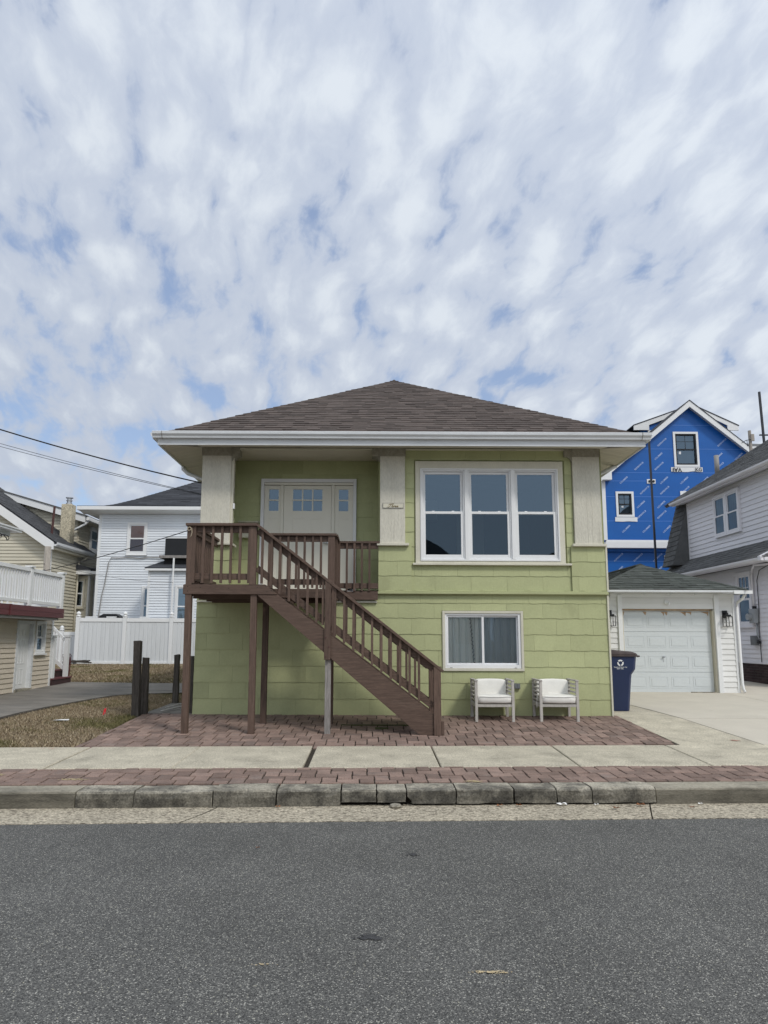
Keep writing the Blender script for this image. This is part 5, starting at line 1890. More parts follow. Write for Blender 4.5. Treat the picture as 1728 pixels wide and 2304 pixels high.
mb = MB(); U1.box(mb, UW[0][0] - .06, UW[0][0] - .001, 4.36, 5.66, -.01, .022); U1.box(mb, UW[0][0] - .06, UW[1][1] + .06, 4.36, 4.435, -.012, .0215); obj('window_trim', mb, 'vinyl_house', gh)
# upper roof slope with gutter
ry0, ry1 = 4.7, 11.1
sl = .63
mb = MB(); mb.prism([(9.55, ry0, 5.86), (16.6, ry0, 5.86 + 7.05 * sl), (16.6, ry0, 5.70 + 7.05 * sl), (9.60, ry0, 5.80)], (0, ry1 - ry0, 0))
rf = obj('roof', mb, 'roof_slate', gh)
mb = MB()
shingled(mb, (9.52, ry1, 5.865), (0, -1, 0), (1, 0, sl), (-sl, 0, 1), 6.2, lambda b: 0, lambda b: ry1 - ry0, .13, th=.010, tonev=.2)
o = obj('roof_shingles', mb, 'roof_slate', rf); o['kind'] = 'stuff'
mb = MB(); mb.prism([(x, ry0, z) for x, z in ((9.56, 5.76), (9.50, 5.765), (9.47, 5.80), (9.462, 5.84), (9.475, 5.842), (9.48, 5.81), (9.56, 5.81))], (0, ry1 - ry0 - .5, 0)); obj('gutter', mb, 'vinyl_house', gh)
mb = MB(); mb.prism([(9.562, ry0, 5.80), (9.562, ry0, 5.73), (9.97, ry0, 5.83), (9.97, ry0, 5.86)], (0, ry1 - ry0 - .55, 0)); obj('soffit', mb, 'vinyl_house', gh)
mb = MB(); mb.tube([(11.30, 11.0, 6.9), (11.30, 11.0, 7.55)], .075, 12); obj('vent_pipe', mb, 'gutter_grey', rf, smooth=True)
# steep lower gambrel slope beyond the dormer
sd = Wall((9.45, 11.22, 0), (0, -1, 0))
mb = MB(); mb.prism([(9.42, 10.36, 3.86), (10.02, 10.36, 6.02), (10.4, 10.36, 6.02), (10.2, 10.36, 3.86)], (0, .86, 0))
gs = obj('steep_roof', mb, 'roof_slate', gh)
vv = Vector((.60, 0, 2.16)); nn_ = Vector((-2.16, 0, .60)).normalized()
k = 0
bb = 0.0
VL = vv.length; vvn = vv.normalized()
while bb < VL:
    b1 = min(bb + .165, VL)
    a = 11.22 + (.10 if k % 2 else 0)
    while a > 10.37:
        a1 = max(a - .21, 10.37); at = min(a, 11.22)
        if at - a1 > .03:
            mb = MB()
            A = Vector((9.42, 0, 3.86)) + vvn * bb + nn_ * .022; B = Vector((9.42, 0, 3.86)) + vvn * b1 + nn_ * .006
            p = [(A.x, at - .004, A.z), (A.x, a1 + .004, A.z), (B.x, a1 + .004, B.z), (B.x, at - .004, B.z)]
            q2 = [tuple(Vector(x) - nn_ * .02) for x in p]
            mb.hexa([q2[0], q2[1], p[1], p[0], q2[3], q2[2], p[2], p[3]], 1)
            obj('shingle', mb, 'roof_slate_s', gs)
        a = a1
    bb = b1; k += 1
# flared lower roof strip
mb = MB(); mb.prism([(9.22, 4.9, 3.50), (9.45, 4.9, 3.62), (9.96, 4.9, 4.05), (9.96, 4.9, 3.55), (9.80, 4.9, 3.45)], (0, 6.5, 0))
lr = obj('lower_roof', mb, 'roof_slate', gh)
mb = MB()
shingled(mb, (9.20, 11.42, 3.512), (0, -1, 0), (.23, 0, .12), (-.12, 0, .23), .262, lambda b: 0, lambda b: 6.55, .088, th=.010)
shingled(mb, (9.45, 11.42, 3.626), (0, -1, 0), (.51, 0, .43), (-.43, 0, .51), .667, lambda b: 0, lambda b: 6.5, .11, th=.010)
o = obj('roof_shingles', mb, 'roof_slate', lr); o['kind'] = 'stuff'
mb = MB(); mb.prism([(x, 5.08, z) for x, z in ((9.24, 3.41), (9.19, 3.415), (9.16, 3.45), (9.152, 3.495), (9.165, 3.497), (9.17, 3.46), (9.24, 3.46))], (0, 4.6, 0)); obj('gutter', mb, 'vinyl_house', gh)
mb = MB(); mb.prism([(9.245, 4.9, 3.49), (9.245, 4.9, 3.42), (9.87, 4.9, 3.47), (9.87, 4.9, 3.52)], (0, 6.4, 0)); obj('soffit', mb, 'vinyl_house', gh)
mb = MB(); mb.prism([(9.16, 5.06, 3.42), (9.16, 5.06, 3.52), (9.45, 5.06, 3.66), (9.97, 5.06, 4.08), (9.97, 5.06, 3.30), (9.6, 5.06, 3.36)], (0, -.14, 0)); obj('eave_return', mb, 'vinyl_house', gh)

mt = thing('electric_meter', 'grey electric meter box with round glass meter on white siding', 'meter', (9.78, 6.55, 1.98))
mb = MB(); mb.box(9.72, 9.833, 6.42, 6.70, 1.98, 2.34); obj('box', mb, 'meter', mt, bevel=.006)
mb = MB(); mb.tube([(9.72, 6.62, 2.14), (9.63, 6.62, 2.14)], .085, 16); obj('meter_glass', mb, 'meter', mt)
mb = MB(); mb.tube([(9.80, 6.55, 2.34), (9.80, 6.55, 2.41)], .055, 10); obj('hub', mb, 'black', mt)
mb = MB(); mb.tube([(9.79, 6.56, 2.41), (9.79, 6.56, 3.15), (9.77, 6.48, 3.35), (9.70, 6.25, 3.43), (9.70, 5.6, 3.40)], .028, 8); obj('conduit', mb, 'vinyl_house', mt, smooth=True)
mb = MB(); mb.tube([(9.80, 6.50, 1.98), (9.80, 6.50, 1.66), (9.80, 6.42, 1.58)], .022, 8); obj('conduit', mb, 'meter', mt, smooth=True)
ub = thing('junction_box', 'dark grey cable box below the meter on white siding', 'junction box', (9.78, 6.62, 1.42))
mb = MB(); mb.box(9.73, 9.833, 6.50, 6.74, 1.42, 1.66); obj('box', mb, 'outlet', ub, bevel=.006)
mb = MB(); mb.tube([(9.80, 6.40, 1.50), (9.74, 6.40, 1.50)], .045, 10); obj('plug', mb, 'black', ub)
mb = MB(); mb.tube([(9.80, 5.7, 3.40), (9.80, 6.2, 3.30), (9.81, 6.36, 3.05), (9.81, 6.36, 2.3), (9.81, 6.42, 1.9), (9.81, 6.42, 1.0)], .009, 6)
tag(obj('cable', mb, 'black', None), 'black cable running down the white siding beside the meter', 'cable')

# ================================================================== BLUE WRAPPED HOUSE (behind)
bh = thing('blue_house', 'unfinished tall house in blue printed house wrap with white trim', 'house', (12.7, 16, .6))
BWl = Wall((0, 16, 0), (1, 0, 0))
pkx, pkz = 12.72, 10.95
sB = (pkz - 8.10) / (pkx - 9.30)
W1, W2 = (12.08, 13.09, 8.39, 9.84), (9.665, 10.375, 6.35, 7.375)
xl_, xr_ = 9.22, 16.2
mb = wall_open(BWl, xl_, xr_, 5.42, 8.0, -.2, 0, [W2])
mb.box(xl_, xr_, 16.2, 24, 5.0, 8.0); 
zt = lambda x: min(pkz - abs(x - pkx) * sB, 20)
for a, b, zz in ((xl_, W1[0], 8.0), (W1[1], xr_, 8.0)):
    pts = [(a, 16, 8.0), (b, 16, 8.0), (b, 16, max(8.001, zt(b))), (a, 16, max(8.0005, zt(a)))]
    mb.prism(pts, (0, .2, 0))
mb.prism([(W1[0], 16, 8.0), (W1[1], 16, 8.0), (W1[1], 16, W1[2]), (W1[0], 16, W1[2])], (0, .2, 0))
mb.prism([(W1[0], 16, W1[3]), (W1[1], 16, W1[3]), (W1[1], 16, zt(W1[1])), (pkx, 16, pkz), (W1[0], 16, zt(W1[0]))], (0, .2, 0))
mb.box(xl_ - .0, 17, 16.35, 24, .5, 5.12)
mb.box(9.08, 9.22, 16.5, 24, .5, 7.9)
mb.box(14.0, 17.5, 17.6, 17.8, 8.0, 9.6)
obj('wall', mb, 'blue', bh)
mb = MB()
for z in (10.12, 9.13, 8.15, 7.81, 7.17, 6.19):
    for a, b, lo, hi in spans(xl_, xr_, z - .008, z + .008, [W1, W2]):
        mx_ = (pkz - z) / sB
        a, b = max(a, pkx - mx_), min(b, pkx + mx_)
        if z == 7.81:
            b = min(b, 11.0)
        if b - a > .1:
            BWl.box(mb, a, b, lo, hi, .0, .004)
mb.box(xl_, 16, 16.346, 16.349, 4.62, 4.64)
obj('wrap_seam', mb, 'blue_seam', bh)
# white rakes, soffits, belt and corner boards
for sx in (-1, 1):
    e = pkx + sx * (3.72 if sx < 0 else 3.72)
    ze = pkz + .12 - 3.72 * sB
    mb = MB(); mb.prism([(pkx, 15.72, pkz + .14), (e, 15.72, ze), (e, 15.72, ze - .26), (pkx, 15.72, pkz - .14)][::(1 if sx > 0 else -1)], (0, .04, 0)); obj('rake_board', mb, 'white', bh)
    mb = MB(); mb.prism([(pkx, 15.761, pkz - .02), (e, 15.761, ze - .14), (e, 15.761, ze - .17), (pkx, 15.761, pkz - .05)], (0, .25, 0)); obj('rake_soffit', mb, 'white_dirty', bh)
    mb = MB(); mb.prism([(pkx, 15.70, pkz + .15), (e - .02 * sx, 15.70, ze + .01), (e, 15.70, ze - .02), (pkx, 15.70, pkz + .115)], (0, 8, 0)); obj('roof', mb, 'roof_dark', bh)
mb = MB(); BWl.box(mb, 9.02, 9.46, 7.80, 8.10, .22, .285); BWl.box(mb, 9.02, 9.46, 7.80, 7.83, -.0, .22); obj('eave_return', mb, 'white', bh)
mb = MB(); BWl.box(mb, 9.13, 9.265, 5.42, 7.80, -.02, .03); obj('corner_board', mb, 'white', bh)
mb = MB(); BWl.box(mb, 9.18, 16, 5.115, 5.36, -.25, .06); BWl.box(mb, 9.22, 16, 5.361, 5.43, -.01, .03); obj('belt_board', mb, 'white', bh)
for i, (w_, sm) in enumerate(((W1, (2, 2)), (W2, (2, 2)))):
    mb = MB(); BWl.frame(mb, *w_, .085, .085, .085, .085, -.05, .035)
    ww = obj('window', mb, 'white', bh)
    i0, i1, j0, j1 = w_[0] + .086, w_[1] - .086, w_[2] + .086, w_[3] - .086
    mb = MB(); BWl.frame(mb, i0, i1, j0, j1, .05, .05, .06, .05, -.10, .015); BWl.box(mb, i0 + .05, i1 - .05, (j0 + j1) / 2 - .02, (j0 + j1) / 2 + .02, -.08, .0); obj('frame', mb, 'black', ww)
    mb = MB(); mb.face([BWl.p(x, z, -.05) for x, z in ((i0 + .05, j0 + .06), (i1 - .05, j0 + .06), (i1 - .05, j1 - .05), (i0 + .05, j1 - .05))]); obj('pane', mb, 'pane', ww)
    mb = MB(); BWl.box(mb, (i0 + i1) / 2 - .008, (i0 + i1) / 2 + .008, (j0 + j1) / 2 + .02, j1 - .05, -.049, -.04); BWl.box(mb, i0 + .05, i1 - .05, j0 + (j1 - j0) * .76 - .008, j0 + (j1 - j0) * .76 + .008, -.0485, -.041); obj('muntin', mb, 'black', ww)
    mb = MB(); mb.face([BWl.p(x, z, -.16) for x, z in ((i0, j0), (i1, j0), (i1, j1), (i0, j1))]); obj('shade', mb, 'room', ww)
    mb = MB(); sx_ = i0 + .14; mb.face([BWl.p(x, z, -.045) for x, z in ((sx_, j0 + .36 * (j1 - j0)), (sx_ + .085, j0 + .35 * (j1 - j0)), (sx_ + .095, j0 + .44 * (j1 - j0)), (sx_ + .01, j0 + .45 * (j1 - j0)))]); obj('sticker', mb, 'print_white', ww)
    fl = (11.93, 13.19, 8.19, 8.375) if i == 0 else (9.60, 10.475, 6.165, 6.335)
    mb = MB()
    N = 18
    for k in range(N):
        a, b = fl[0] + (fl[1] - fl[0]) * k / N, fl[0] + (fl[1] - fl[0]) * (k + 1) / N
        da, db = .012 + .018 * abs(mnoise.noise(Vector((a * 5, 1, 1)))), .012 + .018 * abs(mnoise.noise(Vector((b * 5, 1, 1))))
        za, zb = .03 * mnoise.noise(Vector((a * 3, 4, 1))), .03 * mnoise.noise(Vector((b * 3, 4, 1)))
        mb.face((BWl.p(a, fl[2] + za, da + .01), BWl.p(b, fl[2] + zb, db + .01), BWl.p(b, fl[3], .03), BWl.p(a, fl[3], .03)))
    fo = obj('flashing_flap', mb, 'white', ww)
t1 = text_mesh('VAI', .24, 'print_black', 'flap_lettering', bold=.004)
place_text('lettering', t1, (12.16, 15.945, 8.275), bh, flip='down')
t2 = text_mesh('KG', .20, 'print_black', 'flap_lettering', bold=.004)
place_text('lettering', t2, (13.02, 15.945, 8.27), bh)
mb = MB(); mb.box(11.60, 11.76, 16.31, 16.345, 4.55, 4.86); mb.box(12.24, 12.6, 15.965, 15.998, 7.2, 7.40); obj('window_trim', mb, 'white', bh)
mb = MB(); BWl.box(mb, 10.94, 11.28, 7.705, 7.88, .0, .03); vp = obj('vent_plate', mb, 'white', bh)
for x in (11.035, 11.195):
    mb = MB(); mb.tube([BWl.p(x, 7.79, .02), BWl.p(x, 7.79, .05)], .05, 12); obj('vent_hole', mb, 'black', vp)
# printed lettering: two lines, each over and over, slanting up
TA = text_mesh('LCLUMBER', .088, 'wrap_print', 'wrap_lettering', bold=.002)
TB = text_mesh('RDPENWCB', .088, 'wrap_print', 'wrap_lettering', bold=.002)
cnt = 0
for (base, tm, offx) in ((8.83, TA, 0.0), (8.42, TB, 0.0)):
    for rrow in range(-5, 3):
        for c in range(-6, 8):
            x = 10.66 + c * .805 + rrow * -.0 + (.17 if rrow % 2 else 0.0)
            z = base + rrow * .985 * 1.0
            if z < 5.55 or x < 9.4 or x > 15.2:
                continue
            if z > pkz - .42 - abs(x - pkx) * sB:
                continue
            if any(h[0] - .24 < x < h[1] + .24 and h[2] - .34 < z < h[3] + .22 for h in (W1, W2)) or (10.8 < x < 11.4 and 7.55 < z < 8.0):
                continue
            o = place_text('lettering', tm, (x, 15.993, z), bh, R(42)); cnt += 1
            mb_ = None
for c in range(0, 4):
    for z, tm in ((4.78, TB), (4.28, TA)):
        place_text('lettering', tm, (9.62 + .17 + c * .78, 16.343, z), bh, R(42))
# rear shed dormers and the wing to the right
for sx, X in ((-1, (11.15, 11.80, 13.36)), (1, (15.62, 15.15, 13.95))):
    mb = MB(); mb.prism([(X[0], 17.6, 10.62), (X[2], 17.6, 11.42), (X[2], 17.6, 11.22), (X[1], 17.6, 10.62), (X[1], 17.6, 10.40), (X[0], 17.6, 10.40)], (0, .06, 0)); obj('dormer_rake', mb, 'white', bh)
    mb = MB(); mb.prism([(X[1], 17.7, 9.4), (X[1], 17.7, 10.66), (X[2], 17.7, 11.26), (X[2], 17.7, 9.4)], (0, 3, 0)); obj('dormer_wall', mb, 'blue', bh)
    mb = MB(); mb.prism([(X[0] + sx * .02, 17.58, 10.63), (X[2], 17.58, 11.44), (X[2], 17.58, 11.40), (X[0] + sx * .02, 17.58, 10.59)], (0, 4, 0)); obj('dormer_roof', mb, 'roof_dark', bh)
    mb = MB(); mb.box(X[1] - .03, X[1] + .12 if sx < 0 else X[1] + .1, 17.66, 17.72, 9.9, 10.40); obj('corner_board', mb, 'white', bh)
mb = MB(); mb.prism([(14.2, 17.2, 9.58), (17.6, 17.2, 9.50), (17.6, 19.2, 10.2), (14.0, 19.2, 10.3)], (0, 0, .05)); obj('wing_roof', mb, 'roof_slate', bh)
mb = MB(); mb.box(14.3, 17.6, 17.16, 17.2, 9.36, 9.58); obj('wing_fascia', mb, 'white', bh)
mb = MB(); mb.box(14.3, 17.6, 17.45, 17.6, 6, 9.36); obj('wing_wall', mb, 'blue', bh)

mb = MB(); mb.bar((9.535, 12, .5), (9.515, 12, 8.62), .058, .058, (0, 1, 0))
tag(obj('mast_pole', mb, 'pole'), 'thin dark mast standing upright in front of the blue house', 'pole')
mb = MB(); mb.bar((16.33, 17.0, 9.0), (16.28, 17.0, 11.9), .075, .075, (0, 1, 0)); mb.bar((16.15, 17.0, 10.02), (16.55, 17.0, 10.02), .06, .05)
tag(obj('metal_stack', mb, 'pole'), 'tall dark pole rising above the grey roof at the right', 'pole')
upo = thing('utility_pole', 'weathered pole top with wires above the grey roof', 'utility pole', (13.56, 13, 5))
mb = MB(); mb.tube([(13.56, 13, 5), (13.55, 13, 9.0)], .055, 8); obj('pole', mb, 'utility', upo)
mb = MB(); mb.box(13.54, 13.66, 12.90, 12.95, 8.60, 8.85); obj('bracket', mb, 'utility', upo)
mb = MB(); mb.tube([(13.55, 12.93, 8.66), (13.36, 12.93, 8.62), (13.2, 12.93, 8.52)], .012, 5); mb.tube([(13.40, 12.93, 8.64), (13.40, 12.93, 8.40)], .010, 5); obj('wire_tail', mb, 'black', upo)

# ================================================================== WHITE HOUSE (behind, left)
wh = thing('white_house', 'white vinyl sided two storey house with dark hip roof behind the fence', 'house', (-8, 16, .7))
WW = Wall((0, 16, 0), (1, 0, 0))
wx0, wx1 = -10.78, -1.5
HW1 = (-9.655, -8.865, 4.76, 6.04); HW2 = (-8.97, -8.55, 2.0, 3.53)
mb = MB(); mb.box(wx0, wx1, 16.02, 24, .6, 6.5); obj('wall', mb, 'vinyl_white', wh)
siding(WW, wh, 'clapboards', wx0, wx1, 1.0, 6.36, .100, 'vinyl_white', holes=[HW1, HW2], th=.034, single=False)
mb = MB(); WW.box(mb, wx0 - .02, wx0 + .09, .8, 6.36, -.1, .03); obj('corner_board', mb, 'white', wh)
window(WW, wh, *HW1, trim=.09, sash=.045, proud=.05, back='brown_glass', trim_mat='white', off=.075, glassm=('pane_clear', 'pane_screen'))
window(WW, wh, *HW2, trim=.08, sash=.04, proud=.05, back='room', trim_mat='white', sill=False, off=.075)
ex0, ex1, ey0, ez = -11.50, -.6, 15.45, 6.60
# bell-cast hip: flared foot then steeper
mb = MB()
FL = [(0, 0), (.55, .07), (1.05, .26), (1.7, .60), (4.6, 2.35)]
pts_ = [(ex0 + a, ey0 + a, ez + h) for a, h in FL]; ptr = [(ex1 - a, ey0 + a, ez + h) for a, h in FL]
for (a, b, c, d) in zip(pts_, pts_[1:], ptr, ptr[1:]):
    mb.face((a, c, d, b))
    mb.face(((a[0], 24, a[2]), a, b, (b[0], 24, b[2])))
rw = obj('roof', mb, 'roof_dark', wh)
mb = MB()
for (a0, h0), (a1, h1) in zip(FL, FL[1:]):
    L_ = math.hypot(a1 - a0, h1 - h0)
    shingled(mb, (ex0, ey0 + a0, ez + h0 + .004), (1, 0, 0), (0, a1 - a0, h1 - h0), (0, -(h1 - h0), a1 - a0), L_, lambda b, a0=a0, a1=a1, L_=L_: a0 + (a1 - a0) * b / L_, lambda b, a0=a0, a1=a1, L_=L_: ex1 - ex0 - a0 - (a1 - a0) * b / L_, .14, (.25, .6), .012, .28)
o = obj('roof_shingles', mb, 'roof_dark', rw); o['kind'] = 'stuff'
mb = MB(); mb.box(ex0, ex1, ey0 - .02, ey0 + .06, 6.45, 6.595); mb.box(ex0, ex0 + .06, ey0 + .06, 24, 6.45, 6.595); obj('fascia', mb, 'white', wh, bevel=.02)
mb = MB(); mb.prism([(ex0 + .06, ey0 + .06, 6.46), (ex1, ey0 + .06, 6.46), (ex1, 16.02, 6.37), (ex0 + .06, 16.02, 6.37)], (0, 0, .02)); mb.prism([(ex0 + .06, 16.03, 6.46), (wx0, 16.03, 6.37), (wx0, 24, 6.37), (ex0 + .06, 24, 6.46)], (0, 0, .02)); obj('soffit', mb, 'white', wh)
# bump-out with its own roof
BO = Wall((0, 14.6, 0), (1, 0, 0))
mb = MB(); mb.box(-8.30, -5.6, 14.62, 16.0, .6, 4.06); obj('bay_wall', mb, 'vinyl_white', wh)
HB = (-7.28, -6.55, 1.9, 3.47)
siding(BO, wh, 'bay_clapboards', -8.30, -5.6, 1.0, 4.06, .100, 'vinyl_white', holes=[HB], th=.034, single=False)
mb = MB(); BO.box(mb, -8.32, -8.23, .8, 4.06, -.06, .028); obj('corner_board', mb, 'white', wh)
window(BO, wh, *HB, trim=.08, sash=.04, proud=.05, back='curtain', trim_mat='white', sill=False, off=.075)
mb = MB(); mb.prism([(-8.42, 14.45, 4.08), (-5.5, 14.45, 4.08), (-5.5, 15.95, 4.62), (-7.75, 15.95, 4.62)], (0, 0, .04)); mb.face([(-8.42, 14.45, 4.08), (-7.75, 15.95, 4.62), (-8.42, 15.95, 4.08)]); obj('bay_roof', mb, 'roof_dark', wh)
mb = MB(); mb.box(-8.40, -5.5, 14.44, 14.48, 4.0, 4.078); obj('bay_fascia', mb, 'white', wh)
mb = MB(); mb.box(-7.98, -6.0, 14.7, 15.6, 4.50, 4.60); obj('bay_shelf', mb, 'wood_grey', wh)
mb = MB(); mb.box(-7.84, -6.0, 14.9, 14.98, 4.28, 4.49); obj('bay_shelf', mb, 'dark', wh)
bb_ = thing('black_box', 'big black window unit standing on a shelf of the white house', 'window unit', (-7.4, 15, 4.6))
mb = MB(); mb.box(-7.85, -6.7, 14.96, 15.6, 4.602, 5.27); obj('case', mb, 'black', bb_, bevel=.01)
mb = MB(); mb.box(-7.83, -6.7, 14.94, 15.6, 5.272, 5.33); obj('top', mb, 'white_dirty', bb_)
mb = MB(); mb.tube([(-7.335, 14.38, .8), (-7.335, 14.38, 4.46)], .035, 8)
tag(obj('white_pipe', mb, 'white'), 'thin white vertical pipe in front of the bay of the white house', 'pipe')
mb = MB(); mb.tube([(-10.60, 15.93, 2.2), (-10.50, 15.93, 3.2), (-10.42, 15.93, 3.6), (-10.31, 15.93, 4.45), (-10.22, 15.93, 4.64), (-9.9, 15.93, 4.63), (-9.55, 15.93, 4.66), (-9.1, 15.93, 4.61), (-8.8, 15.93, 4.66), (-8.25, 15.92, 4.65)], .018, 6)
tag(obj('cable', mb, 'gutter_grey'), 'loose grey cable drooping across the white vinyl siding', 'cable')

# ================================================================== CREAM HOUSE (left)
chs = thing('cream_house', 'cream sided house with grey roof and pebbled chimney at far left', 'house', (-10.2, 11, .5))
CF = Wall((0, 10.25, 0), (1, 0, 0))            # front gable
CS = .67
eX, eZ = -9.80, 4.46
lim = lambda z: (-15.0, min(-10.02, eX - (z - eZ + .12) / CS))
mb = MB(); mb.prism([(-15, 10.27, .5), (-10.03, 10.27, .5), (-10.03, 10.27, 4.50), (-15, 10.27, 7.80)], (0, 2.0, 0)); mb.box(-15, -10.32, 12.2, 12.7, .5, 4.5); mb.box(-15, -10.27, 12.72, 17, .5, 5.55)
obj('wall', mb, 'vinyl_cream', chs)
siding(CF, chs, 'clapboards', -15, -10.02, 1.5, 6.4, .105, 'vinyl_cream', th=.034, single=False, lim=lim)
CR_ = Wall((-10.02, 10.25, 0), (0, 1, 0))
siding(CR_, chs, 'clapboards', .06, 2.0, 1.5, 4.32, .105, 'vinyl_cream', th=.034, single=False)
mb = MB(); mb.box(-10.06, -10.0, 10.225, 10.31, 1.4, 4.32); obj('corner_board', mb, 'white', chs)
mb = MB(); mb.prism([(eX, 9.95, eZ), (-15.2, 9.95, eZ + (15.2 + eX) * CS), (-15.2, 9.95, eZ - .1 + (15.2 + eX) * CS), (eX - .03, 9.95, eZ - .10)], (0, 3.2, 0))
cr = obj('roof', mb, 'roof_dark', chs)
mb = MB(); L_ = 5.0 * math.hypot(1, CS)
shingled(mb, (eX + .02, 9.94, eZ + .004), (0, 1, 0), (-1, 0, CS), (CS, 0, 1), L_, lambda b: 0, lambda b: 3.2, .14, (.2, .5), .010, .18)
o = obj('roof_shingles', mb, 'roof_charcoal', cr); o['kind'] = 'stuff'
mb = MB(); mb.prism([(eX - .01, 9.93, eZ - .02), (-15.2, 9.93, eZ - .02 + (15.2 + eX - .01) * CS), (-15.2, 9.93, eZ - .32 + (15.2 + eX - .01) * CS), (eX - .13, 9.93, eZ - .24), (eX - .01, 9.93, eZ - .24)], (0, .05, 0)); obj('rake_board', mb, 'white', chs)
mb = MB(); mb.prism([(x, 9.95, z) for x, z in ((eX - .02, eZ - .14), (eX + .06, eZ - .135), (eX + .10, eZ - .09), (eX + .11, eZ - .02), (eX + .09, eZ - .02), (eX + .08, eZ - .08), (eX - .02, eZ - .08))], (0, 3.0, 0)); obj('gutter', mb, 'white_dirty', chs)
mb = MB(); mb.box(-10.0, eX - .03, 9.99, 13.0, eZ - .22, eZ - .15); obj('soffit', mb, 'vinyl_cream', chs)
mb = MB(); mb.tube([(eX + .03, 12.62, eZ - .12), (eX - .05, 12.5, eZ - .28), (-9.96, 12.25, eZ - .40), (-9.97, 12.22, 1.2)], .038, 8); obj('downspout', mb, 'vinyl_cream', chs, smooth=True)
# upper dormer storey
DW = Wall((0, 12.7, 0), (1, 0, 0))
dlim = lambda z: (max(-15, -9.86 - (z - 4.30) / CS * 1.0 - .25), min(-10.25, -10.05 - max(0, (z - 5.50)) / .29))
siding(DW, chs, 'dormer_clapboards', -15, -10.25, 4.3, 6.9, .105, 'vinyl_cream', th=.034, single=False, lim=dlim)
mb = MB(); mb.prism([(-10.25, 12.73, 4.2), (-10.25, 12.73, 5.62), (-14.5, 12.73, 6.85), (-14.5, 12.73, 4.2)], (0, .1, 0)); obj('dormer_wall', mb, 'vinyl_cream', chs)
mb = MB(); mb.prism([(-9.92, 12.45, 5.70), (-13.2, 12.45, 6.65), (-13.2, 12.45, 6.42), (-9.92, 12.45, 5.47)], (0, .05, 0)); obj('rake_board', mb, 'white', chs)
mb = MB(); mb.prism([(-9.86, 12.42, 5.72), (-13.2, 12.42, 6.69), (-13.2, 12.42, 6.65), (-9.86, 12.42, 5.68)], (0, 4.5, 0)); obj('dormer_roof', mb, 'roof_slate', chs)
mb = MB(); mb.box(-9.90, -9.80, 12.5, 17, 5.55, 5.67); obj('gutter', mb, 'white', chs)
mb = MB(); mb.box(-10.24, -9.90, 12.55, 17, 5.52, 5.56); obj('soffit', mb, 'vinyl_cream', chs)
CU = Wall((-10.25, 12.7, 0), (0, 1, 0))
cw = (1.02, 1.80, 4.62, 5.52)
siding(CU, chs, 'side_clapboards', 0.06, 4, 1.5, 5.52, .105, 'vinyl_cream', th=.034, single=False, holes=[cw])
window(CU, chs, *cw, trim=.09, sash=.045, proud=.04, back='dark', trim_mat='white', off=.075)
mb = MB(); mb.tube([(-9.86, 12.6, 5.55), (-9.95, 12.55, 5.42), (-10.30, 12.5, 5.20), (-10.38, 12.5, 5.0), (-10.40, 12.5, 4.78)], .042, 8); obj('downspout', mb, 'white_dirty', chs, smooth=True)
# small bay with its own roof
BY = Wall((0, 12.4, 0), (1, 0, 0))
by = (-10.17, -9.74, 2.53, 3.50)
mb = MB(); mb.box(-10.25, -9.66, 12.42, 14, .5, 3.62); obj('bay_wall', mb, 'vinyl_cream', chs)
siding(BY, chs, 'bay_clapboards', -10.25, -9.66, 1.5, 3.62, .105, 'vinyl_cream', th=.034, single=False, holes=[by])
window(BY, chs, *by, trim=.05, sash=.035, proud=.04, back='dark', trim_mat='vinyl_cream', off=.075)
mb = MB(); BY.box(mb, -9.66, -9.60, 1.5, 3.62, -.1, .02); mb.box(-9.60, -9.40, 12.8, 12.83, 1.5, 3.6); obj('bay_post', mb, 'white_dirty', chs)
mb = MB(); mb.prism([(-10.28, 12.15, 3.83), (-9.95, 12.15, 3.98), (-9.5, 12.15, 3.83), (-9.5, 12.15, 3.80), (-10.28, 12.15, 3.80)], (0, 1.5, 0)); mb.prism([(-9.55, 12.12, 3.84), (-9.12, 12.12, 3.76), (-9.12, 13.4, 3.76), (-9.55, 13.4, 3.95)], (0, 0, .025)); obj('bay_roof', mb, 'roof_dark', chs)
mb = MB(); mb.box(-10.26, -9.52, 12.18, 12.22, 3.66, 3.80); mb.box(-9.88, -9.13, 12.05, 12.12, 3.64, 3.75); obj('bay_fascia', mb, 'white', chs)
mb = MB(); mb.box(-10.40, -10.05, 11.62, 11.98, 4.2, 5.96); chm = obj('chimney', mb, 'chimney', cr, bevel=.02)
chm['label'] = 'pebble-dashed chimney with steel cap'
mb = MB(); mb.lathe((-10.22, 11.8, 5.96), [(.10, 0), (.10, .05), (.075, .06), (.075, .12), (.10, .13), (.10, .15), (.07, .16), (.07, .21), (.12, .22), (.12, .245)], 14); obj('chimney_cap', mb, 'steel', chm)
mb = MB(); mb.tube([(-10.375, 11.0, 4.70), (-10.34, 11.0, 5.75)], .038, 8); obj('vent_pipe', mb, 'rust', cr)

chs.location = (-12.24, 15.55, .29)      # the house stands well behind the fence
chs.scale = (1.2, 1.2, 1.2)

wp = thing('utility_pole', 'short weathered grey pole beside the cream house', 'utility pole', (-9.30, 8.5, .5))
mb = MB(); mb.tube([(-9.28, 8.5, .45), (-9.31, 8.5, 4.12)], .09, 12); obj('pole', mb, 'utility', wp, smooth=True)
mb = MB(); mb.tube([(-9.30, 8.38, 3.42), (-9.39, 8.4, 3.40)], .03, 6); obj('bracket', mb, 'black', wp)

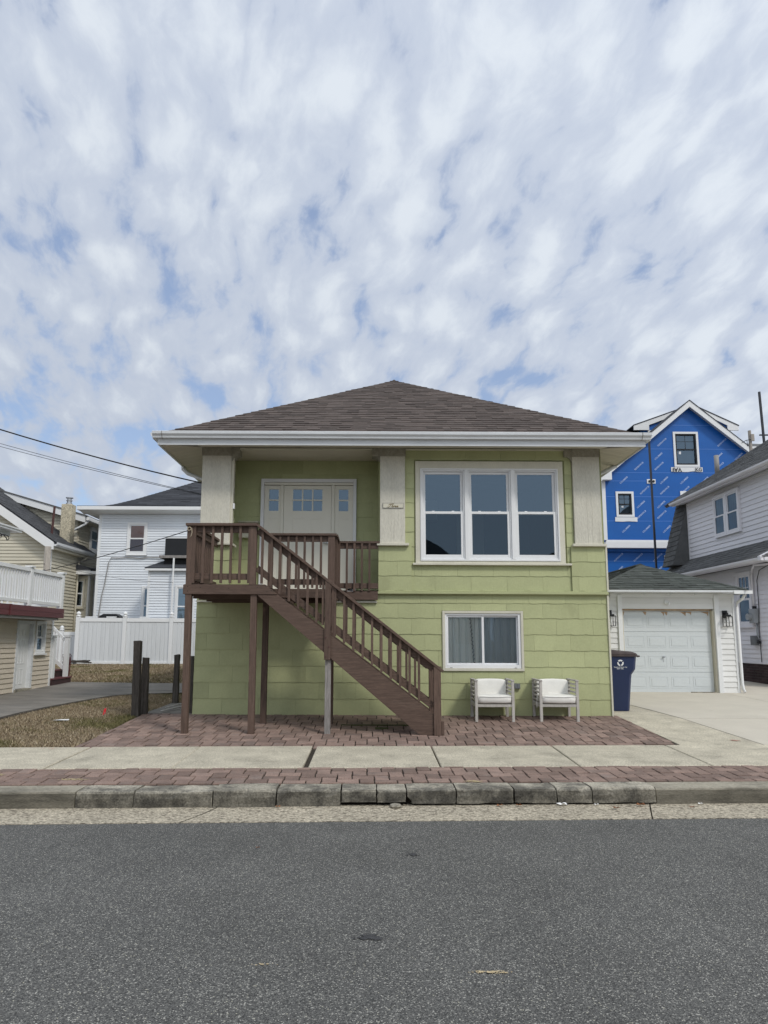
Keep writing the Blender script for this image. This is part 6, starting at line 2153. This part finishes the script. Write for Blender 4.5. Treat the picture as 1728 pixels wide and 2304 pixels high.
# ================================================================== PEACH GARAGE WITH ROOF DECK (left edge)
tg = thing('deck_garage', 'peach clapboard garage with maroon band and white railed roof deck', 'garage', (-7.5, 4, .42))
TW = Wall((-7.5, 1.0, 0), (0, 1, 0))           # faces right: a = Y - 1
TD = (3.375 - 1, 4.16 - 1, .36, 1.90); TN = (4.23 - 1, 4.705 - 1, 1.185, 1.90)
mb = wall_open(TW, 0, 4.08, .34, 2.0, -.2, -.002, [(TD[0] + .06, TD[1] - .06, .3, 1.84), (TN[0] + .05, TN[1] - .05, TN[2] + .05, TN[3] - .04)]); mb.box(-11, -7.7, 1.0, 5.08, .34, 2.0)
obj('wall', mb, 'clap', tg)
siding(TW, tg, 'clapboard', 0, 4.0, .41, 1.93, .102, 'clap', holes=[TD, TN], th=.024)
mb = MB(); TW.box(mb, 4.0, 4.085, .38, 1.95, -.2, .03); obj('corner_board', mb, 'white', tg)
mb = MB(); TW.frame(mb, TD[0], TD[1], .40, 1.90, .07, .08, .001, .07, -.12, .035); td = obj('door', mb, 'white_dirty', tg)
mb = MB(); TW.box(mb, TD[0] + .07, TD[1] - .08, .46, 1.83, -.09, -.05); obj('door_leaf', mb, 'white', td)
for a, b in ((2.53, 2.66), (2.76, 2.90)):
    for z0, z1 in ((.55, .88), (.98, 1.50), (1.58, 1.72)):
        mb = MB(); TW.frame(mb, a, b, z0, z1, .016, .016, .016, .016, -.0505, -.043); obj('panel', mb, 'white', td)
mb = MB(); TW.box(mb, TD[0] + .02, TD[1] - .02, .395, .455, -.12, .06); obj('threshold', mb, 'kerb', td)
window(TW, tg, *TN, trim=.055, sash=.035, proud=.04, back='dark', muntins={0: (3, 2)}, trim_mat='white')
mb = MB(); mb.box(-7.36, -7.13, 1.0, 4.52, 1.925, 1.975); mb.box(-7.5, -7.37, 1.0, 4.6, 1.94, 1.99); obj('gutter', mb, 'gutter_grey', tg)
for y0, y1, z0, z1 in ((1.0, 2.255, 1.98, 2.083), (1.0, 2.255, 2.087, 2.19), (2.31, 4.73, 1.98, 2.083), (2.31, 4.73, 2.087, 2.19)):
    mb = MB(); mb.box(-7.16, -7.10, y0, y1, z0, z1); obj('band_board', mb, 'maroon', tg)
mb = MB(); mb.box(-7.16, -7.085, 2.258, 2.308, 1.975, 2.195); obj('band_batten', mb, 'maroon', tg)
mb = MB(); mb.box(-11, -7.161, 4.66, 4.73, 1.98, 2.19); obj('band_board', mb, 'maroon', tg)
mb = MB(); mb.box(-11, -7.17, 1.0, 4.65, 2.0, 2.19); obj('deck', mb, 'wood_grey', tg)
rl = thing('deck_railing', 'white vinyl railing around the roof deck of the peach garage', 'railing', (-7.15, 3, 2.19))
for y in (3.08, 4.61):
    mb = MB(); mb.box(-7.21, -7.10, y - .055, y + .055, 2.192, 2.99); ps = obj('post', mb, 'white', rl, bevel=.004)
    mb = MB(); mb.box(-7.235, -7.075, y - .08, y + .08, 2.992, 3.025); obj('post_cap', mb, 'white', ps)
for y0, y1 in ((1.0, 3.024), (3.136, 4.554)):
    mb = MB(); mb.box(-7.20, -7.11, y0, y1, 2.90, 2.975); obj('rail', mb, 'white', rl, bevel=.004)
    mb = MB(); mb.box(-7.18, -7.13, y0, y1, 2.245, 2.315); obj('rail', mb, 'white', rl, bevel=.004)
BB = MB(); BB.box(-.016, .016, -.016, .016, 0, .585); MEB = BB.mesh('baluster', 'white')
y = 1.05
while y < 4.54:
    if abs(y - 3.08) > .07:
        inst('baluster', MEB, (-7.155, y, 2.315), rl)
    y += .105
mb = MB(); mb.box(-11, -7.21, 4.58, 4.64, 2.90, 2.975); mb.box(-11, -7.21, 4.59, 4.63, 2.245, 2.315); obj('rail', mb, 'white', rl)
for k in range(24):
    inst('baluster', MEB, (-7.32 - k * .13, 4.61, 2.315), rl)
# corner of a white eave poking in at the left edge
ev_ = thing('eave', 'white gutter corner poking in at the left edge above the railing', 'eave', (-7.6, 2.4, 3.6))
mb = MB(); mb.box(-8.2, -7.3, 1.0, 2.90, 3.69, 3.755); mb.box(-8.2, -7.28, 1.0, 2.91, 3.735, 3.765); obj('gutter', mb, 'white', ev_)
mb = MB(); mb.box(-8.2, -7.45, 1.0, 2.72, 3.60, 3.688); obj('soffit', mb, 'white_dirty', ev_)
mb = MB()
mb.tube([(-7.46, 1.9, 3.60), (-7.44, 2.1, 3.55), (-7.44, 2.2, 3.585), (-7.42, 2.4, 3.58), (-7.41, 2.5, 3.53), (-7.42, 2.55, 3.49), (-7.42, 2.62, 3.53), (-7.42, 2.6, 3.58), (-7.44, 2.45, 3.595)], .010, 5)
mb.tube([(-7.45, 2.0, 3.58), (-7.43, 2.25, 3.53), (-7.43, 2.35, 3.57), (-7.43, 2.32, 3.50)], .008, 5)
obj('wire_tangle', mb, 'black', ev_)

# steps with white railing behind the garage
es = thing('entry_steps', 'maroon entry steps with white railing behind the peach garage', 'steps', (-7.3, 5.6, .44))
for k, (x1, z1) in enumerate(((-7.43, .60), (-7.64, .775), (-7.86, .95))):
    mb = MB(); mb.box(-8.6, x1, 5.09, 6.15, .36 + (.20 if k else 0), z1 - .035); obj('riser', mb, 'maroon_dark', es)
    mb = MB(); mb.box(-8.6, x1 + .02, 5.085, 6.155, z1 - .034, z1); obj('tread', mb, 'maroon', es)
for y in (5.16, 5.92):
    mb = MB(); mb.box(-7.525, -7.435, y - .055, y + .055, .601, 1.56); ps = obj('post', mb, 'white', es)
    mb = MB(); mb.box(-7.54, -7.42, y - .072, y + .072, 1.561, 1.59); obj('post_cap', mb, 'white', ps)
    mb = MB(); mb.bar((-7.525, y, 1.48), (-8.10, y, 2.02), .05, .055); obj('rail', mb, 'white', es)
    mb = MB(); mb.bar((-7.525, y, .80), (-8.10, y, 1.30), .05, .085); obj('rail', mb, 'white', es)
    for k in range(4):
        x = -7.60 - k * .10
        mb = MB(); mb.box(x - .016, x + .016, y - .016, y + .016, .80 - (x + 7.525) * .87 + .03, 1.48 - (x + 7.525) * .94 - .02); obj('baluster', mb, 'white', es)
for k in range(3):
    rr = random.Random(k)
    pt = thing('dead_plant', ['red leaved dry plant behind the entry steps', 'thin bare dark twig plant behind the steps', 'low red dry plant beside the step post'][k], 'plant', (-7.70 - k * .02, 6.3, .5))
    mb = MB(); x = -7.58 - k * .075
    for j in range(7):
        mb.tube([(x, 6.35, .44), (x + rr.uniform(-.03, .03), 6.35 + rr.uniform(-.03, .03), .75 + rr.uniform(0, .1)), (x + rr.uniform(-.05, .05), 6.35 + rr.uniform(-.05, .05), .95 + rr.uniform(0, .2))], .006, 4)
    obj('stem', mb, 'black' if k == 1 else 'maroon', pt)
    mb = MB()
    for j in range(26):
        c = Vector((x + rr.uniform(-.04, .04), 6.35 + rr.uniform(-.04, .04), .80 + rr.uniform(0, .32)))
        a = Vector((rr.uniform(-1, 1), rr.uniform(-1, 1), rr.uniform(-1, 1))).normalized() * .022; b = Vector((rr.uniform(-1, 1), rr.uniform(-1, 1), rr.uniform(-1, 1))).normalized() * .012
        mb.face((c - a, c + b, c + a, c - b))
    o = obj('foliage', mb, 'black' if k == 1 else 'rust', pt); o['kind'] = 'stuff'

# ================================================================== VINYL FENCE
fe = thing('vinyl_fence', 'white vinyl privacy fence with capped posts along the brown grass', 'fence', (-8.5, 13.8, .62))
fx = [-10.44, -8.82, -7.19, -5.56, -3.93]
for i, x in enumerate(fx):
    y = 13.72 + (x + 10.44) * .07
    z = zg(x, y)
    mb = MB(); mb.box(x - .066, x + .066, y - .066, y + .066, z - .02, 2.28); p = obj('post', mb, 'white', fe, bevel=.006)
    mb = MB(); mb.lathe((x, y, 2.281), [(.085, 0), (.085, .03), (.05, .045), (.045, .06), (.075, .085), (.078, .11), (.06, .15), (.025, .175), (.005, .19)], 12); obj('post_cap', mb, 'white', p, smooth=True)
    if i < len(fx) - 1:
        x1 = fx[i + 1]; y1 = 13.72 + (x1 + 10.44) * .07
        f_ = Wall((x + .066, y, 0), (x1 - x, y1 - y, 0)); L_ = x1 - x - .132
        mb = MB(); f_.box(mb, 0, L_, 2.10, 2.235, -.03, .03); obj('rail', mb, 'white', fe, bevel=.004)
        mb = MB(); f_.box(mb, 0, L_, z - .0, z + .10, -.03, .03); obj('rail', mb, 'white', fe, bevel=.004)
        n = 10
        for k in range(n):
            a0, a1 = L_ * k / n, L_ * (k + 1) / n
            mb = MB(); f_.box(mb, a0 + .003, a1 - .003, z + .10, 2.10, -.012, .006)
            f_.box(mb, a0 + .02, a0 + .035, z + .10, 2.10, .006, .009); f_.box(mb, (a0 + a1) / 2 - .008, (a0 + a1) / 2 + .008, z + .10, 2.10, .006, .009)
            obj('board', mb, 'fence_board', fe)
f2 = thing('vinyl_fence', 'lower white vinyl fence section left of the tall fence', 'fence', (-11, 14.1, .62))
mb = MB(); mb.box(-11.25, -11.13, 14.1, 14.22, .6, 1.80); p = obj('post', mb, 'white', f2)
mb = MB(); mb.lathe((-11.19, 14.16, 1.80), [(.085, 0), (.085, .03), (.05, .045), (.075, .08), (.06, .13), (.005, .17)], 12); obj('post_cap', mb, 'white', p, smooth=True)
for x0, x1 in ((-12.6, -11.26), (-11.12, -10.52)):
    mb = MB(); mb.box(x0, x1, 14.13, 14.19, 1.62, 1.74); obj('rail', mb, 'white', f2)
    k = x0
    while k < x1 - .05:
        mb = MB(); mb.box(k + .003, min(k + .15, x1) - .003, 14.15, 14.17, .6, 1.62); obj('board', mb, 'fence_board', f2); k += .15
mb = MB()
for k in range(6):
    mb.bar((-10.75 + .05 * k, 13.45 + .03 * k, .68 + .03 * (k % 3)), (-10.05 + .06 * k, 13.5 - .04 * k, .68 + .035 * ((k + 1) % 3)), .09, .04)
tag(obj('lumber_pile', mb, 'stake'), 'small pile of dark old lumber at the foot of the white fence', 'lumber')
gq = thing('grill', 'black covered grill peeking over the white fence', 'grill', (-9.6, 14.6, .65))
mb = MB(); mb.box(-9.95, -9.25, 14.4, 14.8, .65, 2.15); obj('cabinet', mb, 'black', gq)
mb = MB(); mb.prism([(-10.0, 14.38, 2.15), (-9.20, 14.38, 2.15), (-9.22, 14.38, 2.30), (-9.36, 14.38, 2.40), (-9.82, 14.38, 2.40), (-9.98, 14.38, 2.30)], (0, .42, 0)); obj('hood', mb, 'black', gq)
for i, (x, lb) in enumerate(((-10.22, 'white outdoor chair top left of the grill above the fence'), (-9.45, 'white chair top in front of the black grill'), (-8.25, 'white chair top right of the middle fence post'))):
    cc = thing('outdoor_chair', lb, 'chair', (x, 14.25, .65), 'white chairs behind the fence')
    mb = MB(); mb.box(x - .18, x + .18, 14.20, 14.23, 2.255, 2.30); mb.box(x - .06, x + .06, 14.205, 14.225, 1.4, 2.255); obj('backrest', mb, 'white', cc)
    mb = MB(); mb.box(x - .2, x + .2, 14.1, 14.5, 1.36, 1.40); obj('seat', mb, 'white', cc)
    for sx in (-.18, .15):
        for yy in (14.12, 14.45):
            mb = MB(); mb.box(x + sx, x + sx + .03, yy, yy + .03, .64, 1.36); obj('leg', mb, 'white', cc)

# ================================================================== STAKES, FLAG, LITTER, WIRES
def stake(x, y, w, h, label, lean=0.0):
    r = random.Random(int(x * 100))
    mb = MB(); z = zg(x, y) - .05
    N = 7
    for k in range(N):
        t = k / (N - 1)
        ww = w / 2 * (1 - .12 * t) + r.uniform(-.004, .004)
        for sx, sy in ((-1, -1), (1, -1), (1, 1), (-1, 1)):
            mb.v.append((x + lean * t + sx * ww, y + sy * w / 2 * .9, z + h * t + (r.uniform(-.012, .012) if k == N - 1 else 0)))
    for k in range(N - 1):
        for j in range(4):
            j2 = (j + 1) % 4
            mb.f.append((k * 4 + j, k * 4 + j2, k * 4 + 4 + j2, k * 4 + 4 + j)); mb.t.append(1)
    mb.f.append(tuple((N - 1) * 4 + j for j in range(4))); mb.t.append(1)
    o = obj('wooden_post', mb, 'stake')
    tag(o, label, 'post', 'old wooden posts by the patio')


stake(-3.755, -.13, .118, 1.22, 'tallest dark old wooden post at the edge of the patio', -.025)
stake(-3.665, .0, .105, .945, 'shorter dark post leaning against the tallest post', -.012)
stake(-3.60, 1.6, .100, .93, 'single dark post standing back beside the drive')
stake(-2.955, .14, .06, .96, 'dark post pressed against the corner of the green house')

fr = thing('bent_stand', 'bent pale tubular stand lying on the pad left of the green house', 'stand', (-3.2, .4, .34))
mb = MB(); z = .37
mb.tube([(-3.42, .10, z), (-3.30, .62, z + .01), (-3.02, .72, z + .05), (-2.98, .30, z + .03)], .014, 6); obj('tube', mb, 'chairwood', fr, smooth=True)
mb = MB(); mb.tube([(-3.36, .14, z + .05), (-3.26, .55, z + .07), (-3.0, .60, z + .09)], .010, 6); obj('tube', mb, 'chairwood', fr, smooth=True)

fg = thing('marker_flag', 'small red marker flag stuck in the brown grass', 'flag', (-4.2, -.28, .31))
mb = MB(); mb.tube([(-4.20, -.28, .29), (-4.195, -.28, .46)], .003, 5); obj('wire', mb, 'gutter_grey', fg)
mb = MB(); mb.face([(-4.225, -.285, .34), (-4.195, -.275, .36), (-4.175, -.285, .455), (-4.205, -.29, .44)]); mb.face([(-4.195, -.275, .36), (-4.18, -.30, .35), (-4.165, -.30, .43), (-4.175, -.285, .455)]); obj('cloth', mb, 'red', fg)


def leafy(x, n, s, label, mat='leaf', grp='dry leaves in the gutter'):
    r = random.Random(int(x * 91))
    X, Y = street(x, n)
    mb = MB()
    z = .010 if n < -4.8 else zg(X, Y) + .01
    a0 = r.uniform(0, 6)
    N = 7
    c = (X, Y, z + s * .12)
    ring_ = []
    for k in range(N * 2):
        q = a0 + math.pi * k / N
        rr = s * (1.0 if k % 2 == 0 else .62) * (1.3 if k in (0, 7) else .8)
        ring_.append((X + rr * math.cos(q), Y + rr * .6 * math.sin(q), z + s * .45 * abs(math.sin(q * 1.5 + r.random()))))
    for k in range(N * 2):
        mb.face((c, ring_[k], ring_[(k + 1) % (N * 2)]))
    o = obj('leaf' if mat == 'leaf' else 'paper_scrap', mb, mat)
    tag(o, label, 'leaf' if mat == 'leaf' else 'litter', grp)


leafy(-.86, -4.855, .032, 'small brown leaf tucked under the cracked kerb left of centre')
leafy(1.20, -4.875, .042, 'brown leaf pair below the kerb joint right of centre')
leafy(1.38, -4.870, .035, 'orange brown curled leaf next to the leaf pair')
leafy(2.26, -5.02, .045, 'flat reddish leaf lying on the gutter strip')
leafy(2.53, -4.90, .058, 'larger rusty leaf against the smooth kerb length')
leafy(4.14, -4.87, .072, 'big tan leaf at the end of the smooth kerb')
leafy(4.62, -4.86, .055, 'brown leaf by the last kerb stone on the right')
leafy(2.98, -5.0, .032, 'dark clump of debris on the gutter strip', 'leaf')
leafy(1.80, -4.86, .050, 'white plastic scrap below the broken kerb', 'paper', 'white litter along the kerb')
leafy(2.12, -4.87, .030, 'smaller white scrap right of the plastic scrap', 'paper', 'white litter along the kerb')
leafy(3.12, -4.86, .030, 'thin white scrap under the smooth kerb', 'paper', 'white litter along the kerb')
leafy(-.84, -6.15, .022, 'single pale leaf on the asphalt')
mb = MB(); mb.lathe((.225, -4.86, .0), [(.04, 0), (.055, .015), (.05, .03), (.02, .038)], 9)
tag(obj('stone', mb, 'kerb'), 'loose grey stone lying in the hole under the kerb', 'stone')
mb = MB()
pts = [(-4.83, -.70), (-4.70, -.74), (-4.58, -.70), (-4.60, -.63), (-4.74, -.60)]
mb.face([(x, y, zg(x, y) + .012 + .008 * (i % 2)) for i, (x, y) in enumerate(pts)])
tag(obj('paper_scrap', mb, 'paper'), 'flat white sheet lying on the brown grass', 'litter')


def patch(name, cx, cy, rx, ry, mat, label, cat, seed, off=.004, n=26, holes=False, ang=0.0):
    r = random.Random(seed)
    mb = MB()
    for k in range(n):
        q = r.uniform(0, 6.283); d = r.uniform(0, 1) ** .7
        ux, uy = d * math.cos(q) * rx, d * math.sin(q) * ry
        x = cx + ux * math.cos(ang) - uy * math.sin(ang); y = cy + ux * math.sin(ang) + uy * math.cos(ang)
        s = r.uniform(.10, .35) * min(rx, ry) * 1.2 * (1.3 - d)
        z = (zg(x, y) if nrm(x, y) > -4.8 else .012 * min(1, max(0, (-nrm(x, y) - 5.37) / 4))) + off
        mb.face([(x + s * (1.4 if rx > ry else 1) * math.cos(t) * r.uniform(.7, 1.2), y + s * math.sin(t) * r.uniform(.7, 1.2), z + k * .00003) for t in [j * 6.283 / 7 for j in range(7)]])
    return tag(obj(name, mb, mat), label, cat)


patch('sand_patch', .56, -8.17, .11, .018, 'sand', 'thin smear of yellow sand on the asphalt', 'sand patch', 4, n=80)
patch('sand_patch', -.50, -8.10, .08, .016, 'sand', 'faint short streak of sand left of the sand smear', 'sand patch', 5, n=16)
patch('oil_stain', .0, -7.78, .10, .045, 'oil', 'dark oil stain in the middle of the asphalt', 'stain', 6, n=40)
patch('oil_stain', .30, -6.33, .05, .05, 'oil', 'small dark stain on the asphalt nearer the kerb', 'stain', 7, n=20)
patch('paint_mark', 4.86, -1.95, .07, .05, 'red_spray', 'faint red spray mark on the driveway slab', 'paint mark', 8, .008, n=30)
patch('paint_mark', -3.92, -2.80, .16, .018, 'orange_paint', 'faint orange spray line at the back of the sidewalk', 'paint mark', 9, .013, n=26)
patch('straw_clump', 1.02, -4.42, .12, .05, 'straw', 'tuft of dry straw on the brick strip in the middle', 'straw', 10, .007, n=40)
patch('straw_clump', -2.95, -4.44, .16, .05, 'straw', 'dry straw blown against the kerb at the left', 'straw', 11, .007, n=50)
patch('straw_clump', -3.80, -4.25, .12, .06, 'straw', 'dry straw on the brick strip at the far left', 'straw', 12, .007, n=40)


def wire(pts, r, label, sag=0.0):
    P = [Vector(p) for p in pts]
    out = []
    if len(P) == 2:
        N = 24
        for k in range(N + 1):
            t = k / N
            p = P[0].lerp(P[1], t); p.z -= sag * 4 * t * (1 - t); out.append(p)
    else:
        out = P
    mb = MB(); mb.tube(out, r, 6)
    tag(obj('wire', mb, 'wire'), label, 'wire')


wire([(-12.5, -2.0, 7.25), (-2.91, .12, 4.16)], .0115, 'thick twisted service wire reaching the eave of the green house', .33)
wire([(-16.0, 6.0, 8.55), (-2.92, 1.2, 4.13)], .0055, 'upper of the two thin wires crossing the dark roof', .20)
wire([(-16.0, 6.0, 8.40), (-2.92, 1.2, 4.12)], .0055, 'lower of the two thin wires crossing the dark roof', .20)
wire([(-9.30, 8.4, 3.42), (-2.92, 2.0, 3.86)], .009, 'black wire from the short grey pole to the green house', .06)
wire([(-9.30, 8.45, 3.62), (-12.0, 6.0, 3.35)], .008, 'thin wire running left from the short grey pole', .05)
wire([(-11.2, 14.9, 4.05), (-7.30, 14.3, 3.55)], .006, 'thin grey line strung from the cream bay to the white pipe', .10)


# ================================================================== HOUSES ACROSS THE STREET (behind the camera: they show in the window panes)
for i, (x, w, h, roofh, wm) in enumerate(((-9.5, 9.5, 5.0, 1.9, 'vinyl_cream'), (1.5, 9, 4.8, 2.2, 'vinyl_garage'), (12.5, 9.5, 5.2, 2.0, 'vinyl_white'))):
    y0 = -24.5 + .05 * x
    t = thing('house', 'house across the street mirrored dimly in the window panes', 'house', (x, y0 - 4, 0), 'houses across the street')
    mb = MB(); mb.box(x - w / 2, x + w / 2, y0 - 10, y0, -.1, h); obj('wall', mb, wm, t)
    mb = MB(); mb.prism([(x - w / 2 - .4, y0 + .4, h), (x + w / 2 + .4, y0 + .4, h), (x, y0 + .4, h + roofh)], (0, -10.8, 0)); obj('roof', mb, 'roof_slate', t)
    for k in range(3):
        for z in (1.2, 4.0):
            a = x - w / 2 + 1.4 + k * (w - 2.8) / 2
            mb = MB(); mb.box(a - .5, a + .5, y0 + .001, y0 + .05, z, z + 1.5); wd = obj('window', mb, 'white', t)
            mb = MB(); mb.box(a - .42, a + .42, y0 + .051, y0 + .056, z + .08, z + 1.42); obj('pane', mb, 'dark', wd)
